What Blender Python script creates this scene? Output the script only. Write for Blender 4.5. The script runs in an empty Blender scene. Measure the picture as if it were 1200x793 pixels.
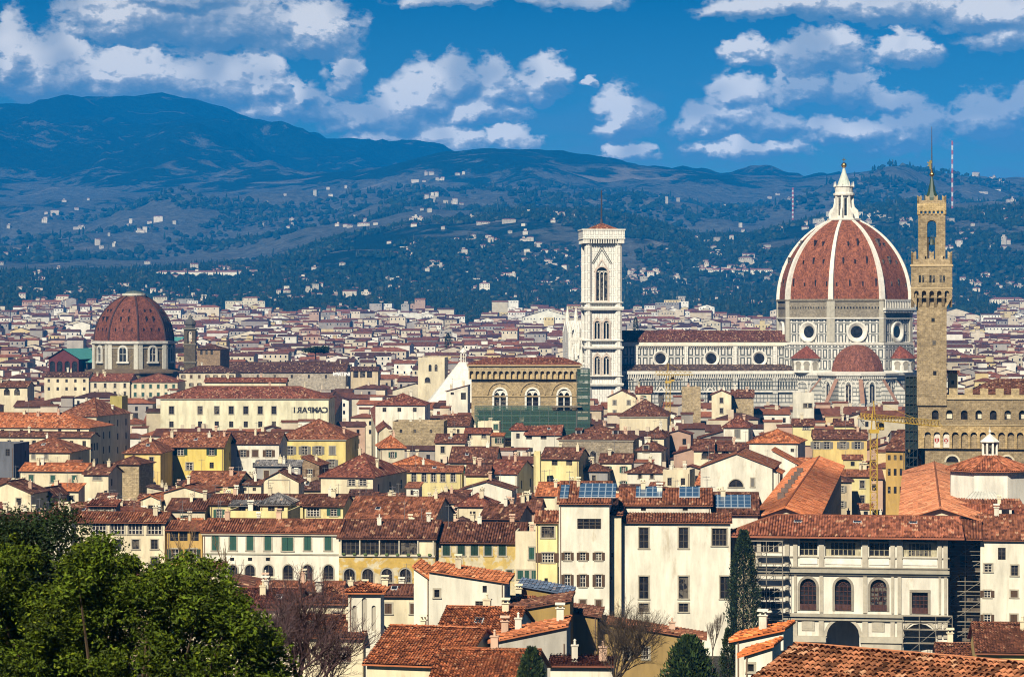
import bpy, math, random
import numpy as np
from mathutils import Vector, noise as mnoise
R = math.radians
F = 3280.0            # focal length in units of a 1200 px wide frame
EYE = 52.0            # eye height above the city plain
HZ = 372.0            # horizon row in the 793 px high frame
sc = bpy.context.scene
COL = sc.collection

# ---------------------------------------------------------------- camera, sky, sun, exposure
cam = bpy.data.cameras.new('camera'); camo = bpy.data.objects.new('camera', cam); COL.objects.link(camo)
camo.location = (0, 0, EYE); camo.rotation_euler = (R(90), 0, 0)
cam.sensor_fit = 'HORIZONTAL'; cam.sensor_width = 36.0; cam.lens = 36.0 * F / 1200.0
cam.shift_y = -(396.5 - HZ) / 1200.0
cam.clip_start = 1.0; cam.clip_end = 60000.0
sc.camera = camo
SUN_AZ, SUN_EL = 21.0, 37.0
sun = bpy.data.lights.new('sun', 'SUN'); sun.energy = 5.0; sun.angle = R(0.5); sun.color = (1.0, 0.90, 0.71)
suno = bpy.data.objects.new('sun', sun); COL.objects.link(suno)
tos = Vector((-math.sin(R(SUN_AZ)) * math.cos(R(SUN_EL)), -math.cos(R(SUN_AZ)) * math.cos(R(SUN_EL)), math.sin(R(SUN_EL))))
suno.rotation_euler = tos.to_track_quat('Z', 'Y').to_euler()
sc.view_settings.view_transform = 'Standard'; sc.view_settings.look = 'None'
sc.view_settings.exposure = 0.50; sc.view_settings.gamma = 1.0; sc.view_settings.use_curve_mapping = False
sc.render.engine = 'CYCLES'
cy = sc.cycles
cy.max_bounces = 4; cy.diffuse_bounces = 1; cy.glossy_bounces = 2; cy.transmission_bounces = 2; cy.transparent_max_bounces = 6; cy.volume_bounces = 0
cy.use_denoising = True
try: cy.denoiser = 'OPENIMAGEDENOISE'
except Exception: pass
cy.use_adaptive_sampling = True; cy.adaptive_threshold = 0.015
cy.pixel_filter_type = 'BLACKMAN_HARRIS'; cy.filter_width = 1.1

# ---------------------------------------------------------------- node helpers
class NT:
    def __init__(s, tree): s.t = tree; s.n = tree.nodes; s.l = tree.links
    def node(s, typ, **kw):
        n = s.n.new(typ)
        for k, v in kw.items(): setattr(n, k, v)
        return n
    def put(s, sock, v):
        if v is None: return
        if isinstance(v, bpy.types.NodeSocket): s.l.new(v, sock)
        else:
            if isinstance(v, (tuple, list)) and sock.type == 'RGBA' and len(v) == 3: v = (*v, 1)
            sock.default_value = v
    def m(s, op, a, b=None, c=None, clamp=False):
        n = s.node('ShaderNodeMath', operation=op, use_clamp=clamp)
        for i, v in enumerate((a, b, c)):
            if v is not None: s.put(n.inputs[i], v)
        return n.outputs[0]
    def mix(s, f, a, b, mode='MIX'):
        n = s.node('ShaderNodeMix', data_type='RGBA', blend_type=mode)
        s.put(n.inputs[0], f); s.put(n.inputs[6], a); s.put(n.inputs[7], b)
        return n.outputs[2]
    def noise(s, vec, scale, detail=3, rough=.55, dist=0.0, out=0):
        n = s.node('ShaderNodeTexNoise'); s.put(n.inputs['Vector'], vec)
        n.inputs['Scale'].default_value = scale; n.inputs['Detail'].default_value = detail
        n.inputs['Roughness'].default_value = rough; n.inputs['Distortion'].default_value = dist
        return n.outputs[out]
    def step(s, v, lo, hi, a=0.0, b=1.0):
        n = s.node('ShaderNodeMapRange', interpolation_type='SMOOTHSTEP'); s.put(n.inputs[0], v)
        s.put(n.inputs[1], lo); s.put(n.inputs[2], hi); s.put(n.inputs[3], a); s.put(n.inputs[4], b)
        return n.outputs[0]
    def lin(s, v, lo, hi, a=0.0, b=1.0):
        n = s.node('ShaderNodeMapRange'); s.put(n.inputs[0], v)
        s.put(n.inputs[1], lo); s.put(n.inputs[2], hi); s.put(n.inputs[3], a); s.put(n.inputs[4], b)
        return n.outputs[0]
    def xyz(s, v):
        n = s.node('ShaderNodeSeparateXYZ'); s.put(n.inputs[0], v); return n.outputs
    def comb(s, x, y, z=0.0):
        n = s.node('ShaderNodeCombineXYZ')
        for i, v in enumerate((x, y, z)): s.put(n.inputs[i], v)
        return n.outputs[0]
    def scale(s, v, k):
        n = s.node('ShaderNodeVectorMath', operation='MULTIPLY'); s.put(n.inputs[0], v)
        n.inputs[1].default_value = k; return n.outputs[0]

# ---------------------------------------------------------------- world: Nishita sky with a field of cumulus
w = bpy.data.worlds.new('World'); sc.world = w; w.use_nodes = True
T = NT(w.node_tree); T.n.clear()
out = T.node('ShaderNodeOutputWorld'); bg = T.node('ShaderNodeBackground')
sky = T.node('ShaderNodeTexSky', sky_type='NISHITA', sun_disc=False, sun_elevation=R(SUN_EL), sun_rotation=R(180 + SUN_AZ), altitude=100.0, air_density=1.0, dust_density=0.3, ozone_density=3.0)
tc = T.node('ShaderNodeTexCoord').outputs['Generated']
dx, dy, dz = T.xyz(tc)
az = T.m('ARCTAN2', dx, dy); el = T.m('ARCSINE', dz)
U = T.m('MULTIPLY_ADD', az, F, 600.0)          # azimuth and elevation in units of 1/3280 rad
V = T.m('MULTIPLY', el, F)
CLOUDS = [(150,348,110,34),(270,345,120,40),(370,332,80,32),(210,372,150,16),(60,285,80,40),(20,300,44,46),(150,278,110,34),(250,272,90,30),(315,278,50,32),(404,280,34,26),
 (330,246,90,24),(420,232,60,20),(355,262,24,22),(500,262,44,34),(530,278,40,30),(580,272,50,28),(640,277,40,28),(470,240,60,26),(520,208,80,24),(440,208,60,16),(600,208,45,16),(560,240,90,16),
 (728,238,46,34),(690,368,60,12),(560,372,140,9),(900,362,120,16),(1040,362,110,26),(1150,352,90,24),(1170,325,60,20),(960,308,80,24),(1060,310,60,22),(880,308,44,16),
 (930,268,50,22),(1000,266,60,24),(1040,250,30,14),(860,262,50,20),(820,228,50,20),(870,238,70,22),(900,225,60,16),(1060,220,70,30),(985,215,80,14),(1150,232,60,24),(1190,245,40,22),
 (735,192,40,12),(880,198,100,12),(20,208,50,8),(912,290,12,12),(690,278,14,8)]
def cloud_group():
    g = bpy.data.node_groups.new('cloud_field', 'ShaderNodeTree')
    g.interface.new_socket('U', in_out='INPUT', socket_type='NodeSocketFloat'); g.interface.new_socket('V', in_out='INPUT', socket_type='NodeSocketFloat')
    g.interface.new_socket('D', in_out='OUTPUT', socket_type='NodeSocketFloat'); g.interface.new_socket('S', in_out='OUTPUT', socket_type='NodeSocketFloat')
    G = NT(g); gi = G.node('NodeGroupInput'); go = G.node('NodeGroupOutput')
    u0, v0 = gi.outputs[0], gi.outputs[1]
    p = G.comb(u0, G.m('MULTIPLY', v0, 1.5))
    n1 = G.noise(p, 0.016, 3, .5); n3 = G.noise(G.comb(v0, u0), 0.02, 3, .5)
    n2 = G.noise(p, 0.03, 7, .53, .2)
    nw = G.node('ShaderNodeTexNoise'); G.put(nw.inputs['Vector'], p); nw.inputs['Scale'].default_value = .06; nw.inputs['Detail'].default_value = 3.0; wx, wy, _z = G.xyz(nw.outputs['Color'])
    u = G.m('MULTIPLY_ADD', G.m('SUBTRACT', n1, .5), 70.0, G.m('MULTIPLY_ADD', G.m('SUBTRACT', wx, .5), 26.0, u0)); v = G.m('MULTIPLY_ADD', G.m('SUBTRACT', n3, .5), 28.0, G.m('MULTIPLY_ADD', G.m('SUBTRACT', wy, .5), 20.0, v0))
    best = None; shade = None
    wsum = None
    for (a, b, rx, ry) in CLOUDS:
        ry = ry * 1.05; rx = rx * .80
        dU = G.m('MULTIPLY', G.m('SUBTRACT', u, a), 1.0 / rx)
        dv = G.m('SUBTRACT', v, b - ry * .45)
        dV = G.m('MAXIMUM', G.m('MULTIPLY', dv, 1.0 / (ry * 1.7)), G.m('MULTIPLY', dv, -1.0 / (ry * .55)))
        d = G.m('SUBTRACT', 1.0, G.m('SQRT', G.m('MULTIPLY_ADD', dU, dU, G.m('MULTIPLY', dV, dV))))
        dm = G.m('MAXIMUM', G.m('ADD', d, .15), 0.0); sh = G.m('MULTIPLY', G.m('MULTIPLY', dv, 1.0 / ry), dm)
        if best is None: best, shade, wsum = d, sh, dm
        else: best = G.m('SMOOTH_MAX', best, d, .2); shade = G.m('ADD', shade, sh); wsum = G.m('ADD', wsum, dm)
    dens = G.m('MULTIPLY_ADD', best, 1.7, G.m('MULTIPLY', G.m('SUBTRACT', n2, .47), 1.1))
    bl = G.m('ABSOLUTE', G.m('SUBTRACT', G.noise(p, .06, 3, .55), .5)); dens = G.m('ADD', dens, G.m('SUBTRACT', .10, G.m('MULTIPLY', bl, 1.3)))
    G.put(go.inputs[0], dens); G.put(go.inputs[1], G.m('DIVIDE', shade, G.m('ADD', wsum, .02)))
    return g
cg = cloud_group()
def cf(u, v):
    n = T.node('ShaderNodeGroup', node_tree=cg); T.put(n.inputs[0], u); T.put(n.inputs[1], v); return n.outputs
A0 = cf(U, V); A1 = cf(T.m('ADD', U, -6.0), T.m('ADD', V, 8.0))
mask = T.step(A0[0], -0.08, 0.50)
mask = T.m('MULTIPLY', mask, T.step(V, -40, 10))
relief = T.m('MULTIPLY', T.m('SUBTRACT', A0[0], A1[0]), .80)
lum = T.m('ADD', T.m('ADD', 0.36, relief), T.m('MULTIPLY', A0[1], .80), clamp=True)
lum = T.m('MULTIPLY', lum, T.lin(T.noise(T.comb(U, V), .010, 2, .5), .35, .65, .74, 1.15), clamp=True)
cr = T.node('ShaderNodeValToRGB'); T.put(cr.inputs[0], lum); E = cr.color_ramp.elements
E[0].position = 0.0; E[0].color = (.13,.20,.27,1); E[1].position = 1.0; E[1].color = (1.1,1.0,.85,1)
for p_, c_ in ((.35, (.21,.265,.31,1)), (.58, (.34,.37,.385,1)), (.82, (.60,.585,.545,1))): e = E.new(p_); e.color = c_
ccol = cr.outputs[0]
# clear air: Nishita, tinted deep blue and dimmed overhead to weaken the fill light
tint = T.mix(T.lin(V, 150, 400), (0.26, 0.52, 0.60), (0.0, 0.15, 0.30))
tint = T.mix(T.lin(V, 420, 2500), tint, (0.11, 0.18, 0.28))
skyc = T.mix(1.0, sky.outputs[0], tint, 'MULTIPLY')
# thin veil of grey cloud low over the hills
veil = T.noise(T.comb(U, T.m('MULTIPLY', V, 3.0)), .008, 6, .6, .5)
vm = T.m('MULTIPLY', T.step(veil, .40, .62), T.m('MULTIPLY', T.step(V, 300, 190), T.step(U, 330, 800)))
CL = 14.5
veilc = T.node('ShaderNodeVectorMath', operation='SCALE'); veilc.inputs[0].default_value = (.14,.22,.30); veilc.inputs['Scale'].default_value = CL
skyc = T.mix(T.m('MULTIPLY', vm, .75), skyc, veilc.outputs[0])
ccs = T.node('ShaderNodeVectorMath', operation='SCALE'); T.put(ccs.inputs[0], ccol); T.put(ccs.inputs['Scale'], T.lin(V, 170, 380, CL*1.25, CL*.9))
final = T.mix(T.m('MULTIPLY', mask, .96), skyc, ccs.outputs[0])
T.put(bg.inputs[0], final); bg.inputs[1].default_value = 0.065
T.l.new(bg.outputs[0], out.inputs[0])
w.cycles.sampling_method = 'MANUAL'; w.cycles.sample_map_resolution = 512

# ---------------------------------------------------------------- materials
MATS = {}
def mat(name, fn, rough=.85, spec=.25, metallic=0.0):
    if name in MATS: return MATS[name]
    m = bpy.data.materials.new(name); m.use_nodes = True; N = NT(m.node_tree); N.n.clear()
    o = N.node('ShaderNodeOutputMaterial'); b = N.node('ShaderNodeBsdfPrincipled'); N.l.new(b.outputs[0], o.inputs[0])
    b.inputs['Roughness'].default_value = rough; b.inputs['Specular IOR Level'].default_value = spec; b.inputs['Metallic'].default_value = metallic
    fn(N, b); MATS[name] = m
    return m
def objcol(N): return N.node('ShaderNodeObjectInfo').outputs['Color']
def uvc(N): return N.node('ShaderNodeUVMap').outputs[0]
def geo(N): return N.node('ShaderNodeNewGeometry').outputs['Position']
def bump(N, b, h, strength=.5, dist=.1):
    n = N.node('ShaderNodeBump'); N.put(n.inputs['Height'], h); n.inputs['Strength'].default_value = strength
    n.inputs['Distance'].default_value = dist; N.l.new(n.outputs[0], b.inputs['Normal'])
def mul(N, c, f):
    n = N.node('ShaderNodeVectorMath', operation='SCALE'); N.put(n.inputs[0], c); N.put(n.inputs['Scale'], f); return n.outputs[0]

def f_stucco(N, b):
    p = geo(N); c = objcol(N)
    st = N.noise(N.scale(p, (1.1, 1.1, .22)), .5, 5, .65)
    bl = N.noise(p, .16, 5, .6)
    k = N.m('MULTIPLY', N.lin(st, .30, .70, .70, 1.10), N.lin(bl, .3, .7, .86, 1.08))
    c2 = mul(N, c, k)
    dirt = N.m('MAXIMUM', N.step(N.noise(N.scale(p, (1, 1, .35)), .38, 6, .7), .56, .72), N.m('MULTIPLY', N.step(N.noise(N.scale(p, (1, 1, .06)), 1.6, 5, .7), .60, .74), .7))
    c3 = N.mix(N.m('MULTIPLY', dirt, .62), c2, N.mix(1.0, c, (.52, .46, .38), 'MULTIPLY'))
    N.put(b.inputs['Base Color'], c3); bump(N, b, N.noise(p, 6, 3), .25, .03)
def f_peel(N, b):
    p = geo(N); c = objcol(N)
    a = N.step(N.noise(p, .45, 6, .65, .6), .47, .55)
    c3 = N.mix(a, c, (.62, .55, .38)); c3 = mul(N, c3, N.lin(N.noise(p, .9, 5, .7), .3, .7, .7, 1.1))
    N.put(b.inputs['Base Color'], c3)
def tile_nodes(N, c, pu, pv, contrast=1.0):
    uv = uvc(N); u, v, _ = N.xyz(uv)
    cu = N.m('FLOOR', N.m('DIVIDE', u, pu)); cv = N.m('FLOOR', N.m('DIVIDE', v, pv))
    wn = N.node('ShaderNodeTexWhiteNoise', noise_dimensions='3D'); N.put(wn.inputs['Vector'], N.comb(cu, cv, 0.0))
    oi = N.node('ShaderNodeObjectInfo').outputs['Random']
    rnd = wn.outputs['Value']
    big = N.noise(N.comb(u, v, oi), .22, 4, .6); mid = N.noise(N.comb(u, N.m('MULTIPLY', v, .5), oi), 1.1, 4, .7)
    k = N.m('MULTIPLY', N.lin(rnd, 0, 1, 1 - .60 * contrast, 1 + .62 * contrast), N.m('MULTIPLY', N.lin(big, .3, .7, .72, 1.25), N.lin(mid, .25, .75, .55, 1.4)))
    c2 = mul(N, c, k)
    lich = N.step(N.noise(N.comb(u, v, oi), .8, 5, .75), .56, .72)
    c3 = N.mix(N.m('MULTIPLY', lich, .5), c2, mul(N, N.mix(.55, c, (.17, .135, .09)), .85))
    pale = N.m('GREATER_THAN', rnd, .93)
    c4 = N.mix(N.m('MULTIPLY', pale, .55), c3, (.62, .42, .26))
    return u, v, c4
def f_roof(N, b):
    c = objcol(N); u, v, c4 = tile_nodes(N, c, .42, .8)
    N.put(b.inputs['Base Color'], c4)
    s = N.m('ABSOLUTE', N.m('SINE', N.m('MULTIPLY', u, math.pi / .42)))
    bump(N, b, s, .8, .12)
def f_roofnear(N, b):
    c = objcol(N); u, v, c4 = tile_nodes(N, c, .30, .45, 1.3)
    N.put(b.inputs['Base Color'], c4); bump(N, b, N.noise(geo(N), 9, 4), .35, .03)
def f_rooffar(N, b):
    a = N.node('ShaderNodeAttribute', attribute_name='col'); c = a.outputs['Color']
    p = geo(N); k = N.lin(N.noise(N.scale(p, (1, .5, 1)), .5, 5, .7), .3, .7, .55, 1.4)
    N.put(b.inputs['Base Color'], mul(N, c, k))
def f_masonry(N, b):
    uv = uvc(N); c = objcol(N)
    br = N.node('ShaderNodeTexBrick'); N.put(br.inputs['Vector'], uv)
    br.inputs['Scale'].default_value = 1.0; br.inputs['Brick Width'].default_value = .95; br.inputs['Row Height'].default_value = .42
    br.inputs['Mortar Size'].default_value = .04; br.offset = .5
    N.put(br.inputs['Color1'], (1.12, 1.10, 1.05)); N.put(br.inputs['Color2'], (.80, .78, .74)); N.put(br.inputs['Mortar'], (.72, .68, .62))
    k = N.m('MULTIPLY', N.lin(N.noise(uv, 1.1, 7, .8), .32, .68, .50, 1.45), N.lin(N.noise(uv, .12, 3, .6), .3, .7, .82, 1.15))
    c2 = mul(N, N.mix(1.0, c, br.outputs[0], 'MULTIPLY'), k)
    N.put(b.inputs['Base Color'], c2); bump(N, b, N.noise(uv, 2.2, 6, .7), .7, .25)
def f_marble(N, b):
    u, v, _ = N.xyz(uvc(N))
    def panel(pu, pv, mg, t, ou=0.0, ov=0.0):
        fu = N.m('MULTIPLY', N.m('ABSOLUTE', N.m('SUBTRACT', N.m('FRACT', N.m('DIVIDE', N.m('ADD', u, ou), pu)), .5)), pu)
        fv = N.m('MULTIPLY', N.m('ABSOLUTE', N.m('SUBTRACT', N.m('FRACT', N.m('DIVIDE', N.m('ADD', v, ov), pv)), .5)), pv)
        e = N.m('MAXIMUM', N.m('SUBTRACT', fu, pu / 2 - mg), N.m('SUBTRACT', fv, pv / 2 - mg))
        return N.m('LESS_THAN', N.m('ABSOLUTE', e), t), fv
    a, fv = panel(2.7, 4.5, .62, .26)
    line = N.m('GREATER_THAN', fv, 4.5 / 2 - .13)
    a = N.m('MAXIMUM', a, line)
    g = N.m('MULTIPLY', N.lin(N.noise(uvc(N), .5, 5, .7), .3, .7, .72, 1.1), N.lin(N.noise(uvc(N), .07, 3), .3, .7, .85, 1.1))
    base = mul(N, (.74, .72, .66), g)
    N.put(b.inputs['Base Color'], N.mix(N.m('MULTIPLY', a, .93), base, (.045, .06, .065)))
def f_marblefine(N, b):      # tall narrow panels of the bell tower
    u, v, _ = N.xyz(uvc(N))
    pu, pv = 1.9, 3.4
    fu = N.m('MULTIPLY', N.m('ABSOLUTE', N.m('SUBTRACT', N.m('FRACT', N.m('DIVIDE', u, pu)), .5)), pu)
    fv = N.m('MULTIPLY', N.m('ABSOLUTE', N.m('SUBTRACT', N.m('FRACT', N.m('DIVIDE', v, pv)), .5)), pv)
    e = N.m('MAXIMUM', N.m('SUBTRACT', fu, pu / 2 - .36), N.m('SUBTRACT', fv, pv / 2 - .36))
    a = N.m('LESS_THAN', N.m('ABSOLUTE', e), .10)
    g = N.lin(N.noise(uvc(N), .5, 5, .7), .3, .7, .86, 1.06)
    N.put(b.inputs['Base Color'], N.mix(N.m('MULTIPLY', a, .62), mul(N, (.84, .81, .74), g), (.16, .17, .15)))
def f_stripes(N, b):         # banded marble of the tribunes
    u, v, _ = N.xyz(uvc(N))
    fv = N.m('FRACT', N.m('DIVIDE', v, 1.7)); a = N.m('LESS_THAN', fv, .27)
    fu = N.m('FRACT', N.m('DIVIDE', u, 1.5)); a = N.m('MAXIMUM', a, N.m('MULTIPLY', N.m('LESS_THAN', fu, .2), N.m('GREATER_THAN', N.m('FRACT', N.m('DIVIDE', v, 6.8)), .5)))
    g = N.lin(N.noise(uvc(N), .4, 6, .7), .3, .7, .6, 1.1)
    N.put(b.inputs['Base Color'], N.mix(N.m('MULTIPLY', a, .85), mul(N, (.64, .62, .56), g), (.06, .075, .08)))
def f_plain(N, b):
    c = objcol(N); g = N.lin(N.noise(geo(N), .7, 5, .7), .3, .7, .75, 1.12)
    N.put(b.inputs['Base Color'], mul(N, c, g))
def f_dome(N, b):
    uv = uvc(N); u, v, _ = N.xyz(uv); c = objcol(N)
    wn = N.node('ShaderNodeTexWhiteNoise', noise_dimensions='2D')
    N.put(wn.inputs['Vector'], N.comb(N.m('FLOOR', N.m('DIVIDE', u, .45)), N.m('FLOOR', N.m('DIVIDE', v, .6)), 0.0))
    k = N.m('MULTIPLY', N.lin(wn.outputs['Value'], 0, 1, .6, 1.4), N.lin(N.noise(uv, .35, 6, .75), .32, .68, .62, 1.3))
    k = N.m('MULTIPLY', k, N.lin(N.noise(N.scale(uv, (1.3, .12, 1)), .5, 4, .7), .3, .7, .72, 1.2))
    N.put(b.inputs['Base Color'], mul(N, c, k)); bump(N, b, N.noise(uv, 2, 4), .5, .15)
def f_glass(N, b):
    rd = N.node('ShaderNodeObjectInfo').outputs['Random']; cur = N.m('MULTIPLY', N.m('GREATER_THAN', rd, .70), N.step(N.noise(geo(N), 1.1, 2), .45, .52)); N.put(b.inputs['Base Color'], N.mix(cur, mul(N, (.018, .018, .022), N.lin(N.noise(geo(N), .8, 2), .3, .7, .4, 1.8)), (.13, .115, .095)))
def f_solar(N, b):
    u, v, _ = N.xyz(uvc(N))
    fu = N.m('ABSOLUTE', N.m('SUBTRACT', N.m('FRACT', N.m('DIVIDE', u, 1.05)), .5)); fv = N.m('ABSOLUTE', N.m('SUBTRACT', N.m('FRACT', N.m('DIVIDE', v, 1.65)), .5))
    a = N.m('MAXIMUM', N.m('GREATER_THAN', fu, .42), N.m('GREATER_THAN', fv, .45))
    N.put(b.inputs['Base Color'], N.mix(a, (.045, .10, .19), (.30, .38, .46)))
def f_leaf(N, b):
    p = geo(N); c = objcol(N); isl = N.node('ShaderNodeNewGeometry').outputs['Random Per Island']
    k = N.m('MULTIPLY', N.lin(isl, 0, 1, .3, 1.9), N.lin(N.noise(p, 1.4, 3), .35, .65, .5, 1.4))
    c2 = N.mix(N.m('GREATER_THAN', isl, .9), mul(N, c, k), N.mix(1.0, c, (2.3, 1.9, 1.3), 'MULTIPLY'))
    N.put(b.inputs['Base Color'], c2)
def f_wood(N, b):
    p = geo(N); c = objcol(N); N.put(b.inputs['Base Color'], mul(N, c, N.lin(N.noise(N.scale(p, (1, 1, .3)), 4, 4), .3, .7, .6, 1.3)))
def f_shutter(N, b):
    c = objcol(N); _, v, _2 = N.xyz(uvc(N)); s = N.m('FRACT', N.m('MULTIPLY', v, 5.0)); N.put(b.inputs['Base Color'], c)
    bump(N, b, s, .8, .04)
def f_tree_far(N, b):
    a = N.node('ShaderNodeAttribute', attribute_name='col'); p = geo(N)
    N.put(b.inputs['Base Color'], mul(N, a.outputs['Color'], N.lin(N.noise(p, .25, 3, .7), .3, .7, .6, 1.4)))
def f_attr(N, b):
    a = N.node('ShaderNodeAttribute', attribute_name='col'); p = geo(N)
    N.put(b.inputs['Base Color'], mul(N, a.outputs['Color'], N.lin(N.noise(p, .2, 5, .7), .3, .7, .75, 1.15)))
STUCCO = mat('stucco', f_stucco, .92, .1); PEEL = mat('peeling_stucco', f_peel, .92, .1)
ROOF = mat('roof_tiles', f_roof, .9, .12); ROOFN = mat('roof_tiles_near', f_roofnear, .85, .2)
MASON = mat('masonry', f_masonry, .95, .1); MARBLE = mat('marble_panels', f_marble, .6, .3); MARBLE2 = mat('marble_tall_panels', f_marblefine, .6, .3)
MARBLE3 = mat('marble_bands', f_stripes, .65, .25)
PLAIN = mat('plain_stone', f_plain, .8, .2); DOME = mat('dome_tiles', f_dome, .85, .15)
GLASS = mat('dark_glass', f_glass, .12, .5); SOLAR = mat('solar_cells', f_solar, .18, .6)
LEAF = mat('leaves', f_leaf, .62, .18); WOOD = mat('wood', f_wood, .8, .2); SHUT = mat('shutter_paint', f_shutter, .6, .3)
METAL = mat('painted_metal', lambda N, b: N.put(b.inputs['Base Color'], objcol(N)), .45, .5)
GOLD = mat('gilding', lambda N, b: N.put(b.inputs['Base Color'], (.8, .55, .2)), .3, .5, 1.0)
FARROOF = mat('distant_roofs', f_rooffar, .95, .05); FARTREE = mat('distant_foliage', f_tree_far, .95, .05); FARWALL = mat('distant_walls', f_attr, .95, .05)

# ---------------------------------------------------------------- mesh builder
class MB:
    def __init__(s): s.v = []; s.f = []; s.mi = []; s.uv = []; s.c = []
    def add(s, pts, mi=0, uv=None, col=None):
        n = len(s.v); s.v.extend([tuple(p) for p in pts]); s.f.append(tuple(range(n, n + len(pts)))); s.mi.append(mi)
        if uv is None:
            a, b_, c_ = (Vector(pts[i]) for i in (0, 1, 2)); nn = (b_ - a).cross(c_ - a)
            if nn.length < 1e-9 and len(pts) > 3: nn = (c_ - a).cross(Vector(pts[3]) - a)
            nn = nn.normalized() if nn.length > 1e-9 else Vector((0, 0, 1))
            ud = Vector((0, 0, 1)).cross(nn)
            ud = ud.normalized() if ud.length > 1e-3 else Vector((1, 0, 0))
            vd = nn.cross(ud); uv = [(Vector(p).dot(ud), Vector(p).dot(vd)) for p in pts]
        s.uv.append(uv); s.c.append(col)
    def box(s, x0, x1, y0, y1, z0, z1, mi=0, bottom=True, col=None):
        P = [(x0,y0,z0),(x1,y0,z0),(x1,y1,z0),(x0,y1,z0),(x0,y0,z1),(x1,y0,z1),(x1,y1,z1),(x0,y1,z1)]
        for q in ((0,1,5,4),(1,2,6,5),(2,3,7,6),(3,0,4,7),(4,5,6,7)) + (((3,2,1,0),) if bottom else ()): s.add([P[i] for i in q], mi, None, col)
    def tube(s, a, b, r0, r1=None, n=6, mi=0, caps=True):
        a = Vector(a); b = Vector(b); r1 = r0 if r1 is None else r1; d = (b - a)
        if d.length < 1e-6: return
        d.normalize(); t = Vector((1, 0, 0)) if abs(d.x) < .9 else Vector((0, 1, 0)); p = d.cross(t).normalized(); q = d.cross(p)
        A = [a + (p * math.cos(k * math.tau / n) + q * math.sin(k * math.tau / n)) * r0 for k in range(n)]
        B = [b + (p * math.cos(k * math.tau / n) + q * math.sin(k * math.tau / n)) * r1 for k in range(n)]
        for k in range(n): s.add([A[k], A[(k+1) % n], B[(k+1) % n], B[k]], mi, [(0,0),(1,0),(1,1),(0,1)])
        if caps: s.add(B, mi, [(0,0)] * n); s.add(A[::-1], mi, [(0,0)] * n)
    def lathe(s, prof, n=16, rot=0.0, cx=0.0, cy=0.0, mi=0, a0=0.0, a1=math.tau, cap=True):
        full = abs(a1 - a0 - math.tau) < 1e-6; m = n
        ang = [a0 + rot + (a1 - a0) * k / n for k in range(n + 1)]
        acc = 0.0
        for i in range(len(prof) - 1):
            (r0, z0), (r1, z1) = prof[i], prof[i+1]; dl = math.hypot(r1 - r0, z1 - z0)
            for k in range(m):
                p = lambda r, z, a: (cx + r * math.cos(a), cy + r * math.sin(a), z)
                w0 = 2 * r0 * math.sin((ang[k+1]-ang[k]) / 2); w1 = 2 * r1 * math.sin((ang[k+1]-ang[k]) / 2); off = k * 37.0
                if r1 < 1e-4: s.add([p(r0,z0,ang[k]), p(r0,z0,ang[k+1]), p(0,z1,0)], mi, [(off-w0/2,acc),(off+w0/2,acc),(off,acc+dl)])
                elif r0 < 1e-4: s.add([p(0,z0,0), p(r1,z1,ang[k+1]), p(r1,z1,ang[k])], mi, [(off,acc),(off+w1/2,acc+dl),(off-w1/2,acc+dl)])
                else: s.add([p(r0,z0,ang[k]), p(r0,z0,ang[k+1]), p(r1,z1,ang[k+1]), p(r1,z1,ang[k])], mi, [(off-w0/2,acc),(off+w0/2,acc),(off+w1/2,acc+dl),(off-w1/2,acc+dl)])
            acc += dl
        if cap and full and prof[-1][0] > 1e-4: s.add([(cx + prof[-1][0]*math.cos(a), cy + prof[-1][0]*math.sin(a), prof[-1][1]) for a in ang[:-1]], mi)
    def mesh(s, name, mats, smooth=False):
        me = bpy.data.meshes.new(name); me.from_pydata(s.v, [], s.f); 
        for m in (mats if isinstance(mats, (list, tuple)) else [mats]): me.materials.append(m)
        me.polygons.foreach_set('material_index', s.mi)
        ul = me.uv_layers.new(name='UVMap'); flat = [c for u in s.uv for p in u for c in p]; ul.data.foreach_set('uv', flat)
        if any(c is not None for c in s.c):
            ca = me.color_attributes.new('col', 'FLOAT_COLOR', 'CORNER'); arr = []
            for f_, c in zip(s.f, s.c):
                c = c or (1, 1, 1); arr.extend([c[0], c[1], c[2], 1.0] * len(f_))
            ca.data.foreach_set('color', arr)
        if smooth: me.polygons.foreach_set('use_smooth', [True] * len(s.f))
        me.update(); return me
    def build(s, name, mats, parent=None, col=None, loc=None, smooth=False):
        return link(name, s.mesh(name, mats, smooth), parent, col, loc)
def link(name, me, parent=None, col=None, loc=None, rotz=0.0):
    o = bpy.data.objects.new(name, me); COL.objects.link(o)
    if parent is not None: o.parent = parent
    if col is not None: o.color = (*col, 1.0)
    if loc is not None: o.location = loc
    if rotz: o.rotation_euler = (0, 0, rotz)
    return o
LABELS = {}
def tag(o, label=None, cat=None, group=None, kind=None):
    if label: o['label'] = label; LABELS.setdefault(label, []).append(o.name)
    if cat: o['category'] = cat
    if group: o['group'] = group
    if kind: o['kind'] = kind
    return o

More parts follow.
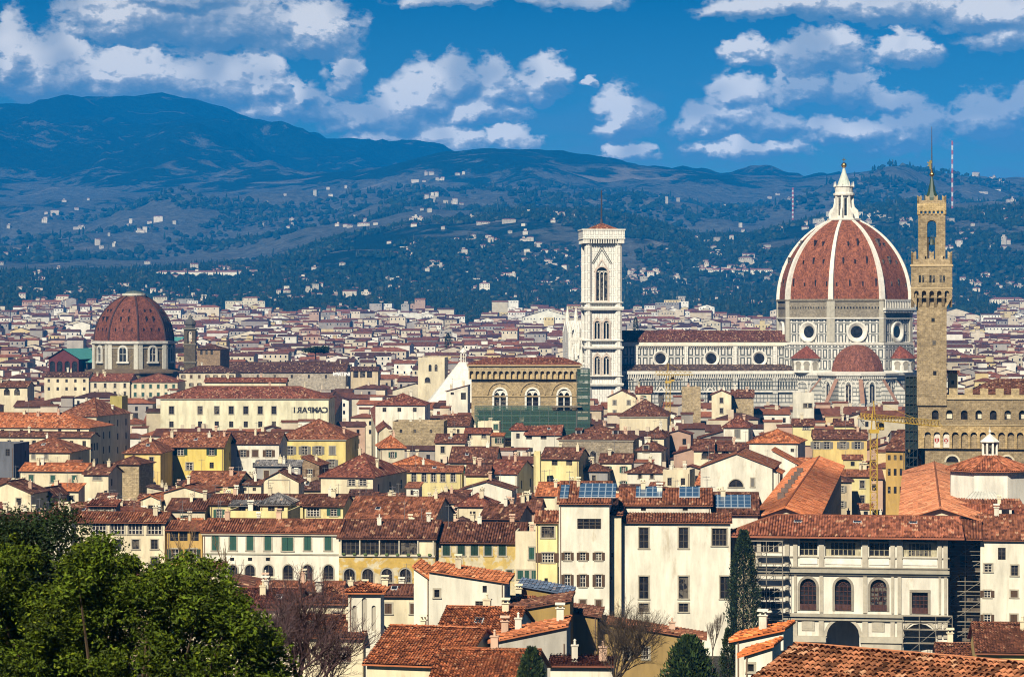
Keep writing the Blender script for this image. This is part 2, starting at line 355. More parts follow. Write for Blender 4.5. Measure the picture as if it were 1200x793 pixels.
class Frame:
    """Local frame of a building: world position under pixel column px at depth D, turned by rot (radians, about z)."""
    def __init__(s, px, D, rot=0.0, z=0.0):
        s.cx = (px - 600) / F * D; s.cy = D; s.rot = rot; s.z = z; s.c, s.s = math.cos(rot), math.sin(rot)
    def lx(s, px, y=0.0):
        k = (px - 600) / F
        return (k * (s.cy + y * s.c) - s.cx + y * s.s) / (s.c - k * s.s)
    def Y(s, x, y=0.0): return s.cy + x * s.s + y * s.c
    def X(s, x, y=0.0): return s.cx + x * s.c - y * s.s
    def lz(s, py, x=0.0, y=0.0): return EYE + (HZ - py) / F * s.Y(x, y) - s.z
    def px(s, x, y=0.0): return 600 + F * s.X(x, y) / s.Y(x, y)
    def empty(s, name):
        e = bpy.data.objects.new(name, None); COL.objects.link(e); e.empty_display_size = .5
        e.location = (s.cx, s.cy, s.z); e.rotation_euler = (0, 0, s.rot); return e
# ---------------------------------------------------------------- terrain
def itp(pts, x):
    return np.interp(x, [p[0] for p in pts], [p[1] for p in pts])
NEAR = [(-500, 60), (-60, 52), (0, 49.5), (25, 44), (60, 37.5), (100, 30), (200, 15), (290, 4), (330, 0), (1500, 0)]
LAY = [
 (3600, [(0,371),(300,372),(600,374),(900,374),(1200,371)]),
 (4600, [(0,343),(200,340),(400,338),(600,342),(800,344),(1000,346),(1200,348)]),
 (5600, [(0,322),(150,318),(300,308),(400,278),(480,262),(560,256),(620,248),(700,250),(760,262),(820,280),(880,278),(940,262),(1000,248),(1060,243),(1120,248),(1200,243)]),
 (6700, [(0,305),(150,298),(300,283),(400,272),(480,268),(620,264),(760,276),(880,284),(1000,262),(1200,256)]),
 (9000, [(0,238),(200,228),(350,215),(440,203),(520,182),(580,177),(640,180),(700,188),(760,192),(820,198),(880,205),(930,209),(1000,203),(1060,200),(1110,207),(1160,206),(1200,200)]),
 (10800, [(0,180),(120,172),(200,172),(300,180),(420,196),(520,205),(700,230),(1200,250)]),
 (13000, [(0,122),(60,122),(100,118),(190,112),(230,120),(300,142),(380,165),(450,178),(520,184),(600,205),(700,235),(1200,255)]),
 (15000, [(0,150),(200,140),(450,200),(700,250),(1200,270)]),
]
AMP = [(0,0),(2200,0),(3600,4),(4600,20),(5100,34),(5600,12),(6400,60),(7600,120),(8500,90),(9000,18),(10000,150),(10800,190),(12300,150),(13000,28),(15000,40)]
def ground(x, y):
    y = float(y); x = float(x)
    if y < 1500: return float(itp(NEAR, y)) + (0.0)
    px = 600 + F * x / y
    if y < 3600:
        z1 = EYE + (HZ - itp(LAY[0][1], px)) / F * 3600; t = (y - 1500) / 2100; return float(z1 * t ** 1.6)
    for i in range(len(LAY) - 1):
        d0, l0 = LAY[i]; d1, l1 = LAY[i+1]
        if y <= d1 or i == len(LAY) - 2:
            z0 = EYE + (HZ - itp(l0, px)) / F * d0; z1 = EYE + (HZ - itp(l1, px)) / F * d1
            t = min(1.0, (y - d0) / (d1 - d0)); z = z0 + (z1 - z0) * (t * .6 + .4 * t * t * (3 - 2 * t)); break
    a = float(itp(AMP, y))
    n = mnoise.ridged_multi_fractal(Vector((x / 1500 + 7.3, y / 1500 + 1.7, .3)), 1.0, 2.1, 5, 1.0, 2.0) - 1.05
    return float(z + a * (n * .9 + .25 * mnoise.fractal(Vector((x / 260, y / 260, 4)), 1.0, 2.0, 3)))
def build_terrain():
    ys = [-600, -200, -60, 0, 15, 25, 40, 60, 80, 100, 130, 165, 200, 245, 290, 310, 330, 400, 600, 900, 1200, 1500]
    y = 1500.0
    while y < 15000: y *= 1.0105; ys.append(y)
    ys = np.array(ys); NX = 420
    V = np.zeros((len(ys), NX, 3))
    for i, yy in enumerate(ys):
        hw = .30 * abs(yy) + 600
        xs = np.linspace(-hw, hw, NX)
        if yy <= 1500: zs = np.full(NX, ground(0, yy))
        else: zs = [ground(x, yy) for x in xs]
        V[i, :, 0] = xs; V[i, :, 1] = yy; V[i, :, 2] = zs
    n = len(ys); idx = np.arange(n * NX).reshape(n, NX)
    f = np.stack([idx[:-1, :-1], idx[:-1, 1:], idx[1:, 1:], idx[1:, :-1]], -1).reshape(-1, 4)
    me = bpy.data.meshes.new('ground'); me.from_pydata(V.reshape(-1, 3).tolist(), [], f.tolist())
    me.polygons.foreach_set('use_smooth', [True] * len(f))
    def fm(N, b):
        p = geo(N); x, yv, z = N.xyz(p)
        hill = N.step(yv, 3300, 3900)
        big = N.noise(p, .0016, 6, .62, .5); mid = N.noise(p, .008, 6, .7, .8); fine = N.noise(p, .045, 4, .75); strip = N.noise(N.scale(p, (1, 1.3, 1)), .004, 4, .6, 1.0)
        forest = mul(N, (.008, .020, .012), N.lin(fine, .3, .7, .45, 1.7))
        olive = mul(N, (.095, .098, .085), N.lin(fine, .32, .68, .5, 1.55))
        pale = mul(N, (.24, .21, .17), N.lin(fine, .3, .7, .7, 1.3))
        high = N.step(z, 420, 640)
        t = N.step(N.m('SUBTRACT', N.m('MULTIPLY_ADD', mid, .6, N.m('MULTIPLY', big, .55)), N.m('SUBTRACT', N.m('MULTIPLY', high, .09), N.m('MULTIPLY', N.m('MULTIPLY', N.step(yv, 5700, 6400), N.step(yv, 9000, 8200)), .07))), .53, .60)
        c = N.mix(t, forest, olive)
        c = N.mix(N.m('MULTIPLY', N.step(strip, .60, .70), N.m('SUBTRACT', 1.0, N.m('MULTIPLY', high, .75))), c, pale)
        city = mul(N, (.06, .055, .045), N.lin(fine, .3, .7, .6, 1.3))
        near = mul(N, (.05, .06, .03), N.lin(N.noise(p, 1.2, 5, .7), .3, .7, .5, 1.5))
        c = N.mix(hill, N.mix(N.step(yv, 280, 330), near, city), c)
        N.put(b.inputs['Base Color'], c); bump(N, b, N.noise(p, .03, 6, .75), 1.0, 14.0)
    me.materials.append(mat('ground_cover', fm, .95, .05))
    o = link('ground', me); o['kind'] = 'structure'
build_terrain()

# ---------------------------------------------------------------- haze
def build_haze():
    mb = MB(); mb.box(-5700, 5700, -700, 15600, -2, 1210)
    m = bpy.data.materials.new('haze'); m.use_nodes = True; N = NT(m.node_tree); N.n.clear()
    o = N.node('ShaderNodeOutputMaterial'); v = N.node('ShaderNodeVolumePrincipled')
    v.inputs['Color'].default_value = HAZE_COL; v.inputs['Density'].default_value = HAZE_D; v.inputs['Anisotropy'].default_value = -0.25
    N.l.new(v.outputs[0], o.inputs['Volume'])
    h = mb.build('haze', m); h['kind'] = 'stuff'; h['label'] = 'thin blue haze over the city and hills'
HAZE_COL = (.0, .295, .95, 1); HAZE_D = 8.0e-5
build_haze()
# ---------------------------------------------------------------- building kit
rng = random.Random(11)
WALLC = dict(white=(.80,.76,.64), cream=(.78,.69,.49), pale=(.72,.64,.47), yellow=(.74,.56,.22), lemon=(.78,.68,.34), ochre=(.55,.36,.12), olive=(.30,.22,.10),
             grey=(.36,.35,.34), pink=(.66,.45,.33), buff=(.60,.50,.34), stone=(.42,.34,.22), brown=(.30,.22,.15), slate=(.16,.17,.20))
ROOFC = dict(brown=(.155,.066,.043), dark=(.10,.05,.04), red=(.22,.078,.05), orange=(.46,.155,.065), rust=(.26,.10,.055), bright=(.62,.17,.05), grey=(.20,.19,.19))
SHC = dict(green=(.035,.10,.075), dkgreen=(.02,.05,.035), brown=(.10,.06,.035), grey=(.20,.19,.17))
WINCACHE = {}
def arch_pts(w, h, n=8):
    r = w / 2; return [(-r, 0), (r, 0)] + [(r * math.cos(a), h - r + r * math.sin(a)) for a in [math.pi * k / n for k in range(n + 1)]]
def window_mesh(w, h, style):
    """Pane set in a recess, with its glazing bars; origin bottom centre, facing -y."""
    key = ('w', round(w, 1), round(h, 1), style)
    if key in WINCACHE: return WINCACHE[key]
    mb = MB(); y = .20
    if style.startswith('arch'):
        pts = arch_pts(w, h); mb.add([(x, y, z) for x, z in pts], 0)
    else: mb.box(-w/2, w/2, y, y + .05, 0, h, 0)
    if w > .7:
        t = .045 if w < 1.6 else .06
        top = h - (w/2 if style.startswith('arch') else 0)
        mb.box(-t, t, y - .05, y, 0, h, 1)
        for k in range(1, 3): mb.box(-w/2, w/2, y - .045, y - .005, top * k / 3 - t * .7, top * k / 3 + t * .7, 1)
        if w > 1.7:
            for s in (-1, 1): mb.box(s * w/4 - t, s * w/4 + t, y - .05, y, 0, top, 1)
        for s in (-1, 1): mb.box(s * (w/2 - t) - t, s * (w/2 - t) + t, y - .055, y, 0, top, 1)
    me = mb.mesh('window', [GLASS, PLAIN]); WINCACHE[key] = me; return me
def frame_mesh(w, h, style):
    key = ('f', round(w, 1), round(h, 1), style)
    if key in WINCACHE: return WINCACHE[key]
    mb = MB(); t = .20; d = .07
    if style.startswith('arch'):
        r = w / 2; top = h - r
        for s in (-1, 1): mb.box(min(s*w/2, s*(w/2+t)), max(s*w/2, s*(w/2+t)), -d, .02, 0, top)
        n = 8
        for k in range(n):
            a0, a1 = math.pi * k / n, math.pi * (k+1) / n
            P = [(q * math.cos(a), z_ + q * math.sin(a)) for a in (a0, a1) for q, z_ in ((r, top), (r + t, top))]
            (ax, az_), (bx, bz), (cx_, cz), (dx_, dz_) = P
            mb.add([(ax,-d,az_),(bx,-d,bz),(dx_,-d,dz_),(cx_,-d,cz)]); mb.add([(bx,-d,bz),(bx,.02,bz),(dx_,.02,dz_),(dx_,-d,dz_)]); mb.add([(ax,-d,az_),(cx_,-d,cz),(cx_,.1,cz),(ax,.1,az_)])
    else:
        for s in (-1, 1): mb.box(min(s*w/2, s*(w/2+t)), max(s*w/2, s*(w/2+t)), -d, .02, 0, h)
        mb.box(-w/2 - t, w/2 + t, -d - .02, .02, h, h + t)
    mb.box(-w/2 - t - .06, w/2 + t + .06, -d - .08, .02, -.16, 0)
    me = mb.mesh('frame', PLAIN); WINCACHE[key] = me; return me
def shutter_mesh(w, h):
    key = ('s', round(w, 1), round(h, 1))
    if key in WINCACHE: return WINCACHE[key]
    mb = MB(); mb.box(-w/2, w/2, -.10, -.03, 0, h); me = mb.mesh('shutter', SHUT); WINCACHE[key] = me; return me
def place_window(root, x, z, w, h, style, y=0.0, rotz=0.0, detail=2, shc='brown', fcol=(.42,.38,.30), bar=None):
    """style: plain, frame, shut (open shutters), closed, arch, archframe, dark"""
    base = 'arch' if style.startswith('arch') else 'plain'
    o = link('window', window_mesh(w, h, base), root, bar or ((.62,.58,.50) if style in ('shut', 'white') else (.10,.085,.07)), (x, y, z), rotz)
    if detail >= 1 and style in ('frame', 'archframe', 'shut', 'white', 'closed') : link('frame', frame_mesh(w, h, base), o, fcol)
    if style == 'shut':
        for s in (-1, 1): link('shutter', shutter_mesh(w * .5, h), o, SHC[shc], (s * w * .77, 0, 0))
    if style == 'closed':
        for s in (-1, 1): link('shutter', shutter_mesh(w * .47, h), o, SHC[shc], (s * w * .25, .06, 0))
    return o
def wall_face(mb, O, ud, W, z0, z1, holes, inn, mi=0, depth=.28):
    """Vertical rectangle from O along unit ud, with real openings: holes = (xc, zbottom, w, h, arched). inn = inward unit."""
    O = Vector(O); ud = Vector(ud); inn = Vector(inn)
    holes = [h for h in holes if h[0] - h[2]/2 > .05 and h[0] + h[2]/2 < W - .05 and h[1] > z0 + .02 and h[1] + h[3] < z1 - .02]
    xs = sorted({0.0, W} | {round(h[0] - h[2]/2, 4) for h in holes} | {round(h[0] + h[2]/2, 4) for h in holes})
    P = lambda x, z, d=0.0: tuple(O + ud * x + inn * d + Vector((0, 0, z)))
    flip = ud.cross(Vector((0, 0, 1))).dot(inn) > 0
    def q(pts):
        mb.add(pts if not flip else pts[::-1], mi)
    for i in range(len(xs) - 1):
        a, b = xs[i], xs[i+1]
        if b - a < 1e-3: continue
        m = (a + b) / 2; hs = sorted([h for h in holes if h[0] - h[2]/2 < m < h[0] + h[2]/2], key=lambda h: h[1])
        z = z0
        for h in hs:
            if h[1] > z: q([P(a,z), P(b,z), P(b,h[1]), P(a,h[1])])
            z = max(z, h[1] + h[3])
        if z < z1: q([P(a,z), P(b,z), P(b,z1), P(a,z1)])
    for (xc, zb, w_, h_, ar) in holes:
        l, r = xc - w_/2, xc + w_/2; zt = zb + h_
        sp = zt - w_/2 if ar else zt
        q([P(l,zb,0), P(l,zb,depth), P(l,sp,depth), P(l,sp,0)][::-1]); q([P(r,zb,0), P(r,zb,depth), P(r,sp,depth), P(r,sp,0)])
        q([P(l,zb,0), P(r,zb,0), P(r,zb,depth), P(l,zb,depth)])
        if not ar: q([P(l,zt,0), P(r,zt,0), P(r,zt,depth), P(l,zt,depth)][::-1])
        else:
            n = 8; rr = w_/2
            A = [(xc + rr*math.cos(math.pi*k/n), sp + rr*math.sin(math.pi*k/n)) for k in range(n+1)]
            for k in range(n):
                (x0,za),(x1,zc) = A[k], A[k+1]; cx_ = r if (x0+x1)/2 > xc else l
                q([P(cx_,zt), P(x1,zc), P(x0,za)] if True else None)
                q([P(x0,za), P(x1,zc), P(x1,zc,depth), P(x0,za,depth)])
            q([P(l,zt), P(r,zt), P(xc, zt - 1e-3)][::-1])
def roof_plane(mb, pts, tile=None, mi=0, rows=0, thick=.16):
    """Sloping roof sheet: pts[0]->pts[1] is the eave. tile = width of one barrel tile (real corrugation), rows = length of one course."""
    P = [Vector(p) for p in pts]; U = (P[1] - P[0]).normalized(); n = U.cross(P[2] - P[0]).normalized()
    if n.z < 0: n = -n
    Vd = n.cross(U)
    if Vd.dot(P[2] - P[0]) < 0: Vd = -Vd
    q = [((p - P[0]).dot(U), (p - P[0]).dot(Vd)) for p in P]
    off = rng.random() * 50
    low = [tuple(p - Vector((0, 0, thick))) for p in P]
    for i in range(len(P)): mb.add([low[i], low[(i+1) % len(P)], tuple(P[(i+1) % len(P)]), tuple(P[i])], 1)
    mb.add(low[::-1], 1)
    if not tile:
        mb.add([tuple(p) for p in P], mi, [(u + off, v) for u, v in q]); return
    def vr(u):
        lo, hi = 1e9, -1e9
        for i in range(len(q)):
            (a, b), (c, d) = q[i], q[(i+1) % len(q)]
            if abs(a - c) < 1e-9:
                if abs(a - u) < 1e-6: lo = min(lo, b, d); hi = max(hi, b, d)
                continue
            t = (u - a) / (c - a)
            if -1e-6 <= t <= 1 + 1e-6: v = b + (d - b) * t; lo = min(lo, v); hi = max(hi, v)
        return (lo, hi) if hi >= lo else (0, 0)
    umin, umax = min(a for a, b in q), max(a for a, b in q)
    K = max(1, int((umax - umin) / tile)); tile = (umax - umin) / K; amp = tile * (.52 if rows else .38)
    prof = [(0, 0), (.2, .72), (.5, 1), (.8, .72), (1, 0)]
    def pt(u, v, h): return tuple(P[0] + U * u + Vd * v + n * h)
    for k in range(K):
        us = [umin + (k + f_) * tile for f_, _ in prof]; vs = [vr(min(max(u, umin + 1e-5), umax - 1e-5)) for u in us]
        for j in range(4):
            if not rows:
                mb.add([pt(us[j], vs[j][0], prof[j][1]*amp), pt(us[j+1], vs[j+1][0], prof[j+1][1]*amp), pt(us[j+1], vs[j+1][1], prof[j+1][1]*amp), pt(us[j], vs[j][1], prof[j][1]*amp)], mi,
                       [(us[j]+off, vs[j][0]), (us[j+1]+off, vs[j+1][0]), (us[j+1]+off, vs[j+1][1]), (us[j]+off, vs[j][1])])
            else:
                v0 = min(vs[j][0], vs[j+1][0]); v1 = max(vs[j][1], vs[j+1][1]); r = int(v0 / rows)
                while r * rows < v1:
                    a0 = r * rows; a1 = a0 + rows
                    c = [min(max(a, vs[jj][0]), vs[jj][1]) for a, jj in ((a0, j), (a0, j+1), (a1, j+1), (a1, j))]
                    jr = math.sin((k*12.9898 + r*78.233))*43758.5453; jr -= math.floor(jr); lift = tile * (.16 + .38*jr)
                    mb.add([pt(us[j], c[0], prof[j][1]*amp + lift), pt(us[j+1], c[1], prof[j+1][1]*amp + lift), pt(us[j+1], c[2], prof[j+1][1]*amp), pt(us[j], c[3], prof[j][1]*amp)], mi,
                           [(us[j]+off, a0 + .01), (us[j+1]+off, a0 + .01), (us[j+1]+off, a1 - .02), (us[j]+off, a1 - .02)])
                    r += 1
def ridge_cap(mb, a, b, r=.17, mi=0):
    mb.tube(a, b, r, r, 6, mi)
def chimney(root, x, y, z, h=1.3, w=.6, col='cream', kind=0):
    mb = MB(); mb.box(-w/2, w/2, -w/2*.8, w/2*.8, -1.6, h, 0)
    if kind == 0:
        mb.box(-w/2-.12, w/2+.12, -w/2-.04, w/2+.04, h, h+.1, 1)
        for s in (-1, 1): mb.box(s*w*.33-.07, s*w*.33+.07, -w*.3, w*.3, h+.1, h+.4, 0)
        mb.add([(-w/2-.14,-w/2-.1,h+.4),(w/2+.14,-w/2-.1,h+.4),(w/2+.14,0,h+.62),(-w/2-.14,0,h+.62)], 1); mb.add([(w/2+.14,w/2+.1,h+.4),(-w/2-.14,w/2+.1,h+.4),(-w/2-.14,0,h+.62),(w/2+.14,0,h+.62)], 1)
    else:
        mb.box(-w/2-.08, w/2+.08, -w/2-.02, w/2+.02, h, h+.12, 0)
        mb.lathe([(.13, h+.12), (.11, h+.5), (.17, h+.55), (.02, h+.7)], 6, mi=1)
    return mb.build('chimney', [STUCCO, PLAIN], root, WALLC[col] if isinstance(col, str) else col, (x, y, z))
def antenna(root, x, y, z, h=3.0):
    mb = MB(); mb.tube((0,0,-.5), (0,0,h), .045, .03, 4)
    L = 1.1
    mb.tube((-L/2, 0, h - .25), (L/2, .3, h - .25), .03, .03, 4)
    for k in range(5):
        t = -L/2 + L * k / 4; mb.tube((t, -.35 + .3*(k/4), h - .25), (t, .35 + .3*(k/4), h - .25), .02, .02, 3)
    return mb.build('antenna', METAL, root, (.22,.22,.23), (x, y, z))
def skylight(root, x, y, z, pitch, w=.9, l=1.2):
    mb = MB(); mb.box(-w/2, w/2, 0, l, 0, .16, 0); mb.box(-w/2+.1, w/2-.1, .1, l-.1, .16, .19, 1)
    o = mb.build('skylight', [METAL, GLASS], root, (.55,.58,.6), (x, y, z)); o.rotation_euler = (math.atan(pitch), 0, 0); return o
def dormer(root, x, y, z, w=1.8, h=1.3, wall='cream', roof='brown'):
    mb = MB(); d = 2.6; mb.box(-w/2, w/2, 0, d, -.6, h, 0); o = mb.build('dormer', STUCCO, root, WALLC[wall], (x, y, z))
    r = MB(); r.add([(-w/2-.2,-.25,h+.02),(w/2+.2,-.25,h+.02),(w/2+.2,d,h+.45),(-w/2-.2,d,h+.45)]); r.add([(-w/2-.2,-.25,h-.08),(w/2+.2,-.25,h-.08),(w/2+.2,-.25,h+.02),(-w/2-.2,-.25,h+.02)])
    r.build('dormer_roof', ROOF, o, ROOFC[roof])
    p = MB(); p.box(-w*.3, w*.3, -.03, .02, .15, h-.25); p.build('pane', GLASS, o)
    return o
PLOTS = []      # footprints (x, y, half w, half d, yaw) and screen rectangles of what stands
SCREEN = []     # (px0, px1, ytop, ybottom, D)
def plot(fr, W, dp, xm=0.0):
    c = Vector((fr.X(xm, dp/2), fr.Y(xm, dp/2))); PLOTS.append((c.x, c.y, W/2, dp/2, fr.rot))
def house(label, px0, px1, ye, yr, H=18.0, roof='side', wall='cream', rc='brown', th=None, dp=None, win='auto', yb=None, cat='house', group=None,
          D=None, name='house', wallmat=None, pitch=.33, ov=.55, chim=None, ant=None, shc=None, side='auto', tile='auto', extra=None, dorm=0, wcol=None, sky_=None, cornice=False, peel=False):
    pm = (px0 + px1) / 2
    D = D or (EYE - H) * F / (ye - HZ)
    if th is None: th = 8.0
    fr = Frame(pm, D, -R(th)); gz = ground(fr.cx, D) - 1.0; fr.z = gz
    root = fr.empty(name); tag(root, label, cat, group)
    x0, x1 = fr.lx(px0), fr.lx(px1); W = x1 - x0
    ze = fr.lz(ye); A = max(.4, (ye - yr) / F * D)
    if roof in ('side', 'hip', 'pyr'): dpx = 2 * A / (pitch + (yr - HZ) / F)
    elif roof == 'shedf': dpx = A / (pitch + (yr - HZ) / F)
    else: dpx = 13.0
    dp = dp or dpx; dp = max(dp, 3.0)
    if roof in ('side', 'hip', 'pyr'): rise = dp/2 * pitch if dp != dpx else (fr.lz(yr, 0, dp/2) - ze)
    elif roof == 'shedf': rise = fr.lz(yr, 0, dp) - ze
    else: rise = A
    if roof in ('side', 'hip', 'pyr', 'shedf'): rise = max(rise, .12 * dp/2)
    near = D < 520; vnear = D < 370
    if tile == 'auto': tile = (.42 if D < 520 else None)
    if vnear: tile = .30
    rows = .45 if vnear else 0
    RM = ROOFN if vnear else ROOF
    wc = wcol or WALLC[wall]; rcol = ROOFC[rc] if isinstance(rc, str) else rc
    jit = rng.uniform(.92, 1.06); wc = tuple(c * jit for c in wc)
    if wallmat is None: wallmat = (MASON if wall in ('stone', 'brown') else (PEEL if peel else STUCCO))
    # windows
    wins = []
    if win == 'auto':
        sty = rng.choice(['frame', 'shut', 'frame', 'closed', 'plain', 'shut']); pitchx = rng.uniform(2.9, 4.2); n = max(1, int(W / pitchx)); nr = 2 if H > 13 else 1
        ww, hh = rng.uniform(.9, 1.15), rng.uniform(1.3, 1.8)
        for r_ in range(nr):
            for k in range(n):
                if rng.random() < .12: continue
                wins.append((x0 + W * (k + .5) / n, ze - 1.1 - hh - r_ * 3.4, ww, hh, sty))
    elif win:
        for (yc, hp, wp, xs, sty) in win:
            for p in xs:
                lx_ = fr.lx(p); h_ = hp / F * D; w_ = wp / F * D; wins.append((lx_, fr.lz(yc, lx_) - h_/2, w_, h_, sty))
    shc = shc or rng.choice(['brown', 'green', 'brown', 'grey', 'dkgreen'])
    mb = MB()
    holes = [(x - x0, z, w_, h_, s.startswith('arch')) for x, z, w_, h_, s in wins]
    wall_face(mb, (x0, 0, 0), (1, 0, 0), W, -.5, ze, holes, (0, 1, 0))
    rw = []
    if side == 'auto' and D < 900 and dp > 6:
        n = max(1, int(dp / rng.uniform(3.5, 6))); hh = 1.5
        for r_ in range(2):
            for k in range(n):
                if rng.random() < .45: continue
                rw.append((dp * (k + .5) / n, ze - 1.2 - hh - r_ * 3.4, .95, hh, 'plain'))
    elif isinstance(side, tuple):        # (columns, rows)
        for r_ in range(side[1]):
            for k in range(side[0]): rw.append((dp * (k + .5) / side[0], ze - 1.8 - 2 - r_ * 4.2, 1.1, 2.0, 'plain'))
    wall_face(mb, (x1, 0, 0), (0, 1, 0), dp, -.5, ze, [(a, b_, c, d, False) for a, b_, c, d, e in rw], (-1, 0, 0))
    mb.add([(x0,dp,-.5),(x0,0,-.5),(x0,0,ze),(x0,dp,ze)]); mb.add([(x1,dp,-.5),(x0,dp,-.5),(x0,dp,ze),(x1,dp,ze)])
    t = .12
    rb = MB(); zt = lambda y: ze + t + rise * (y / (dp/2) if y < dp/2 else 2 - y / (dp/2))
    sl = rise / (dp/2)
    o_ = ov; e0 = ze + t - o_ * sl
    if roof == 'side':
        roof_plane(rb, [(x0-.35,-o_,e0),(x1+.35,-o_,e0),(x1+.35,dp/2,ze+t+rise),(x0-.35,dp/2,ze+t+rise)], tile, rows=rows)
        roof_plane(rb, [(x1+.35,dp+o_,e0),(x0-.35,dp+o_,e0),(x0-.35,dp/2,ze+t+rise),(x1+.35,dp/2,ze+t+rise)], None)
        for x in (x0, x1):
            p_ = [(x,0,ze),(x,dp,ze),(x,dp/2,ze+rise)]; mb.add(p_ if x == x1 else p_[::-1])
        ridge_cap(rb, (x0-.3,dp/2,ze+t+rise+.02), (x1+.3,dp/2,ze+t+rise+.02))
    elif roof in ('hip', 'pyr'):
        k = min(dp/2, W/2) if roof == 'hip' else W/2
        a, b_ = x0 + k, x1 - k
        top = ze + t + rise; kk = rise / k; ex = ze + t - o_ * kk; e0 = ze + t - o_ * sl; e0 = min(e0, ze + t - .05)
        F0, F1, B1, B0 = (x0-o_,-o_,e0), (x1+o_,-o_,e0), (x1+o_,dp+o_,e0), (x0-o_,dp+o_,e0); RA, RB = (a,dp/2,top), (b_,dp/2,top)
        if b_ - a < .1:
            RA = RB = ((a+b_)/2, dp/2, top)
            for q4 in ((F0,F1,RA),(F1,B1,RA),(B1,B0,RA),(B0,F0,RA)): roof_plane(rb, q4, tile if q4[0][1] < dp/2 else None, rows=rows)
        else:
            roof_plane(rb, [F0,F1,RB,RA], tile, rows=rows); roof_plane(rb, [B1,B0,RA,RB], None); roof_plane(rb, [F1,B1,RB], tile, rows=rows); roof_plane(rb, [B0,F0,RA], tile, rows=rows)
            ridge_cap(rb, RA, RB)
        for c_, r_ in ((F0, RA), (F1, RB)): ridge_cap(rb, c_, r_, .15)
    elif roof == 'gable':
        xm = (x0 + x1) / 2; sg = rise / (W/2); e0 = ze + t - o_ * sg; top = ze + t + rise
        roof_plane(rb, [(x0-o_,dp+.3,e0),(x0-o_,-.4,e0),(xm,-.4,top),(xm,dp+.3,top)], tile, rows=rows)
        roof_plane(rb, [(x1+o_,-.4,e0),(x1+o_,dp+.3,e0),(xm,dp+.3,top),(xm,-.4,top)], tile, rows=rows)
        mb.add([(x0,0,ze),(x1,0,ze),(xm,0,ze+rise)]); mb.add([(x1,dp,ze),(x0,dp,ze),(xm,dp,ze+rise)]); ridge_cap(rb, (xm,-.4,top+.02), (xm,dp+.3,top+.02))
    elif roof == 'shedf':
        sg = rise / dp; e0 = ze + t - o_ * sg; top = ze + t + rise
        roof_plane(rb, [(x0-.3,-o_,e0),(x1+.3,-o_,e0),(x1+.3,dp+.2,top),(x0-.3,dp+.2,top)], tile, rows=rows)
        mb.add([(x0,0,ze),(x0,dp,ze+rise),(x0,dp,ze)]); mb.add([(x1,0,ze),(x1,dp,ze),(x1,dp,ze+rise)]); mb.add([(x0,dp,ze),(x0,dp,ze+rise),(x1,dp,ze+rise),(x1,dp,ze)])
    elif roof in ('shedr', 'shedl'):
        s = 1 if roof == 'shedr' else -1; hi, lo = (x0, x1) if s > 0 else (x1, x0); top = ze + t + rise
        pl = [(lo+s*o_,-.4,ze+t-o_*rise/W),(lo+s*o_,dp+.3,ze+t-o_*rise/W),(hi-s*.2,dp+.3,top),(hi-s*.2,-.4,top)]
        roof_plane(rb, pl, tile, rows=rows)
        mb.add([(lo,0,ze),(hi,0,ze),(hi,0,ze+rise)]); mb.add([(lo,dp,ze),(hi,dp,ze),(hi,dp,ze+rise)]); mb.add([(hi,0,ze),(hi,dp,ze),(hi,dp,ze+rise),(hi,0,ze+rise)])
    elif roof == 'flat':
        rb.box(x0+.25, x1-.25, .25, dp-.25, ze-.02, ze+.04, 2); top = ze
        for q4 in ((x0,x1,0,.25),(x0,x1,dp-.25,dp),(x0,x0+.25,.25,dp-.25),(x1-.25,x1,.25,dp-.25)): mb.box(*q4, ze, ze+.8)
    wo = mb.build('wall', wallmat, root, wc)
    ro = rb.build('roof', [RM, PLAIN, PLAIN], root, rcol)
    if cornice:
        c = MB(); c.box(x0-.25, x1+.25, -.35, .0, ze-.55, ze-.12); c.build('cornice', PLAIN, root, (.55,.5,.4))
    det = 2 if D < 700 else 1
    if D < 720 and rng.random() < .6:
        q = MB(); xx = rng.choice([x0 + .25, x1 - .25]); q.tube((xx,-.12,0),(xx,-.12,ze-.1),.07,.07,5); q.build('drainpipe', METAL, root, (.20,.13,.09))
    for x, z, w_, h_, s in wins:
        if s == 'shut' and rng.random() < .22: s = 'closed'
        place_window(root, x, z, w_, h_, s, detail=det, shc=shc)
    for a, z, w_, h_, s in rw: place_window(root, x1, z, w_, h_, s, y=a, rotz=R(90), detail=0)
    # roof clutter
    def roofz(x, y):
        if roof == 'side': return ze + rise * (1 - abs(y - dp/2) / (dp/2))
        if roof in ('hip', 'pyr'): return ze + rise * max(0, min(1 - abs(y - dp/2) / (dp/2), min(x - x0, x1 - x) / max(.1, min(dp/2, W/2))))
        if roof == 'gable': return ze + rise * (1 - abs(x - (x0+x1)/2) / (W/2))
        if roof == 'shedf': return ze + rise * y / dp
        if roof == 'flat': return ze
        return ze + rise * ((x1 - x) if roof == 'shedr' else (x - x0)) / W
    for k in range(rng.choice([1, 2, 2, 3]) if chim is None else chim):
        x, y = rng.uniform(x0 + .8, x1 - .8), dp * rng.uniform(.3, .62); chimney(root, x, y, roofz(x, y), rng.uniform(.9, 1.5), rng.uniform(.5, .85), rng.choice(['cream', 'pale', 'white', 'pink']), rng.choice([0, 0, 1]))
    for k in range(rng.choice([0, 1, 1, 2]) if ant is None else ant):
        x, y = rng.uniform(x0 + .6, x1 - .6), dp * rng.uniform(.35, .6); antenna(root, x, y, roofz(x, y), rng.uniform(2.2, 4))
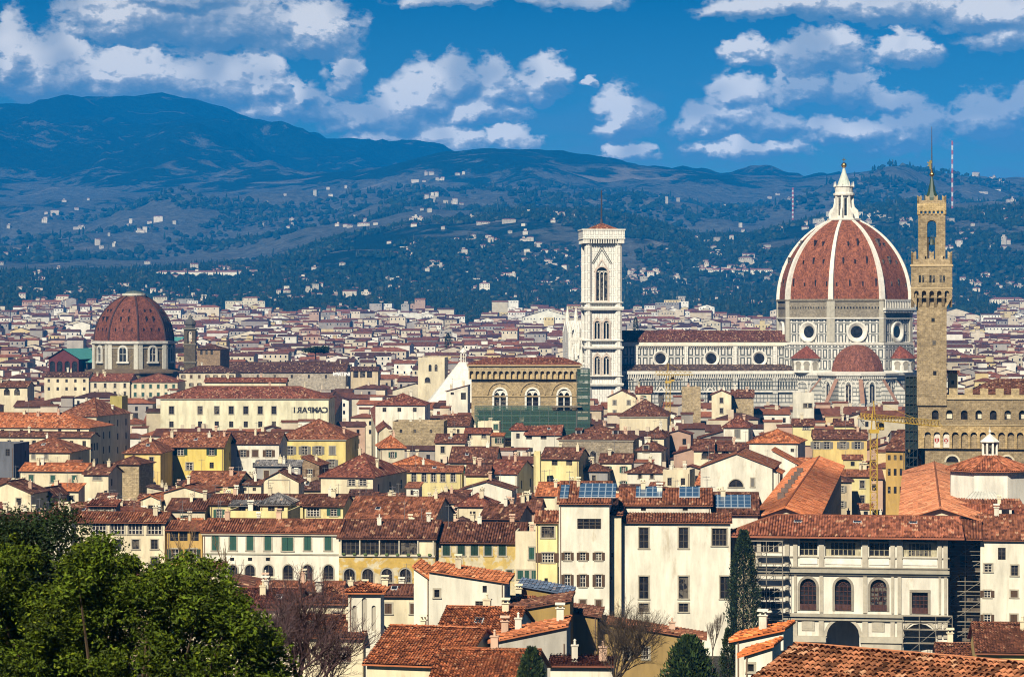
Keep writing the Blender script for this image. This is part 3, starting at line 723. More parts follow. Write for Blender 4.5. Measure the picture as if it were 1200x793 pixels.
    if label is None and roof in ('side', 'hip', 'shedf') and W > 8 and rng.random() < .35:
        x, y = rng.uniform(x0 + 2.4, x1 - 2.4), dp*.5; bw = rng.uniform(1.3, 2.2); zz = roofz(x, y); q = MB(); q.box(-bw, bw, -1.6, 1.8, -1.5, 1.9); bo = q.build('roof_room', STUCCO, root, wc, (x, y, zz))
        q = MB(); q.box(-.45, .45, -1.66, -1.5, .3, 1.3); q.build('window', GLASS, bo); q = MB(); roof_plane(q, [(-bw-.35,-2.0,1.9),(bw+.35,-2.0,1.9),(bw+.35,2.1,2.8),(-bw-.35,2.1,2.8)]); q.build('room_roof', [ROOF, PLAIN], bo, rcol)
    if roof in ('side', 'hip', 'shedf'):
        sp = rise / (dp/2 if roof != 'shedf' else dp)
        for k in range((rng.choice([0, 0, 1]) if D < 800 and W > 7 else 0) if sky_ is None else sky_):
            x, y = rng.uniform(x0 + W*.25, x1 - W*.25), dp * .2; skylight(root, x, y, roofz(x, y) + t, sp)
        for k in range(dorm):
            x = x0 + W * (k + .5) / dorm; y = dp * .16; dormer(root, x, y, roofz(x, y), 1.7, 1.2, wall if wall in WALLC else 'cream', rc if isinstance(rc, str) else 'brown')
    plot(fr, W, dp, (x0 + x1) / 2); SCREEN.append((px0, px1, yr, yb or ye + 24, D))
    root['_d'] = D; 
    return root, fr, dict(x0=x0, x1=x1, ze=ze, dp=dp, rise=rise, D=D)
def solar_panel(root, x0, x1, y0, y1, zf):
    mb = MB(); z0, z1 = zf(y0) + .45, zf(y1) + .45
    mb.add([(x0,y0,z0),(x1,y0,z0),(x1,y1,z1),(x0,y1,z1)]); mb.add([(x0,y0,z0-.12),(x1,y0,z0-.12),(x1,y0,z0),(x0,y0,z0)], 1); mb.add([(x1,y0,z0-.12),(x1,y1,z1-.12),(x1,y1,z1),(x1,y0,z0)], 1)
    return mb.build('solar_panel', [SOLAR, METAL], root, (.5,.52,.55))
# ---------------------------------------------------------------- landmarks
WH = (.80,.77,.69); WH2 = (.70,.67,.60); DK = (.05,.06,.06); BR = (.27,.21,.14)
def pointed(r0, z0, r1, z1, n=14):
    h = z1 - z0; d = r0 - r1; rho = (h*h + d*d) / (2*d)
    return [(math.sqrt(max(0, rho*rho - (h*k/n)**2)) - (rho - r0), z0 + h*k/n) for k in range(n+1)]
def oct_pts(r, rot, n=8): return [(r*math.cos(rot + math.tau*k/n), r*math.sin(rot + math.tau*k/n)) for k in range(n)]
def corbel_row(mb, x0, x1, y, z0, z1, step, w, d, mi=0):
    n = int((x1 - x0) / step)
    for k in range(n + 1):
        x = x0 + (x1 - x0) * (k + .5) / (n + 1); mb.box(x - w/2, x + w/2, y - d, y, z0, z1, mi)
def ring(mb, cx, cz, r0, r1, y0, y1, n=28, mi=0, mi2=1):
    """Round window surround on a wall facing -y: rim at y0 sloping inward to y1."""
    for k in range(n):
        a, b = math.tau*k/n, math.tau*(k+1)/n; p = lambda r, t, y: (cx + r*math.cos(t), y, cz + r*math.sin(t))
        rm = r0 * .86
        mb.add([p(r0,b,y1), p(r0,a,y1), p(r0,a,y0), p(r0,b,y0)], mi); mb.add([p(r0,b,y0), p(r0,a,y0), p(rm,a,y0), p(rm,b,y0)], mi)
        mb.add([p(rm,b,y0), p(rm,a,y0), p(r1,a,y1-.04), p(r1,b,y1-.04)], mi)
    mb.add([(cx + r1*math.cos(-math.tau*k/n), y1-.05, cz + r1*math.sin(-math.tau*k/n)) for k in range(n)], mi2)
def arc_trim(mb, x, z, r, t, y, d, n=10, mi=0, pointed_=False):
    P = []
    for k in range(n + 1):
        a = math.pi * k / n
        if pointed_:
            # two arcs of radius 2r struck from the springers
            aa = a if a <= math.pi/2 else math.pi - a; th = aa * 2 / 3
            px_, pz_ = 2*r*math.cos(th) - r, 2*r*math.sin(th); px_ = px_ if a <= math.pi/2 else -px_
            s = (r + t) / r; P.append(((px_, pz_), (px_*s, pz_*s)))
        else: P.append(((r*math.cos(a), r*math.sin(a)), ((r+t)*math.cos(a), (r+t)*math.sin(a))))
    for k in range(n):
        (a0, b0), (a1, b1) = P[k], P[k+1]
        mb.add([(x+a0[0],y-d,z+a0[1]),(x+b0[0],y-d,z+b0[1]),(x+b1[0],y-d,z+b1[1]),(x+a1[0],y-d,z+a1[1])][::-1], mi)
        mb.add([(x+b0[0],y-d,z+b0[1]),(x+b0[0],y,z+b0[1]),(x+b1[0],y,z+b1[1]),(x+b1[0],y-d,z+b1[1])], mi)
        mb.add([(x+a0[0],y-d,z+a0[1]),(x+a1[0],y-d,z+a1[1]),(x+a1[0],y+.1,z+a1[1]),(x+a0[0],y+.1,z+a0[1])], mi)
def facet_part(name, mb, mats, parent, ang, col=None):
    """Local builder facing -y, turned so that -y points to angle ang."""
    o = mb.build(name, mats, parent, col); o.rotation_euler = (0, 0, ang + math.pi/2); return o

def cathedral():
    fr = Frame(989, 1170, R(4.7)); root = fr.empty('cathedral')
    tag(root, 'marble cathedral with huge red ribbed dome, white lantern and long nave', 'cathedral')
    Z = lambda py, y=-26.3: fr.lz(py, 0, y)
    rot = R(-67.5); AP = math.cos(R(22.5))
    RD = 28.0; zb = Z(351, -26); zt = Z(258.5, 0)
    prof = pointed(RD - .3, zb, 6.4, zt, 18)
    for k in range(8):
        a0 = rot + math.tau*k/8
        mb = MB(); mb.lathe(prof, 1, 0, a0=a0, a1=a0 + math.tau/8, cap=False); mb.build('dome_face', DOME, root, (.25,.088,.048))
        r = MB(); c, s = math.cos(a0), math.sin(a0); tx, ty = -s, c
        for i in range(len(prof)-1):
            (r0, z0), (r1, z1) = prof[i], prof[i+1]; w0 = 1.0 - .5*i/len(prof); w1 = 1.0 - .5*(i+1)/len(prof)
            P = lambda rr, z, w: ((rr*c + tx*w), (rr*s + ty*w), z)
            r.add([P(r0+.9,z0,-w0), P(r0+.9,z0,w0), P(r1+.9,z1,w1), P(r1+.9,z1,-w1)]); r.add([P(r0-.8,z0,-w0*1.2), P(r0+.9,z0,-w0), P(r1+.9,z1,-w1), P(r1-.8,z1,-w1*1.2)]); r.add([P(r0+.9,z0,w0), P(r0-.8,z0,w0*1.2), P(r1-.8,z1,w1*1.2), P(r1+.9,z1,w1)])
        r.build('rib', PLAIN, root, WH)
    # putlog openings in the shell
    for fk in (-2, -1, 0, 1):
        ang = -math.pi/2 + fk*math.pi/4
        mb = MB()
        for row, (i, n) in enumerate(((3, 4), (8, 3), (12, 2))):
            rr, zz = prof[i]; ap = rr * AP
            for q in range(n):
                x = (q - (n-1)/2) * rr * .20; hh_ = (1.5, 2.6, 1.9, 3.2)[(q + row + fk) % 4]; mb.box(x-.26, x+.26, -ap-.12, -ap+1.2 + hh_*.25, zz, zz+hh_)
        facet_part('dome_opening', mb, GLASS, root, ang)
    # lantern
    lz = lambda py: fr.lz(py, 0, 0); L = lambda: MB()
    m = L(); m.lathe([(6.6, zt-.3), (7.2, zt+.1), (7.2, zt+.8), (6.4, zt+.9)], 8, rot); m.build('lantern_platform', PLAIN, root, WH)
    lant = L(); lant.lathe([(3.5, zt+.8), (3.5, lz(229))], 8, rot); lan = lant.build('lantern', PLAIN, root, WH)
    m = L(); m.lathe([(3.6, lz(230)), (4.5, lz(229)), (4.5, lz(227)), (3.7, lz(226)), (3.9, lz(220)), (4.3, lz(219)), (3.2, lz(218))], 16, rot); m.build('cornice', PLAIN, lan, WH)
    for k in range(8):
        a = rot + math.tau*k/8; c, s = math.cos(a), math.sin(a); m = L()
        w = .38; P = lambda rr, z, t: (rr*c - s*t, rr*s + c*t, z)
        pr = [(3.2, zt+.8), (6.3, zt+.8), (6.3, lz(250)), (5.7, lz(246)), (4.6, lz(243)), (4.2, lz(238)), (4.1, lz(229)), (3.2, lz(229))]
        m.add([P(x, z, w) for x, z in pr][::-1]); m.add([P(x, z, -w) for x, z in pr])
        for i in range(len(pr)-1): m.add([P(*pr[i], -w), P(*pr[i], w), P(*pr[i+1], w), P(*pr[i+1], -w)])
        m.tube((5.9*c, 5.9*s, lz(251)), (5.9*c, 5.9*s, lz(246)), .45, .05, 5); m.build('lantern_buttress', PLAIN, lan, WH)
        m = L(); a2 = a + math.pi/8; m.box(-.55, .55, -3.5*AP-.06, -3.5*AP+.1, zt+2, lz(232)); facet_part('window', m, GLASS, lan, a2)
        m = L(); m.tube((4.1*math.cos(a), 4.1*math.sin(a), lz(219)), (4.1*math.cos(a), 4.1*math.sin(a), lz(213)), .35, .08, 5); m.build('pinnacle', PLAIN, lan, WH)
    m = L(); m.lathe([(3.0, lz(219)), (2.2, lz(212)), (1.0, lz(203)), (.5, lz(197.5))], 16, rot); m.build('spire', PLAIN, lan, (.62,.68,.60))
    m = L(); z0 = lz(193.8); m.lathe([(1.15*math.sin(math.pi*k/10)+1e-5, z0 - 1.15*math.cos(math.pi*k/10)) for k in range(11)], 16); m.build('golden_ball', GOLD, lan, smooth=True)
    m = L(); m.box(-.13,.13,-.1,.1,z0+1.1,z0+3.3); m.box(-.7,.7,-.1,.1,z0+2.2,z0+2.5); m.build('cross', GOLD, lan)
    # drum
    z351, z373, z404 = zb, Z(373), Z(404)
    m = L(); m.lathe([(RD+.3, z373), (RD+.3, z351-.6), (RD+.9, z351-.5), (RD+.9, z351+.2), (RD-1, z351+.3)], 8, rot); m.build('upper_drum', MASON, root, (.30,.27,.22))
    m = L(); m.lathe([(RD, z404), (RD, z373-.4)], 8, rot, cap=False); m.build('drum', MARBLE, root)
    for (za, zc, rr) in ((z373-.4, z373+.5, .9), (z404-.2, z404+1.1, 1.0)):
        m = L(); m.lathe([(RD, za), (RD+rr, za+.2), (RD+rr, zc-.2), (RD, zc)], 8, rot, cap=False); m.build('cornice', PLAIN, root, WH2)
    for fk in range(-2, 3):
        ang = -math.pi/2 + fk*math.pi/4; ap = RD*AP
        m = L(); ring(m, 0, (z404+z373)/2 - .1, 4.3, 2.5, -ap-.9, -ap-.02); facet_part('round_window', m, [PLAIN, GLASS], root, ang, WH)
        m = L(); corbel_row(m, -9.6, 9.6, -ap-.28, z351-3.6, z351-2.9, 1.3, .5, .25); facet_part('corbels', m, GLASS, root, ang)
        for s in (-1, 1): m = L(); m.box(s*10.1-.9, s*10.1+.9, -ap-.75, -ap, z404+1.1, z351-.6); facet_part('pilaster', m, PLAIN, root, ang, (.50,.47,.39))
    # finished gallery on one facet only
    ang = -math.pi/2 + math.pi/4; ap = (RD+.9)*AP; g = L()
    g.box(-11.6, 11.6, -ap-1.3, -ap, z351-4.3, z351-3.4); g.box(-11.6, 11.6, -ap-1.3, -ap-.9, z351-.6, z351+.1)
    for k in range(19): x = -11.2 + 22.4*k/18; g.box(x-.22, x+.22, -ap-1.25, -ap-.95, z351-3.4, z351-.6)
    corbel_row(g, -11.3, 11.3, -ap, z351-5.3, z351-4.3, 1.2, .45, 1.0); facet_part('marble_gallery', g, PLAIN, root, ang, WH)
    # crossing body below the drum
    z437, z441 = Z(437, -34), Z(441, -34)
    m = L(); m.lathe([(RD+1.5, -1), (RD+1.5, z404-.2)], 8, rot); m.build('crossing_wall', MARBLE, root)
    m = L(); m.lathe([(33, -1), (33, z437-.5)], 8, rot); m.build('lower_wall', MARBLE3, root)
    m = L(); m.lathe([(33, z437-1.5), (34.2, z437-1), (34.2, z437), (33, z437+.1), (28.5, z437+1)], 8, rot); m.build('cornice', PLAIN, root, WH)
    # exedrae on the diagonal faces
    for fk in (-1, 1):
        ang = -math.pi/2 + fk*math.pi/4; c, s = math.cos(ang)*27.5, math.sin(ang)*27.5
        e = L(); e.lathe([(6.0, z437), (6.0, Z(421.5, -27)), (6.6, Z(420.5, -27)), (6.6, Z(419.5, -27))], 14, ang, c, s); ex = e.build('exedra', PLAIN, root, WH)
        e = L(); e.lathe([(7.0, Z(420, -27)), (6.3, Z(418.5,-27)), (3.2, Z(411, -24)), (.01, Z(405, -20))], 14, ang, 0, 0, cap=False); o = e.build('exedra_roof', DOME, ex, (.20,.062,.042), (c, s, 0))
        for q in range(-2, 3):
            aa = ang + q*R(34); n = L(); h0, h1 = z437+1.2, Z(424, -27)
            n.add([(x, -6.08, h0+z) for x, z in arch_pts(2.0, h1-h0)]); arc_trim(n, 0, h1-1.0, 1.0, .35, -6.02, .2, mi=1)
            o = n.build('niche', [PLAIN, PLAIN], ex, (.36,.33,.27), (c, s, 0)); o.rotation_euler = (0, 0, aa + math.pi/2)
    # front tribune with half dome
    cy_ = -26.0
    hd = [(11.0*math.cos(t), z437 + (Z(403.5, cy_)-z437)*math.sin(t)) for t in [math.pi/2*k/10 for k in range(11)]]; hd[-1] = (.01, hd[-1][1])
    m = L(); m.lathe(hd, 10, R(-96), 0, 0, cap=False); m.build('half_dome', DOME, root, (.20,.078,.052), (0, cy_, 0))
    m = L(); m.lathe([(.3, hd[-1][1]-.3), (.45, hd[-1][1]+.6), (.05, hd[-1][1]+1.3)], 8); m.build('finial', PLAIN, root, WH, (0, cy_, 0))
    m = L(); m.lathe([(16, Z(475, -45)), (16, z441)], 10, R(-96)); m.build('tribune_wall', MARBLE3, root, None, (0, cy_, 0))
    m = L(); m.lathe([(16, z441), (17.3, z441+.5), (17.5, z437), (11, z437+.6)], 10, R(-96)); m.build('tribune_cornice', PLAIN, root, WH, (0, cy_, 0))
    m = L(); m.lathe([(24.5, -1), (24.5, Z(478, -48)), (25.2, Z(477.5, -48)), (25.2, Z(476.5, -48)), (16, Z(472, -42))], 10, R(-96)); m.build('chapel_ring', MARBLE3, root, None, (0, cy_, 0))
    for k in range(-3, 3):
        a = R(-96 + 36*(k+1)); c, s = math.cos(a), math.sin(a)
        if s > .2: continue
        sp = L(); w = .8; P = lambda rr, z, t: (rr*c - s*t, rr*s + c*t, z); pr = [(15.5, Z(476, -46)), (24.3, Z(476, -46)), (24.3, Z(472.5, -50)), (15.5, z441-.4)]
        sp.add([P(x, z, w) for x, z in pr][::-1], 0); sp.add([P(x, z, -w) for x, z in pr], 0); sp.add([P(*pr[1], -w), P(*pr[1], w), P(*pr[2], w), P(*pr[2], -w)], 0); sp.add([P(*pr[2], -w-.1), P(*pr[2], w+.1), P(*pr[3], w+.1), P(*pr[3], -w-.1)], 1)
        sp.build('spur_buttress', [MARBLE3, PLAIN], root, (.33,.19,.135), (0, cy_, 0))
        a2 = a + R(18); apx = 16*math.cos(R(18)); n = L(); h0, h1 = Z(472, -42), Z(447, -42)
        n.add([(x, -apx-.06, h0+z) for x, z in arch_pts(2.2, h1-h0-1)], 1); arc_trim(n, 0, h1-2.2, 1.2, .5, -apx, .35, pointed_=True); arc_trim(n, 0, h1-2.6, 3.2, .45, -apx, .3)
        for sg in (-1, 1): n.box(sg*1.35-.25, sg*1.35+.25, -apx-.3, -apx, h0, h1-2.2)
        n.box(-.1,.1,-apx-.15,-apx-.05,h0,h1-2); facet_part('gothic_window', n, [PLAIN, GLASS], root, a2, WH2).location = (0, cy_, 0)
    # blind arches on the diagonal lower wall
    for fk in (-1,):
        ang = -math.pi/2 + fk*math.pi/4; n = L(); apx = 33*AP
        for q in (-1, 0, 1): arc_trim(n, q*6.6, z441-5, 2.6, .5, -apx, .3); n.box(q*6.6-3.2, q*6.6-2.7, -apx-.3, -apx, z441-9, z441-5); n.box(q*6.6+2.7, q*6.6+3.2, -apx-.3, -apx, z441-9, z441-5)
        corbel_row(n, -13, 13, -apx, z437-2.3, z437-1.2, 1.0, .4, .9); facet_part('blind_arcade', n, PLAIN, root, ang, WH2)
    n = L()
    for kk in range(-1, 3):
        a2 = R(-96 + 36*kk + 18); apx = 16*math.cos(R(18)) ; 
        b_ = L(); corbel_row(b_, -4.9, 4.9, -apx, z441-.9, z441+.3, .85, .35, .9); facet_part('corbels', b_, PLAIN, root, a2, WH).location = (0, cy_, 0)
    # nave
    X1 = -24.0; X0 = fr.lx(684, -20)
    za, zr = fr.lz(401, -60, -10.5), fr.lz(387, -60, 0)
    m = L(); m.box(X0, X1, -10.5, 10.5, 10, za, bottom=False); m.build('nave_wall', MARBLE, root)
    r = L(); roof_plane(r, [(X0-.2,-11.6,za+.3),(X1,-11.6,za+.3),(X1,0,zr),(X0-.2,0,zr)]); roof_plane(r, [(X1,11.6,za+.3),(X0-.2,11.6,za+.3),(X0-.2,0,zr),(X1,0,zr)]); r.build('nave_roof', [ROOF, PLAIN], root, (.135,.055,.042))
    m = L(); m.box(X0, X1, -11.4, -10.5, za-1.5, za+.1); m.build('nave_cornice', PLAIN, root, (.86,.80,.66))
    m = L(); corbel_row(m, X0, X1, -10.5, za-2.4, za-1.5, .9, .4, .6); m.build('corbels', PLAIN, root, (.4,.37,.32))
    for p in (774, 833.5, 889.7, 715): 
        x = fr.lx(p, -10.5); m = L(); ring(m, x, fr.lz(420, x, -10.5), 3.3, 2.2, -11.1, -10.52); m.build('round_window', [PLAIN, GLASS], root, WH)
    for p in (745, 803.8, 861.5, 908): 
        x = fr.lx(p, -10.5); m = L(); m.box(x-.8, x+.8, -11.2, -10.5, fr.lz(433, x, -10.5), za-1.5); m.build('pilaster', MARBLE2, root, None)
    zg1, zg0 = fr.lz(434.5, -60, -21), fr.lz(443, -60, -21); 
    m = L(); m.box(X0, X1+2, -20, -10.5, -1, zg1-.3, bottom=False); m.build('aisle_wall', MARBLE3, root)
    r = L(); r.add([(X0,-21.2,zg1+.1),(X1,-21.2,zg1+.1),(X1,-10.5,zg1+2.6),(X0,-10.5,zg1+2.6)]); r.build('aisle_roof', ROOF, root, (.10,.065,.055))
    m = L(); m.box(X0, X1+2, -21.3, -20, zg1-1.3, zg1); m.box(X0, X1+2, -20.5, -20, zg0-.4, zg0+.3); corbel_row(m, X0, X1+2, -20, zg1-2.9, zg1-1.3, .95, .42, 1.1); m.build('aisle_gallery', PLAIN, root, WH)
    m = L(); zz0, zz1 = fr.lz(456, -60, -21), fr.lz(446.5, -60, -21)
    n_ = int((X1 - X0) / 1.15)
    for k in range(n_): x = X0 + (X1-X0)*(k+.5)/n_; m.add([(x+a, -20.08, zz0+b_) for a, b_ in arch_pts(.55, zz1-zz0, 4)])
    m.build('lancet_frieze', PLAIN, root, (.07,.085,.09))
    m = L(); m.box(X0, X1+2, -20.9, -20, fr.lz(459.5,-60,-20), fr.lz(457.5,-60,-20)); m.build('string_course', PLAIN, root, WH2)
    for p in (745, 803, 861, 908): x = fr.lx(p, -20); m = L(); m.box(x-1, x+1, -21.5, -20, -1, zg0); m.build('buttress', MARBLE3, root, None)
    for p in (775, 832): 
        x = fr.lx(p, -20); m = L(); zz = fr.lz(478, x, -20); m.add([(x+a, -20.1, zz+b_) for a, b_ in arch_pts(2.2, 7)], 1); arc_trim(m, x, zz+5.9, 1.2, .5, -20, .4, pointed_=True)
        for sg in (-1, 1): m.add([(x+sg*.3,-20.5,zz+11),(x,-20.5,zz+11.6),(x+sg*3.2,-20.5,zz+6),(x+sg*2.7,-20.5,zz+6)][::sg], 0)
        m.build('gothic_window', [PLAIN, GLASS], root, WH2)
    # west front, seen end on beyond the bell tower
    f = L(); fx0, fx1 = fr.lx(668, -18), X0 + 1; zt_ = fr.lz(384, -110, -5)
    pr = [(-20.5,-1),(20.5,-1),(20.5,zt_-14),(11,zt_-12),(11,zt_-3),(0,zt_+3),(-11,zt_-3),(-11,zt_-12),(-20.5,zt_-14)]
    f.add([(fx0, y, z) for y, z in pr][::-1]); f.add([(fx1, y, z) for y, z in pr])
    for i in range(len(pr)): a, b_ = pr[i], pr[(i+1) % len(pr)]; f.add([(fx0,*a),(fx1,*a),(fx1,*b_),(fx0,*b_)])
    fo = f.build('west_front', MARBLE2, root)
    for yy in (-20.5, -11, 0, 11):
        for xx in (fx0+.8, fx1-2):
            zb_ = zt_ - (14 if abs(yy) > 15 else 4 if yy else -2); p = L(); p.tube((xx,yy,zb_-8),(xx,yy,zb_+2),.9,.9,8); p.tube((xx,yy,zb_+2),(xx,yy,zb_+7),1.0,.05,8); p.build('pinnacle', PLAIN, fo, WH)
    for zz in (zt_-26, zt_-15, zt_-5):
        p = L(); p.box(fx0-.5, fx1, -21.2, -20.4, zz, zz+1.0); corbel_row(p, fx0, fx1, -20.4, zz-1.2, zz, .9, .4, .6); p.build('cornice', PLAIN, fo, WH)
    for q in range(3): x = fx0 + 1.4 + q*1.9; p = L(); p.add([(x+a, -20.62, zt_-24+b_) for a, b_ in arch_pts(.9, 6)]); p.build('niche', PLAIN, fo, (.15,.15,.14))
    PLOTS.append((fr.X(-45, 0), fr.Y(-45, 0), 85, 40, fr.rot)); PLOTS.append((fr.X(0, -25), fr.Y(0, -25), 36, 36, fr.rot)); SCREEN.append((728, 915, 387, 470, 1149)); SCREEN.append((915, 1070, 250, 475, 1115))
cathedral()

def bell_tower():
    D = 1141; fr = Frame(704.8, D, R(4.7)); root = fr.empty('bell_tower'); tag(root, 'square white marble bell tower with flat tiled cap and mast beside the nave', 'bell tower')
    h = 6.3; Z = lambda py: fr.lz(py, 0, -h)
    zs = [-1, Z(449), Z(406), Z(359.5), Z(283)]
    mb = MB(); wins = []
    zq = Z(352); wins.append((fr.lx(705.3, -h), zq, 4.7, Z(313)-zq, 3))
    for p in (699.9, 710.6): wins.append((fr.lx(p, -h), Z(397), 2.2, Z(376)-Z(397), 2)); wins.append((fr.lx(p, -h), Z(438.5), 2.2, Z(417.5)-Z(438.5), 2))
    holes = [(x + h, z, w, hh, True) for x, z, w, hh, n in wins]
    wall_face(mb, (-h,-h,0), (1,0,0), 2*h, -1, Z(283), holes, (0,1,0), 0, 1.3)
    for rz in (90, 180, 270):
        pass
    mb.add([(h,-h,-1),(h,h,-1),(h,h,Z(283)),(h,-h,Z(283))]); mb.add([(-h,h,-1),(-h,-h,-1),(-h,-h,Z(283)),(-h,h,Z(283))]); mb.add([(h,h,-1),(-h,h,-1),(-h,h,Z(283)),(h,h,Z(283))])
    mb.build('shaft', MARBLE2, root)
    for sx in (-1, 1):
        for sy in (-1, 1):
            m = MB(); m.lathe([(1.5, -1), (1.5, Z(283))], 8, R(22.5), sx*(h-.1), sy*(h-.1)); m.build('corner_buttress', MARBLE2, root)
    for py, t, o_ in ((449, 1.1, 1.2), (406, 1.0, 1.1), (359.5, 1.4, 1.3), (398.5, .5, .6), (440, .5, .6), (354, .5, .6)):
        m = MB(); e = h + 1.5 + o_*.35; m.lathe([((e-.3)*1.4142, Z(py)-t), (e*1.4142, Z(py)-t*.5), (e*1.4142, Z(py)), ((e-.5)*1.4142, Z(py)+.1)], 4, R(45)); m.build('cornice', PLAIN, root, WH)
    # crowning gallery
    g = MB(); e = h + 2.2; z0, z1 = Z(283), Z(268.5); g.box(-e, e, -e, e, Z(279), z1 - .5); gl = g.build('gallery', MARBLE2, root)
    m = MB(); m.box(-e-.3, e+.3, -e-.3, e+.3, z1-.5, z1); m.box(-e-.2, e+.2, -e-.2, e+.2, Z(279)-.4, Z(279)); m.build('cornice', PLAIN, gl, WH)
    m = MB()
    for s in (0, 1, 3):
        for k in range(17):
            t = -e + .5 + (2*e-1)*k/16
            if s == 0: m.box(t-.24, t+.24, -e+.1, -h, z0-.8, Z(279)-.4)
            elif s == 1: m.box(-e+.1, -h, t-.24, t+.24, z0-.8, Z(279)-.4)
            else: m.box(h, e-.1, t-.24, t+.24, z0-.8, Z(279)-.4)
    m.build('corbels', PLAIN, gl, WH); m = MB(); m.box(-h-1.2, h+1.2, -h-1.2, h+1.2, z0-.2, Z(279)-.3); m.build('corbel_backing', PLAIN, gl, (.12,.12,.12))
    m = MB(); zr = fr.lz(261, 0, 0); 
    for a, b_ in (((-h,-h),(h,-h)),((h,-h),(h,h)),((h,h),(-h,h)),((-h,h),(-h,-h))): roof_plane(m, [(*a,z1+.1),(*b_,z1+.1),(0,0,zr)])
    m.build('roof', [ROOF, PLAIN], root, ROOFC['rust'])
    m = MB(); m.tube((0,0,zr-.5),(0,0,zr+1.5),.7,.5,8); m.tube((0,0,zr+1),(0,0,fr.lz(223)),.36,.24,6); m.build('mast', METAL, root, (.05,.04,.05))
    for x, z, w, hh, n in wins:
        m = MB(); m.add([(a, -h+1.25, b_) for a, b_ in arch_pts(w, hh)], 1)
        for k in range(1, n):
            xx = -w/2 + w*k/n; m.tube((xx,-h+.5,0),(xx,-h+.5,hh-w*.55),.22,.2,6)
        for k in range(n): arc_trim(m, -w/2 + w*(k+.5)/n, hh-w*.55, w/n/2-.2, .2, -h+.6, .25, 6)
        m.box(-w/2, w/2, -h+.4, -h+.7, hh-w*.55+w/n/2, hh-w*.55+w/n/2+.25)
        wo = m.build('window', [PLAIN, GLASS], root, WH, (x, 0, z))
        f = MB(); t = .55
        for s in (-1, 1): f.box(s*(w/2+t/2)-t/2, s*(w/2+t/2)+t/2, -h-.35, -h, -.2, hh-w/2)
        arc_trim(f, 0, hh-w/2, w/2, t, -h, .35, 12); f.box(-w/2-t-.3, w/2+t+.3, -h-.5, -h, -.9, -.2)
        ap = hh + w*.62 + .6                     # gable over the arch
        for s in (-1, 1):
            q = [(s*(w/2+t+.5),-h-.3,hh-w*.4),(s*(w/2+t-.1),-h-.3,hh-w*.4),(0,-h-.3,ap-.9),(0,-h-.3,ap)]
            f.add(q if s > 0 else q[::-1], 1)
        f.build('frame', [PLAIN, PLAIN], wo, (.60,.50,.42))
    for py0, py1 in ((275, 0),): pass
    # triangular gable strips of dark marble over the top window
    m = MB(); x = wins[0][0]; zz = Z(308); za = Z(292)
    for s in (-1, 1):
        for o_ in (0, 1.1): q = [(x+s*(3.7+o_*.6),-h-.12,zz-.4),(x+s*(3.3+o_*.6),-h-.12,zz-.4),(x,-h-.12,za-.5+o_*1.2),(x,-h-.12,za+.1+o_*1.2)]; m.add(q if s > 0 else q[::-1])
    m.build('gable', PLAIN, root, (.10,.11,.10))
    PLOTS.append((fr.cx, fr.cy, 11, 11, fr.rot)); SCREEN.append((681, 730, 262, 465, D))
bell_tower()

def baptistery():
    fr = Frame(543, 1120, R(4.7)); root = fr.empty('baptistery'); tag(root, 'octagonal building with smooth white pyramid roof and small white lantern', 'baptistery')
    z0, z1 = fr.lz(474), fr.lz(424); rot = R(22.5)
    m = MB(); m.lathe([(15.2,-1),(15.2,z0)], 8, rot); m.build('wall', MARBLE, root)
    m = MB(); m.lathe([(16, z0-.6),(16.3, z0),(1.8, z1)], 8, rot); m.build('roof', PLAIN, root, (.80,.77,.68))
    m = MB(); z2 = fr.lz(413)
    for k in range(8): a = math.tau*k/8; m.tube((1.1*math.cos(a),1.1*math.sin(a),z1-.3),(1.1*math.cos(a),1.1*math.sin(a),z2),.17,.15,6)
    m.lathe([(1.5,z1-.4),(1.5,z1)], 8); m.lathe([(1.5,z2),(1.5,z2+.4),(.1,z2+2.0)], 8); m.build('lantern', PLAIN, root, WH)
    PLOTS.append((fr.cx, fr.cy, 15, 15, 0)); SCREEN.append((498, 552, 424, 470, 1105))
baptistery()

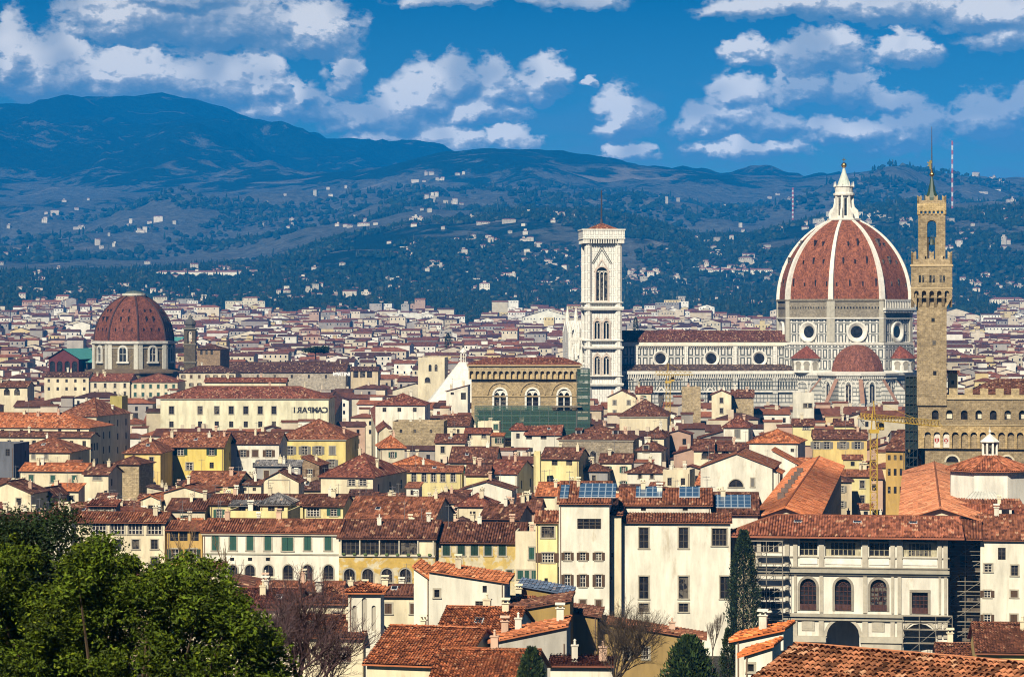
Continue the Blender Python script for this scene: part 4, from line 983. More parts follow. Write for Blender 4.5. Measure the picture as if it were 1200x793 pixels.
def grain_church():
    D = 800; fr = Frame(613, D, R(0)); root = fr.empty('stone_church'); tag(root, 'block-like brown stone church with white gothic double windows and green netting', 'church')
    Z = lambda py: fr.lz(py); x0, x1 = fr.lx(552.5), fr.lx(677); W = x1 - x0; dp = 24
    zt = Z(444); wx = [(fr.lx(p), Z(481), 3.4, Z(455.5)-Z(481)) for p in (586, 624, 661)]
    m = MB(); wall_face(m, (x0,0,0), (1,0,0), W, -1, zt, [(x-x0, z, w, hh, True) for x, z, w, hh in wx], (0,1,0), 0, .9)
    m.add([(x1,0,-1),(x1,dp,-1),(x1,dp,zt),(x1,0,zt)]); m.add([(x0,dp,-1),(x0,0,-1),(x0,0,zt),(x0,dp,zt)]); m.add([(x1,dp,-1),(x0,dp,-1),(x0,dp,zt),(x1,dp,zt)])
    m.build('wall', MASON, root, (.42,.33,.20))
    # machicolated crown: arched corbel table
    c = MB(); n = 19; step = (W+1.6)/n; z0, z1 = Z(444), Z(433); y = -1.1
    wall_face(c, (x0-.8,y,0), (1,0,0), W+1.6, z0, z1, [(step*(k+.5), z0+.03, step*.66, (z1-z0)*.85, True) for k in range(n)], (0,1,0), 0, 1.0)
    c.add([(x1+.8,y,z0),(x1+.8,dp,z0),(x1+.8,dp,z1),(x1+.8,y,z1)]); c.box(x0-.8, x1+.8, y, dp, z1, Z(429), 0)
    co = c.build('arched_corbel_table', MASON, root, (.50,.41,.27))
    m = MB(); m.box(x0-.5, x1+.5, -.05, -.0, z0, z1); m.build('backing', PLAIN, co, (.55,.42,.22))
    m = MB(); m.box(x0-1.3, x1+1.3, -1.6, dp+.5, Z(429), Z(427)); m.build('cornice', PLAIN, root, (.40,.29,.17))
    r = MB(); zr = fr.lz(418.5, 0, dp/2); ze = Z(427)+.1; e = 1.2
    A, B, C_, D_ = (x0-e,-1.4,ze),(x1+e,-1.4,ze),(x1+e,dp+e,ze),(x0-e,dp+e,ze); RA, RB = (fr.lx(573, dp/2),dp/2,zr),(fr.lx(660, dp/2),dp/2,zr)
    roof_plane(r,[A,B,RB,RA]); roof_plane(r,[B,C_,RB]); roof_plane(r,[C_,D_,RA,RB]); roof_plane(r,[D_,A,RA]); r.build('roof', [ROOF, PLAIN], root, ROOFC['red'])
    for x, z, w, hh in wx:
        g = MB(); g.add([(a, .85, b_) for a, b_ in arch_pts(w, hh)], 1); g.tube((0,.3,0),(0,.3,hh-w*.45),.2,.18,6)
        for s in (-1, 1): arc_trim(g, s*w/4, hh-w*.62, w/4-.17, .3, .45, .3, 8, pointed_=True)
        g.box(-w/2, w/2, .35, .5, hh-w*.35, hh-w*.12)
        wo = g.build('window', [PLAIN, GLASS], root, WH, (x, 0, z))
        f = MB(); arc_trim(f, 0, hh-w/2, w/2-.02, .5, 0, .25, 12)
        for s in (-1, 1): f.box(s*(w/2+.25)-.27, s*(w/2+.25)+.27, -.25, 0, -.3, hh-w/2)
        f.build('frame', PLAIN, wo, WH); h_ = MB(); arc_trim(h_, 0, hh-w/2, w/2+1.7, .35, 0, .3, 14); h_.build('hood_mould', PLAIN, wo, (.42,.32,.18))
    m = MB(); m.box(x0, x1, -.25, 0, Z(464)-.2, Z(464)+.1); m.build('string_course', PLAIN, root, (.45,.34,.18))
    PLOTS.append((fr.cx, fr.cy+dp/2, 20, 15, 0)); SCREEN.append((552, 692, 418, 500, D))
    # scaffold with green netting standing against it
    s = Frame(613, D-2.2, 0).empty('scaffold'); tag(s, 'scaffold with translucent green netting wrapped round the brown stone church', 'scaffold')
    def stack(xa, xb, ya, yb_, za, zb, lv, net, nm='scaffold_bay'):
        m = MB()
        nx = max(1, int((xb-xa)/2.5))
        for k in range(nx+1):
            x = xa + (xb-xa)*k/nx
            for y in (ya, yb_): m.tube((x,y,za),(x,y,zb),.09,.09,4)
        for k in range(lv+1):
            z = za + (zb-za)*k/lv; m.box(xa, xb, ya, yb_, z-.08, z+.04); m.tube((xa,ya,z+1),(xb,ya,z+1),.05,.05,4)
        o = m.build(nm, METAL, s, (.16,.17,.16))
        if net:
            q = MB(); q.box(xa, xb, ya-.06, ya-.03, za, zb); q.build('netting', NET, s, (.06,.13,.10))
    stack(x0+1, x1-.5, -1.0, .6, Z(512), Z(475), 6, True)
    stack(x1-.3, x1+3.4, -1.2, 14, Z(512), Z(432), 13, False)
    q = MB(); q.box(x1-.2, x1+3.4, -1.3, -1.24, Z(512), Z(432)); q.build('netting', NET, s, (.05,.11,.09))
    for zz in range(8): q = MB(); z_ = Z(505)+zz*2.1; q.box(x1-.2, x1+3.4, -1.15, -1.05, z_, z_+1.1); q.build('toe_board', WOOD, s, (.16,.17,.14))
    q = MB(); q.box(x1+3.45, x1+3.5, -1.2, 14, Z(512), Z(432)); q.build('netting', NET, s, (.06,.11,.10))
    q = MB(); q.box(fr.lx(646), x1+1, -2.4, -.9, Z(476.5), Z(475)); q.build('platform', WOOD, s, (.2,.17,.13))
def f_net(N, b):
    N.put(b.inputs['Base Color'], objcol(N)); _, v, _2 = N.xyz(uvc(N)); u, v, _3 = N.xyz(uvc(N))
    a = N.m('MAXIMUM', N.m('LESS_THAN', N.m('FRACT', N.m('MULTIPLY', v, .5)), .12), N.lin(N.noise(uvc(N), 1.2, 4), .3, .7, .18, .5)); N.put(b.inputs['Alpha'], a)
NET = mat('netting', f_net, .9, .1)
grain_church()

def medici_chapel():
    D = 1300; fr = Frame(157, D, 0); root = fr.empty('domed_chapel'); tag(root, 'brown stone chapel with octagonal maroon tiled dome and white framed arched windows', 'chapel')
    rot = R(-76.3 - 45*0); AP = math.cos(R(22.5)); Z = lambda py, y=-17: fr.lz(py, 0, y)
    r0 = 18.3; prof = pointed(r0, Z(399.6), 5.0, fr.lz(347, 0, 0), 14)
    for k in range(8):
        a0 = rot + math.tau*k/8; m = MB(); m.lathe(prof, 1, 0, a0=a0, a1=a0+math.tau/8, cap=False); m.build('dome_face', DOME, root, (.165,.06,.040))
        m = MB()
        for i in range(len(prof)-1):
            (ra, za), (rb, zb) = prof[i], prof[i+1]; c, s = math.cos(a0), math.sin(a0); m.tube(((ra+.1)*c,(ra+.1)*s,za),((rb+.1)*c,(rb+.1)*s,zb),.42,.42,5,caps=False)
        m.build('rib', PLAIN, root, (.06,.035,.035))
    for fk in range(8):
        a = rot + math.pi/8 + math.tau*fk/8
        if math.sin(a) > .2: continue
        m = MB()
        for i, n, h_ in ((3, 3, 1.6), (6, 2, 2.4), (9, 2, 1.4)):
            rr, zz = prof[i]
            for q in range(n): x = (q-(n-1)/2)*rr*.22; m.box(x-.22, x+.22, -rr*AP-.12, -rr*AP+1.4, zz, zz+h_)
        facet_part('dome_opening', m, GLASS, root, a)
    m = MB(); zt = prof[-1][1]; m.lathe([(5.0, zt-.4),(5.6, zt+.3),(5.6, zt+1.2),(4.8, zt+1.3)], 16); m.build('crown', PLAIN, root, (.62,.6,.52))
    m = MB(); m.lathe([(4.4, zt+1.2),(3.6, zt+2.0),(.4, zt+2.6)], 12); m.build('cap', PLAIN, root, (.10,.13,.12))
    z0, z1 = Z(434.5), Z(404.5)
    m = MB(); m.lathe([(18.9, -1),(18.9, Z(400))], 8, rot); m.build('drum', MASON, root, (.20,.165,.11))
    for za, zb, e in ((Z(403.5), Z(399.6), 1.0), (Z(408.5), Z(407), .5)):
        m = MB(); m.lathe([(18.9, za),(18.9+e, za+.3),(18.9+e, zb-.1),(18.5, zb)], 8, rot, cap=False); m.build('cornice', PLAIN, root, (.62,.60,.54))
    m = MB(); m.lathe([(22, -1),(22, z0-1.4),(23, z0-1.2),(23, z0-.5),(18.9, z0+1)], 8, rot); m.build('lower_wall', MASON, root, (.17,.13,.09))
    ap = 18.9*AP
    for k in range(8):
        a = rot + math.pi/8 + math.tau*k/8
        if math.sin(a) > .3: continue
        m = MB(); zz0, zz1 = Z(423.5), Z(404.5)
        for s in (-1, 1): m = MB(); m.box(s*6.15-.95, s*6.15+.95, -ap-.5, -ap, z0-.5, Z(404)); facet_part('pilaster', m, PLAIN, root, a, (.60,.58,.50))
        m = MB(); w = 3.2; hh = Z(406.5)-zz0; m.add([(x, -ap-.1, zz0+z) for x, z in arch_pts(w, hh)], 1)
        arc_trim(m, 0, zz0+hh-w/2, w/2, .8, -ap, .7, 12)
        for s in (-1, 1): m.box(s*(w/2+.4)-.4, s*(w/2+.4)+.4, -ap-.7, -ap, zz0, zz0+hh-w/2)
        m.box(-w/2-1.3, w/2+1.3, -ap-.9, -ap, zz0-.9, zz0); m.box(-.1,.1,-ap-.2,-ap-.05,zz0,zz0+hh-.3); m.box(-w/2,w/2,-ap-.2,-ap-.05,zz0+hh*.5-.1,zz0+hh*.5+.1)
        facet_part('window', m, [PLAIN, GLASS], root, a, (.66,.64,.57))
    PLOTS.append((fr.cx, fr.cy, 24, 24, 0)); SCREEN.append((105, 208, 345, 434, 1280))
medici_chapel()

def market_hall():
    D = 1345; fr = Frame(90, D, R(-14)); root = fr.empty('market_hall'); tag(root, 'iron market hall with stepped turquoise roof and red arched front', 'market hall')
    x0, x1 = fr.lx(57), fr.lx(92); Z = lambda py: fr.lz(py); W = x1-x0; xm = (x0+x1)/2
    ze = Z(420); zr = Z(409); m = MB(); holes = [(W*(k+.5)/4, Z(440), W/4*.72, Z(423)-Z(440), True) for k in range(4)]
    wall_face(m, (x0,0,0), (1,0,0), W, -1, ze, holes, (0,1,0)); m.add([(x0,0,ze),(x1,0,ze),(xm,0,zr)]); m.add([(x1,0,-1),(x1,60,-1),(x1,60,ze),(x1,0,ze)]); m.build('front', PLAIN, root, (.13,.035,.04))
    m = MB(); m.box(x0+.3, x1-.3, .4, .6, 0, ze-.2); m.build('glazing', GLASS, root)
    T_ = (.10,.36,.33); m = MB(); m.add([(x1+1,-1,ze-.3),(x1+1,60,ze-.3),(xm,60,zr+.2),(xm,-1,zr+.2)]); m.add([(x0-1,60,ze-.3),(x0-1,-1,ze-.3),(xm,-1,zr+.2),(xm,60,zr+.2)]); m.build('roof', PLAIN, root, T_)
    x2 = fr.lx(120, 25); m = MB(); m.box(x1, x2, 6, 60, -1, ze-1.5); m.build('side_hall', PLAIN, root, (.12,.10,.10)); 
    m = MB(); m.add([(x1,5,ze-2),(x2+4,5,ze-2),(x2+4,34,ze+3.5),(x1,34,ze+3.5)]); m.add([(x1-6,30,ze+4.6),(x2+30,30,ze+4.6),(x2+30,60,ze+10),(x1-6,60,ze+10)]); m.build('side_roof', PLAIN, root, T_)
    m = MB(); m.box(x1-6, x2+30, 30.2, 59, ze+2, ze+4.4); m.build('clerestory', GLASS, root)
    PLOTS.append((fr.cx+20, fr.cy+25, 40, 32, 0)); SCREEN.append((55, 107, 403, 437, D))
market_hall()

def slim_belfry():
    D = 1270; fr = Frame(223, D, 0); root = fr.empty('bell_tower'); tag(root, 'slim dark bell tower with small bulb-shaped cap beside the maroon dome', 'bell tower')
    Z = lambda py: fr.lz(py); h = 2.6; m = MB(); z0 = Z(402); z1 = Z(388)
    for ud, O, inn in (((1,0,0),(-h,-h,0),(0,1,0)), ((0,1,0),(h,-h,0),(-1,0,0)), ((-1,0,0),(h,h,0),(0,-1,0)), ((0,-1,0),(-h,h,0),(1,0,0))): wall_face(m, O, ud, 2*h, -1, Z(385), [(h, z0, 2.0, z1-z0, True)], inn, 0, .9)
    m.build('shaft', MASON, root, (.13,.11,.085))
    for py, e in ((385, .5), (403, .35), (424, .5)): m = MB(); m.box(-h-e, h+e, -h-e, h+e, Z(py)-.4, Z(py)+.3); m.build('cornice', PLAIN, root, (.2,.18,.14))
    m = MB(); m.lathe([(2.3, Z(385)),(2.3, Z(381)),(2.7, Z(380)),(2.6, Z(378)),(1.9, Z(375)),(1.0, Z(373)),(.8, Z(371)),(.1, Z(368))], 8, R(22.5)); m.build('cap', PLAIN, root, (.10,.10,.10))
    PLOTS.append((fr.cx, fr.cy, 4, 4, 0)); SCREEN.append((213, 231, 368, 425, D))
slim_belfry()

# ---------------------------------------------------------------- town palace and its tower
def shield(mb, x, z, s, y): mb.add([(x-s,y,z+s*1.1),(x+s,y,z+s*1.1),(x+s,y,z-s*.2),(x,y,z-s*1.3),(x-s,y,z-s*.2)][::-1], 0)
def palace():
    D = 615; fr = Frame(1085, D, -R(9.0)); root = fr.empty('fortified_palace'); tag(root, 'rough stone palace with battlements, arched gallery windows and painted shields', 'palace')
    Z = lambda py: fr.lz(py); col = (.33,.262,.165); x0 = fr.lx(1084); x1 = x0 + 46; gx0 = fr.lx(1076, -.75)
    dp = 40
    m = MB(); m.box(x0, x1, 0, dp, -1, Z(497), bottom=False); m.build('wall', MASON, root, col)
    # machicolation arches
    m = MB(); za, zb = Z(525), Z(498); step = fr.lx(1109, -.75) - fr.lx(1098.2, -.75); a0 = fr.lx(1092.5, -.75) - step
    n = int((x1 - gx0)/step); holes = []
    for k in range(n+1):
        xc = a0 + step*(k+.5) - gx0
        if xc > step*.3: holes.append((xc, za+.06, step*.72, Z(506)-za, True))
    wall_face(m, (gx0,-.75,0), (1,0,0), x1-gx0, za, zb, holes, (0,1,0), 0, .7); m.add([(gx0,dp,za),(gx0,-.75,za),(gx0,-.75,zb),(gx0,dp,zb)]); mo = m.build('machicolation', MASON, root, (.48,.36,.19))
    q = [h for h in holes]
    for i, h_ in enumerate(q[1:3] if len(q) > 3 else q):
        s = MB(); x = gx0 + h_[0]; s.box(x-.72, x+.72, -.14, -.02, za+.2, Z(508.5)); so = s.build('painted_shield', PLAIN, root, (.72,.66,.58))
        t = MB(); shield(t, x, (za+Z(507))/2, .48, -.16); 
        so2 = t.build('emblem', PLAIN, so, (.40,.06,.05))
        c = MB()
        if i == 1:
            for s_ in (-1, 1): c.add([(x-s_*.42,-.18,(za+Z(507))/2+.45),(x-s_*.30,-.18,(za+Z(507))/2+.5),(x+s_*.3,-.18,(za+Z(507))/2-.4),(x+s_*.18,-.18,(za+Z(507))/2-.45)][::-s_]); 
        else: c.box(x-.1, x+.1, -.19, -.165, (za+Z(507))/2-.35, (za+Z(507))/2+.4)
        c.build('charge', PLAIN, so, (.75,.72,.66))
    # gallery storey
    m = MB(); zc, zd = Z(497.5), Z(467); wn = [1096, 1112.6, 1130, 1147, 1164, 1181, 1198, 1215]
    holes = [(fr.lx(p, -.75)-gx0, Z(491), 1.45, Z(480)-Z(491), True) for p in wn]
    wall_face(m, (gx0,-.75,0), (1,0,0), x1-gx0, zc, zd, holes, (0,1,0), 0, .9); m.add([(gx0,dp,zc),(gx0,-.75,zc),(gx0,-.75,zd),(gx0,dp,zd)]); m.add([(x1,-.75,zc),(x1,dp,zc),(x1,dp,zd),(x1,-.75,zd)]); m.add([(gx0,dp,zc),(x1,dp,zc),(x1,dp,zd),(gx0,dp,zd)])
    m.box(gx0, x1, -.75, dp, zd, zd+.1); m.build('gallery', MASON, root, col)
    for i, p in enumerate(wn):
        x = fr.lx(p, -.75); g = MB(); g.add([(a, -.1, b_) for a, b_ in arch_pts(1.45, Z(480)-Z(491))], 0); 
        if i in (1, 3, 5, 6): g.box(-.2 if i != 1 else -.6, .6, -.14, -.12, .2, Z(480)-Z(491)-.9, 1)
        g.build('window', [GLASS, PLAIN], root, (.75,.68,.52), (x, 0, Z(491)))
    m = MB(); m.box(gx0-.25, x1, -1.05, -.75, zd-.1, zd+.35); m.box(gx0-.15, x1, -.92, -.75, Z(497.8), Z(497)); m.build('string_course', PLAIN, root, (.5,.40,.24))
    m = MB(); zp = Z(462); m.box(gx0, x1, -.75, -.7, zd+.1, zp); m.box(gx0, gx0+.6, -.7, dp, zd+.1, zp); m.build('parapet', MASON, root, (.50,.40,.24))
    k = 0; x = gx0; 
    while x < x1 - 2:
        m = MB(); m.box(x, x+1.75, -.75, -.7, zp, Z(454.5)); m.build('merlon', MASON, root, (.50,.40,.24)); x += 3.35
    for k in range(1, 6): m = MB(); m.box(gx0, gx0+.6, k*3.4, k*3.4+1.7, zp, Z(454.5)); m.build('merlon', MASON, root, (.50,.40,.24))
    for p, r_ in ((1116, 1.35), (1180, 1.35)):
        x = fr.lx(p); m = MB(); arc_trim(m, x, Z(541), r_, .4, 0, .2, 12, pointed_=False); m.add([(x+a, -.03, Z(541)+b_) for a, b_ in [(r_*math.cos(t), r_*math.sin(t)) for t in [math.pi*q_/10 for q_ in range(11)]]], 1); m.build('rose_window', [PLAIN, GLASS], root, (.62,.55,.4))
    # roof of the great hall behind the battlements
    m = MB(); hx0, hx1 = fr.lx(1134, 18), x1+4; hz0, hz1 = fr.lz(460.5, 10, 12), fr.lz(443.5, 10, 24)
    roof_plane(m, [(hx0,12,hz0),(hx1,12,hz0),(hx1,24,hz1),(hx0+6,24,hz1)]); roof_plane(m, [(hx0,36,hz0),(hx0,12,hz0),(hx0+6,24,hz1)]); m.build('hall_roof', [ROOF, PLAIN], root, ROOFC['brown'])
    m = MB(); m.box(hx0+.5, hx1, 12.5, 35, zd, hz0-.1); m.build('hall_wall', MASON, root, (.3,.22,.13))
    m = MB(); a, b_ = fr.lx(1110.5, 10), fr.lx(1122.5, 10); m.box(a, b_, 10, 14, zd, fr.lz(437, 5, 10)); m.box((a+b_)/2-.3, (a+b_)/2+.3, 9.96, 10.02, fr.lz(450,5,10), fr.lz(446,5,10), 1); tt = m.build('stair_turret', [STUCCO, GLASS], root, (.66,.58,.38))
    m = MB(); m.box(a-.4, b_+.4, 9.6, 14.4, fr.lz(437,5,10), fr.lz(434,5,10)); m.build('turret_roof', ROOF, tt, ROOFC['rust'])
    # tower, part of the palace
    tf = Frame(1091.8, D-1.4, -R(9.0)); 
    tower = tf.empty('tower'); tower.parent = root; tower.matrix_parent_inverse.identity()
    off = Vector((tf.cx - fr.cx, tf.cy - fr.cy)); tower.location = (off.x*fr.c + off.y*fr.s, -off.x*fr.s + off.y*fr.c, 0); tower.rotation_euler = (0,0,0)
    H = 3.22; TZ = lambda py: EYE + (HZ-py)/F*tf.cy; tcol = (.37,.295,.19)
    def P_(nm, mb, mt=MASON, c=tcol): return mb.build(nm, mt, tower, c)
    m = MB(); m.box(-H, H, 0, 2*H, TZ(475), TZ(337), bottom=False); sh = P_('tower_shaft', m)
    for p, y0, y1 in ((1093.4, 377, 372.5), (1094.6, 404, 399), (1095.4, 439.5, 434.5)): x = (p-1091.8)/F*D; g = MB(); g.box(x-.36, x+.36, -.06, .3, TZ(y0), TZ(y1)); g.build('slit_window', GLASS, tower)
    G = 4.45; c = H   # machicolated gallery, centred on shaft
    zc0, zc1, zg = TZ(360), TZ(349), TZ(337.8)
    m = MB(); cy0 = H
    for fi, (ud, O, inn) in enumerate((((1,0,0),(-G,cy0-G,0),(0,1,0)), ((0,1,0),(G,cy0-G,0),(-1,0,0)), ((-1,0,0),(G,cy0+G,0),(0,-1,0)), ((0,-1,0),(-G,cy0+G,0),(1,0,0)))):
        st = 2*G/5.5; wall_face(m, O, ud, 2*G, zc1, zg+.02, [(G + (k-2)*st*1.02, zc1+.05, st*.60, (zg-zc1)*.72, True) for k in range(5)], inn, 0, G-H-.05)
    P_('tower_machicolation', m, MASON, (.40,.315,.20))
    for s in range(4):
        for k in range(6):
            m = MB(); st = 2*G/5.5; x = (k-2.5)*st*1.02; w = st*.20; d = G - H
            x = max(-G+w, min(G-w, x))
            m.add([(x-w,-G,zc1+.05),(x+w,-G,zc1+.05),(x+w,-H,zc1+.05),(x-w,-H,zc1+.05)]); m.add([(x-w,-H,zc0),(x+w,-H,zc0),(x+w,-G,zc1+.05),(x-w,-G,zc1+.05)]); m.add([(x-w,-H,zc0),(x-w,-G,zc1+.05),(x-w,-H,zc1+.05)]); m.add([(x+w,-H,zc0),(x+w,-H,zc1+.05),(x+w,-G,zc1+.05)])
            o = m.build('corbel', MASON, tower, (.40,.315,.20), (0, H, 0)); o.rotation_euler = (0, 0, s*math.pi/2)
    m = MB(); m.box(-G, G, H-G, H+G, zg, TZ(310)); P_('tower_gallery', m)
    for x in (-2.2, .1, 2.3):
        for s in (-.35, .35): g = MB(); g.box(x+s-.24, x+s+.24, H-G-.05, H-G+.2, TZ(331), TZ(322.5)); g.build('window', GLASS, tower)
    m = MB(); m.box(-G-.2, G+.2, H-G-.2, H+G+.2, TZ(312), TZ(310)); m.box(-G-.12, G+.12, H-G-.12, H+G+.12, TZ(338.6), TZ(337)); P_('string_course', m, PLAIN, (.55,.43,.26))
    def merl(zb, zt, e, n, nm='merlon'):
        m = MB()
        for q in ((-e,e,H-e,H-e+.45),(-e,e,H+e-.45,H+e),(-e,-e+.45,H-e,H+e),(e-.45,e,H-e,H+e)): m.box(*q, zb, zb + (zt-zb)*.45)
        P_('parapet', m, MASON, (.41,.325,.21))
        for s in range(4):
            for k in range(n):
                w = 2*e/(2*n-1); x = -e + 2*w*k; m = MB(); m.box(x, x+w, -e, -e+.45, zb+(zt-zb)*.45, zt)
                # swallow-tail notch
                m.add([(x,-e,zt),(x+w*.5,-e,zt),(x,-e,zt+.35)]); m.add([(x+w*.5,-e,zt),(x+w,-e,zt),(x+w,-e,zt+.35)])
                o = m.build(nm, MASON, tower, (.41,.325,.21), (0, H, 0)); o.rotation_euler = (0,0,s*math.pi/2)
    merl(TZ(310), TZ(296), G, 5)
    # belfry stage
    B = 2.95; m = MB(); z0, z1 = TZ(303), TZ(258); 
    for ud, O, inn in (((1,0,0),(-B,H-B,0),(0,1,0)), ((0,1,0),(B,H-B,0),(-1,0,0)), ((-1,0,0),(B,H+B,0),(0,-1,0)), ((0,-1,0),(-B,H+B,0),(1,0,0))): wall_face(m, O, ud, 2*B, TZ(311), TZ(252), [(B, z0, 2.0, z1-z0, True)], inn, 0, 1.5)
    m.box(-B, B, H-B, H+B, TZ(252), TZ(250)); P_('belfry', m)
    for sx in (-1, 1):
        for sy in (-1, 1): g = MB(); g.tube((sx*1.05,H+sy*2.0,z0),(sx*1.05,H+sy*2.0,z0+4.6),.36,.36,8); g.build('column', PLAIN, tower, (.35,.27,.15))
    g = MB(); g.lathe([(.75, z0+3.1),(.6, z0+3.5),(.45, z0+4.2),(.12, z0+4.5)], 12, 0, 0, H); g.tube((-1.4,H,z0+4.7),(1.4,H,z0+4.7),.12,.12,5); g.build('bell', METAL, tower, (.06,.08,.06))
    m = MB(); E = 3.15
    for s in range(4):
        for k in range(7): 
            q = MB(); x = -E + .45 + (2*E-.9)*k/6; q.box(x-.2, x+.2, -E, -B+.02, TZ(251), TZ(247)); o = q.build('corbel', MASON, tower, (.5,.38,.2), (0, H, 0)); o.rotation_euler = (0,0,s*math.pi/2)
    m = MB(); m.box(-E, E, H-E, H+E, TZ(247), TZ(238)); P_('crown_gallery', m, MASON, (.52,.40,.22)); merl(TZ(238), TZ(230.5), E, 4, 'merlon')
    m = MB(); m.lathe([(1.7, TZ(238)),(1.55, TZ(231)),(.9, TZ(224)),(.42, TZ(211)),(.22, TZ(206))], 8, R(22.5), 0, H); m.build('spire', METAL, tower, (.03,.065,.05))
    m = MB()
    for sx in (-1, 1):
        for sy in (-1, 1): m.tube((sx*1.6,H+sy*1.6,TZ(238)),(sx*1.6,H+sy*1.6,TZ(227)),.12,.05,5)
    m.build('iron_posts', METAL, tower, (.06,.09,.07))
    m = MB(); zz = TZ(203.5); m.lathe([(.55*math.sin(math.pi*k/8)+1e-5, zz-.55*math.cos(math.pi*k/8)) for k in range(9)], 10, 0, 0, H); m.build('ball', GOLD, tower)
    m = MB(); m.tube((0,H,TZ(206)),(0,H,TZ(147.5)),.17,.06,5); m.build('pole', METAL, tower, (.07,.06,.06))
    m = MB(); zz = TZ(193)
    # rampant lion weather vane: body, head, tail, legs as one cut figure with thickness
    pts = [(-.15,0),(.15,0),(.2,.5),(.1,1.2),(.35,1.5),(.2,2.0),(-.15,2.1),(-.3,1.6),(-.7,1.7),(-.75,1.5),(-.3,1.2),(-.65,.9),(-.6,.7),(-.25,.8)]
    m.add([(x-.3, H-.12, zz-.9+z) for x, z in pts]); m.add([(x-.3, H+.12, zz-.9+z) for x, z in pts][::-1])
    for i in range(len(pts)): (a, b_), (c_, d_) = pts[i], pts[(i+1) % len(pts)]; m.add([(a-.3,H-.12,zz-.9+b_),(a-.3,H+.12,zz-.9+b_),(c_-.3,H+.12,zz-.9+d_),(c_-.3,H-.12,zz-.9+d_)])
    m.build('lion_vane', GOLD, tower)
    m = MB(); zz = TZ(199.5); m.lathe([(.32*math.sin(math.pi*k/6)+1e-5, zz-.32*math.cos(math.pi*k/6)) for k in range(7)], 8, 0, 0, H); m.build('knob', GOLD, tower)
    PLOTS.append((fr.X(22, 20), fr.Y(22, 20), 26, 23, fr.rot)); SCREEN.append((1062, 1200, 440, 560, D)); SCREEN.append((1068, 1117, 150, 460, D))
    # scaffold on the shaded flank
    sf = Frame(1068, 618, -R(9.0)); s = sf.empty('scaffold'); tag(s, 'tall dark netted scaffold on the flank of the rough stone palace', 'scaffold'); m = MB()
    a, b_ = sf.lx(1061), sf.lx(1075); z0, z1 = sf.lz(610), sf.lz(441)
    for k in range(4):
        x = a + (b_-a)*k/3
        for y in (0, 5): m.tube((x,y,z0),(x,y,z1),.07,.07,4)
    for k in range(17):
        z = z0 + (z1-z0)*k/16; m.box(a, b_, 0, 5, z-.06, z+.06)
        if k < 16: m.tube((a,-.03,z),(b_,-.03,z+(z1-z0)/16),.04,.04,4)
    m.build('poles', METAL, s, (.05,.06,.06)); m = MB(); m.box(a+.1, b_-.1, .5, 4.8, sf.lz(525), z1-.3); m.build('netting', PLAIN, s, (.018,.032,.035))
    m = MB(); m.box(a+.2, b_-.2, 4.85, 4.95, z0, z1); m.build('sheeting', PLAIN, s, (.03,.04,.05))
palace()
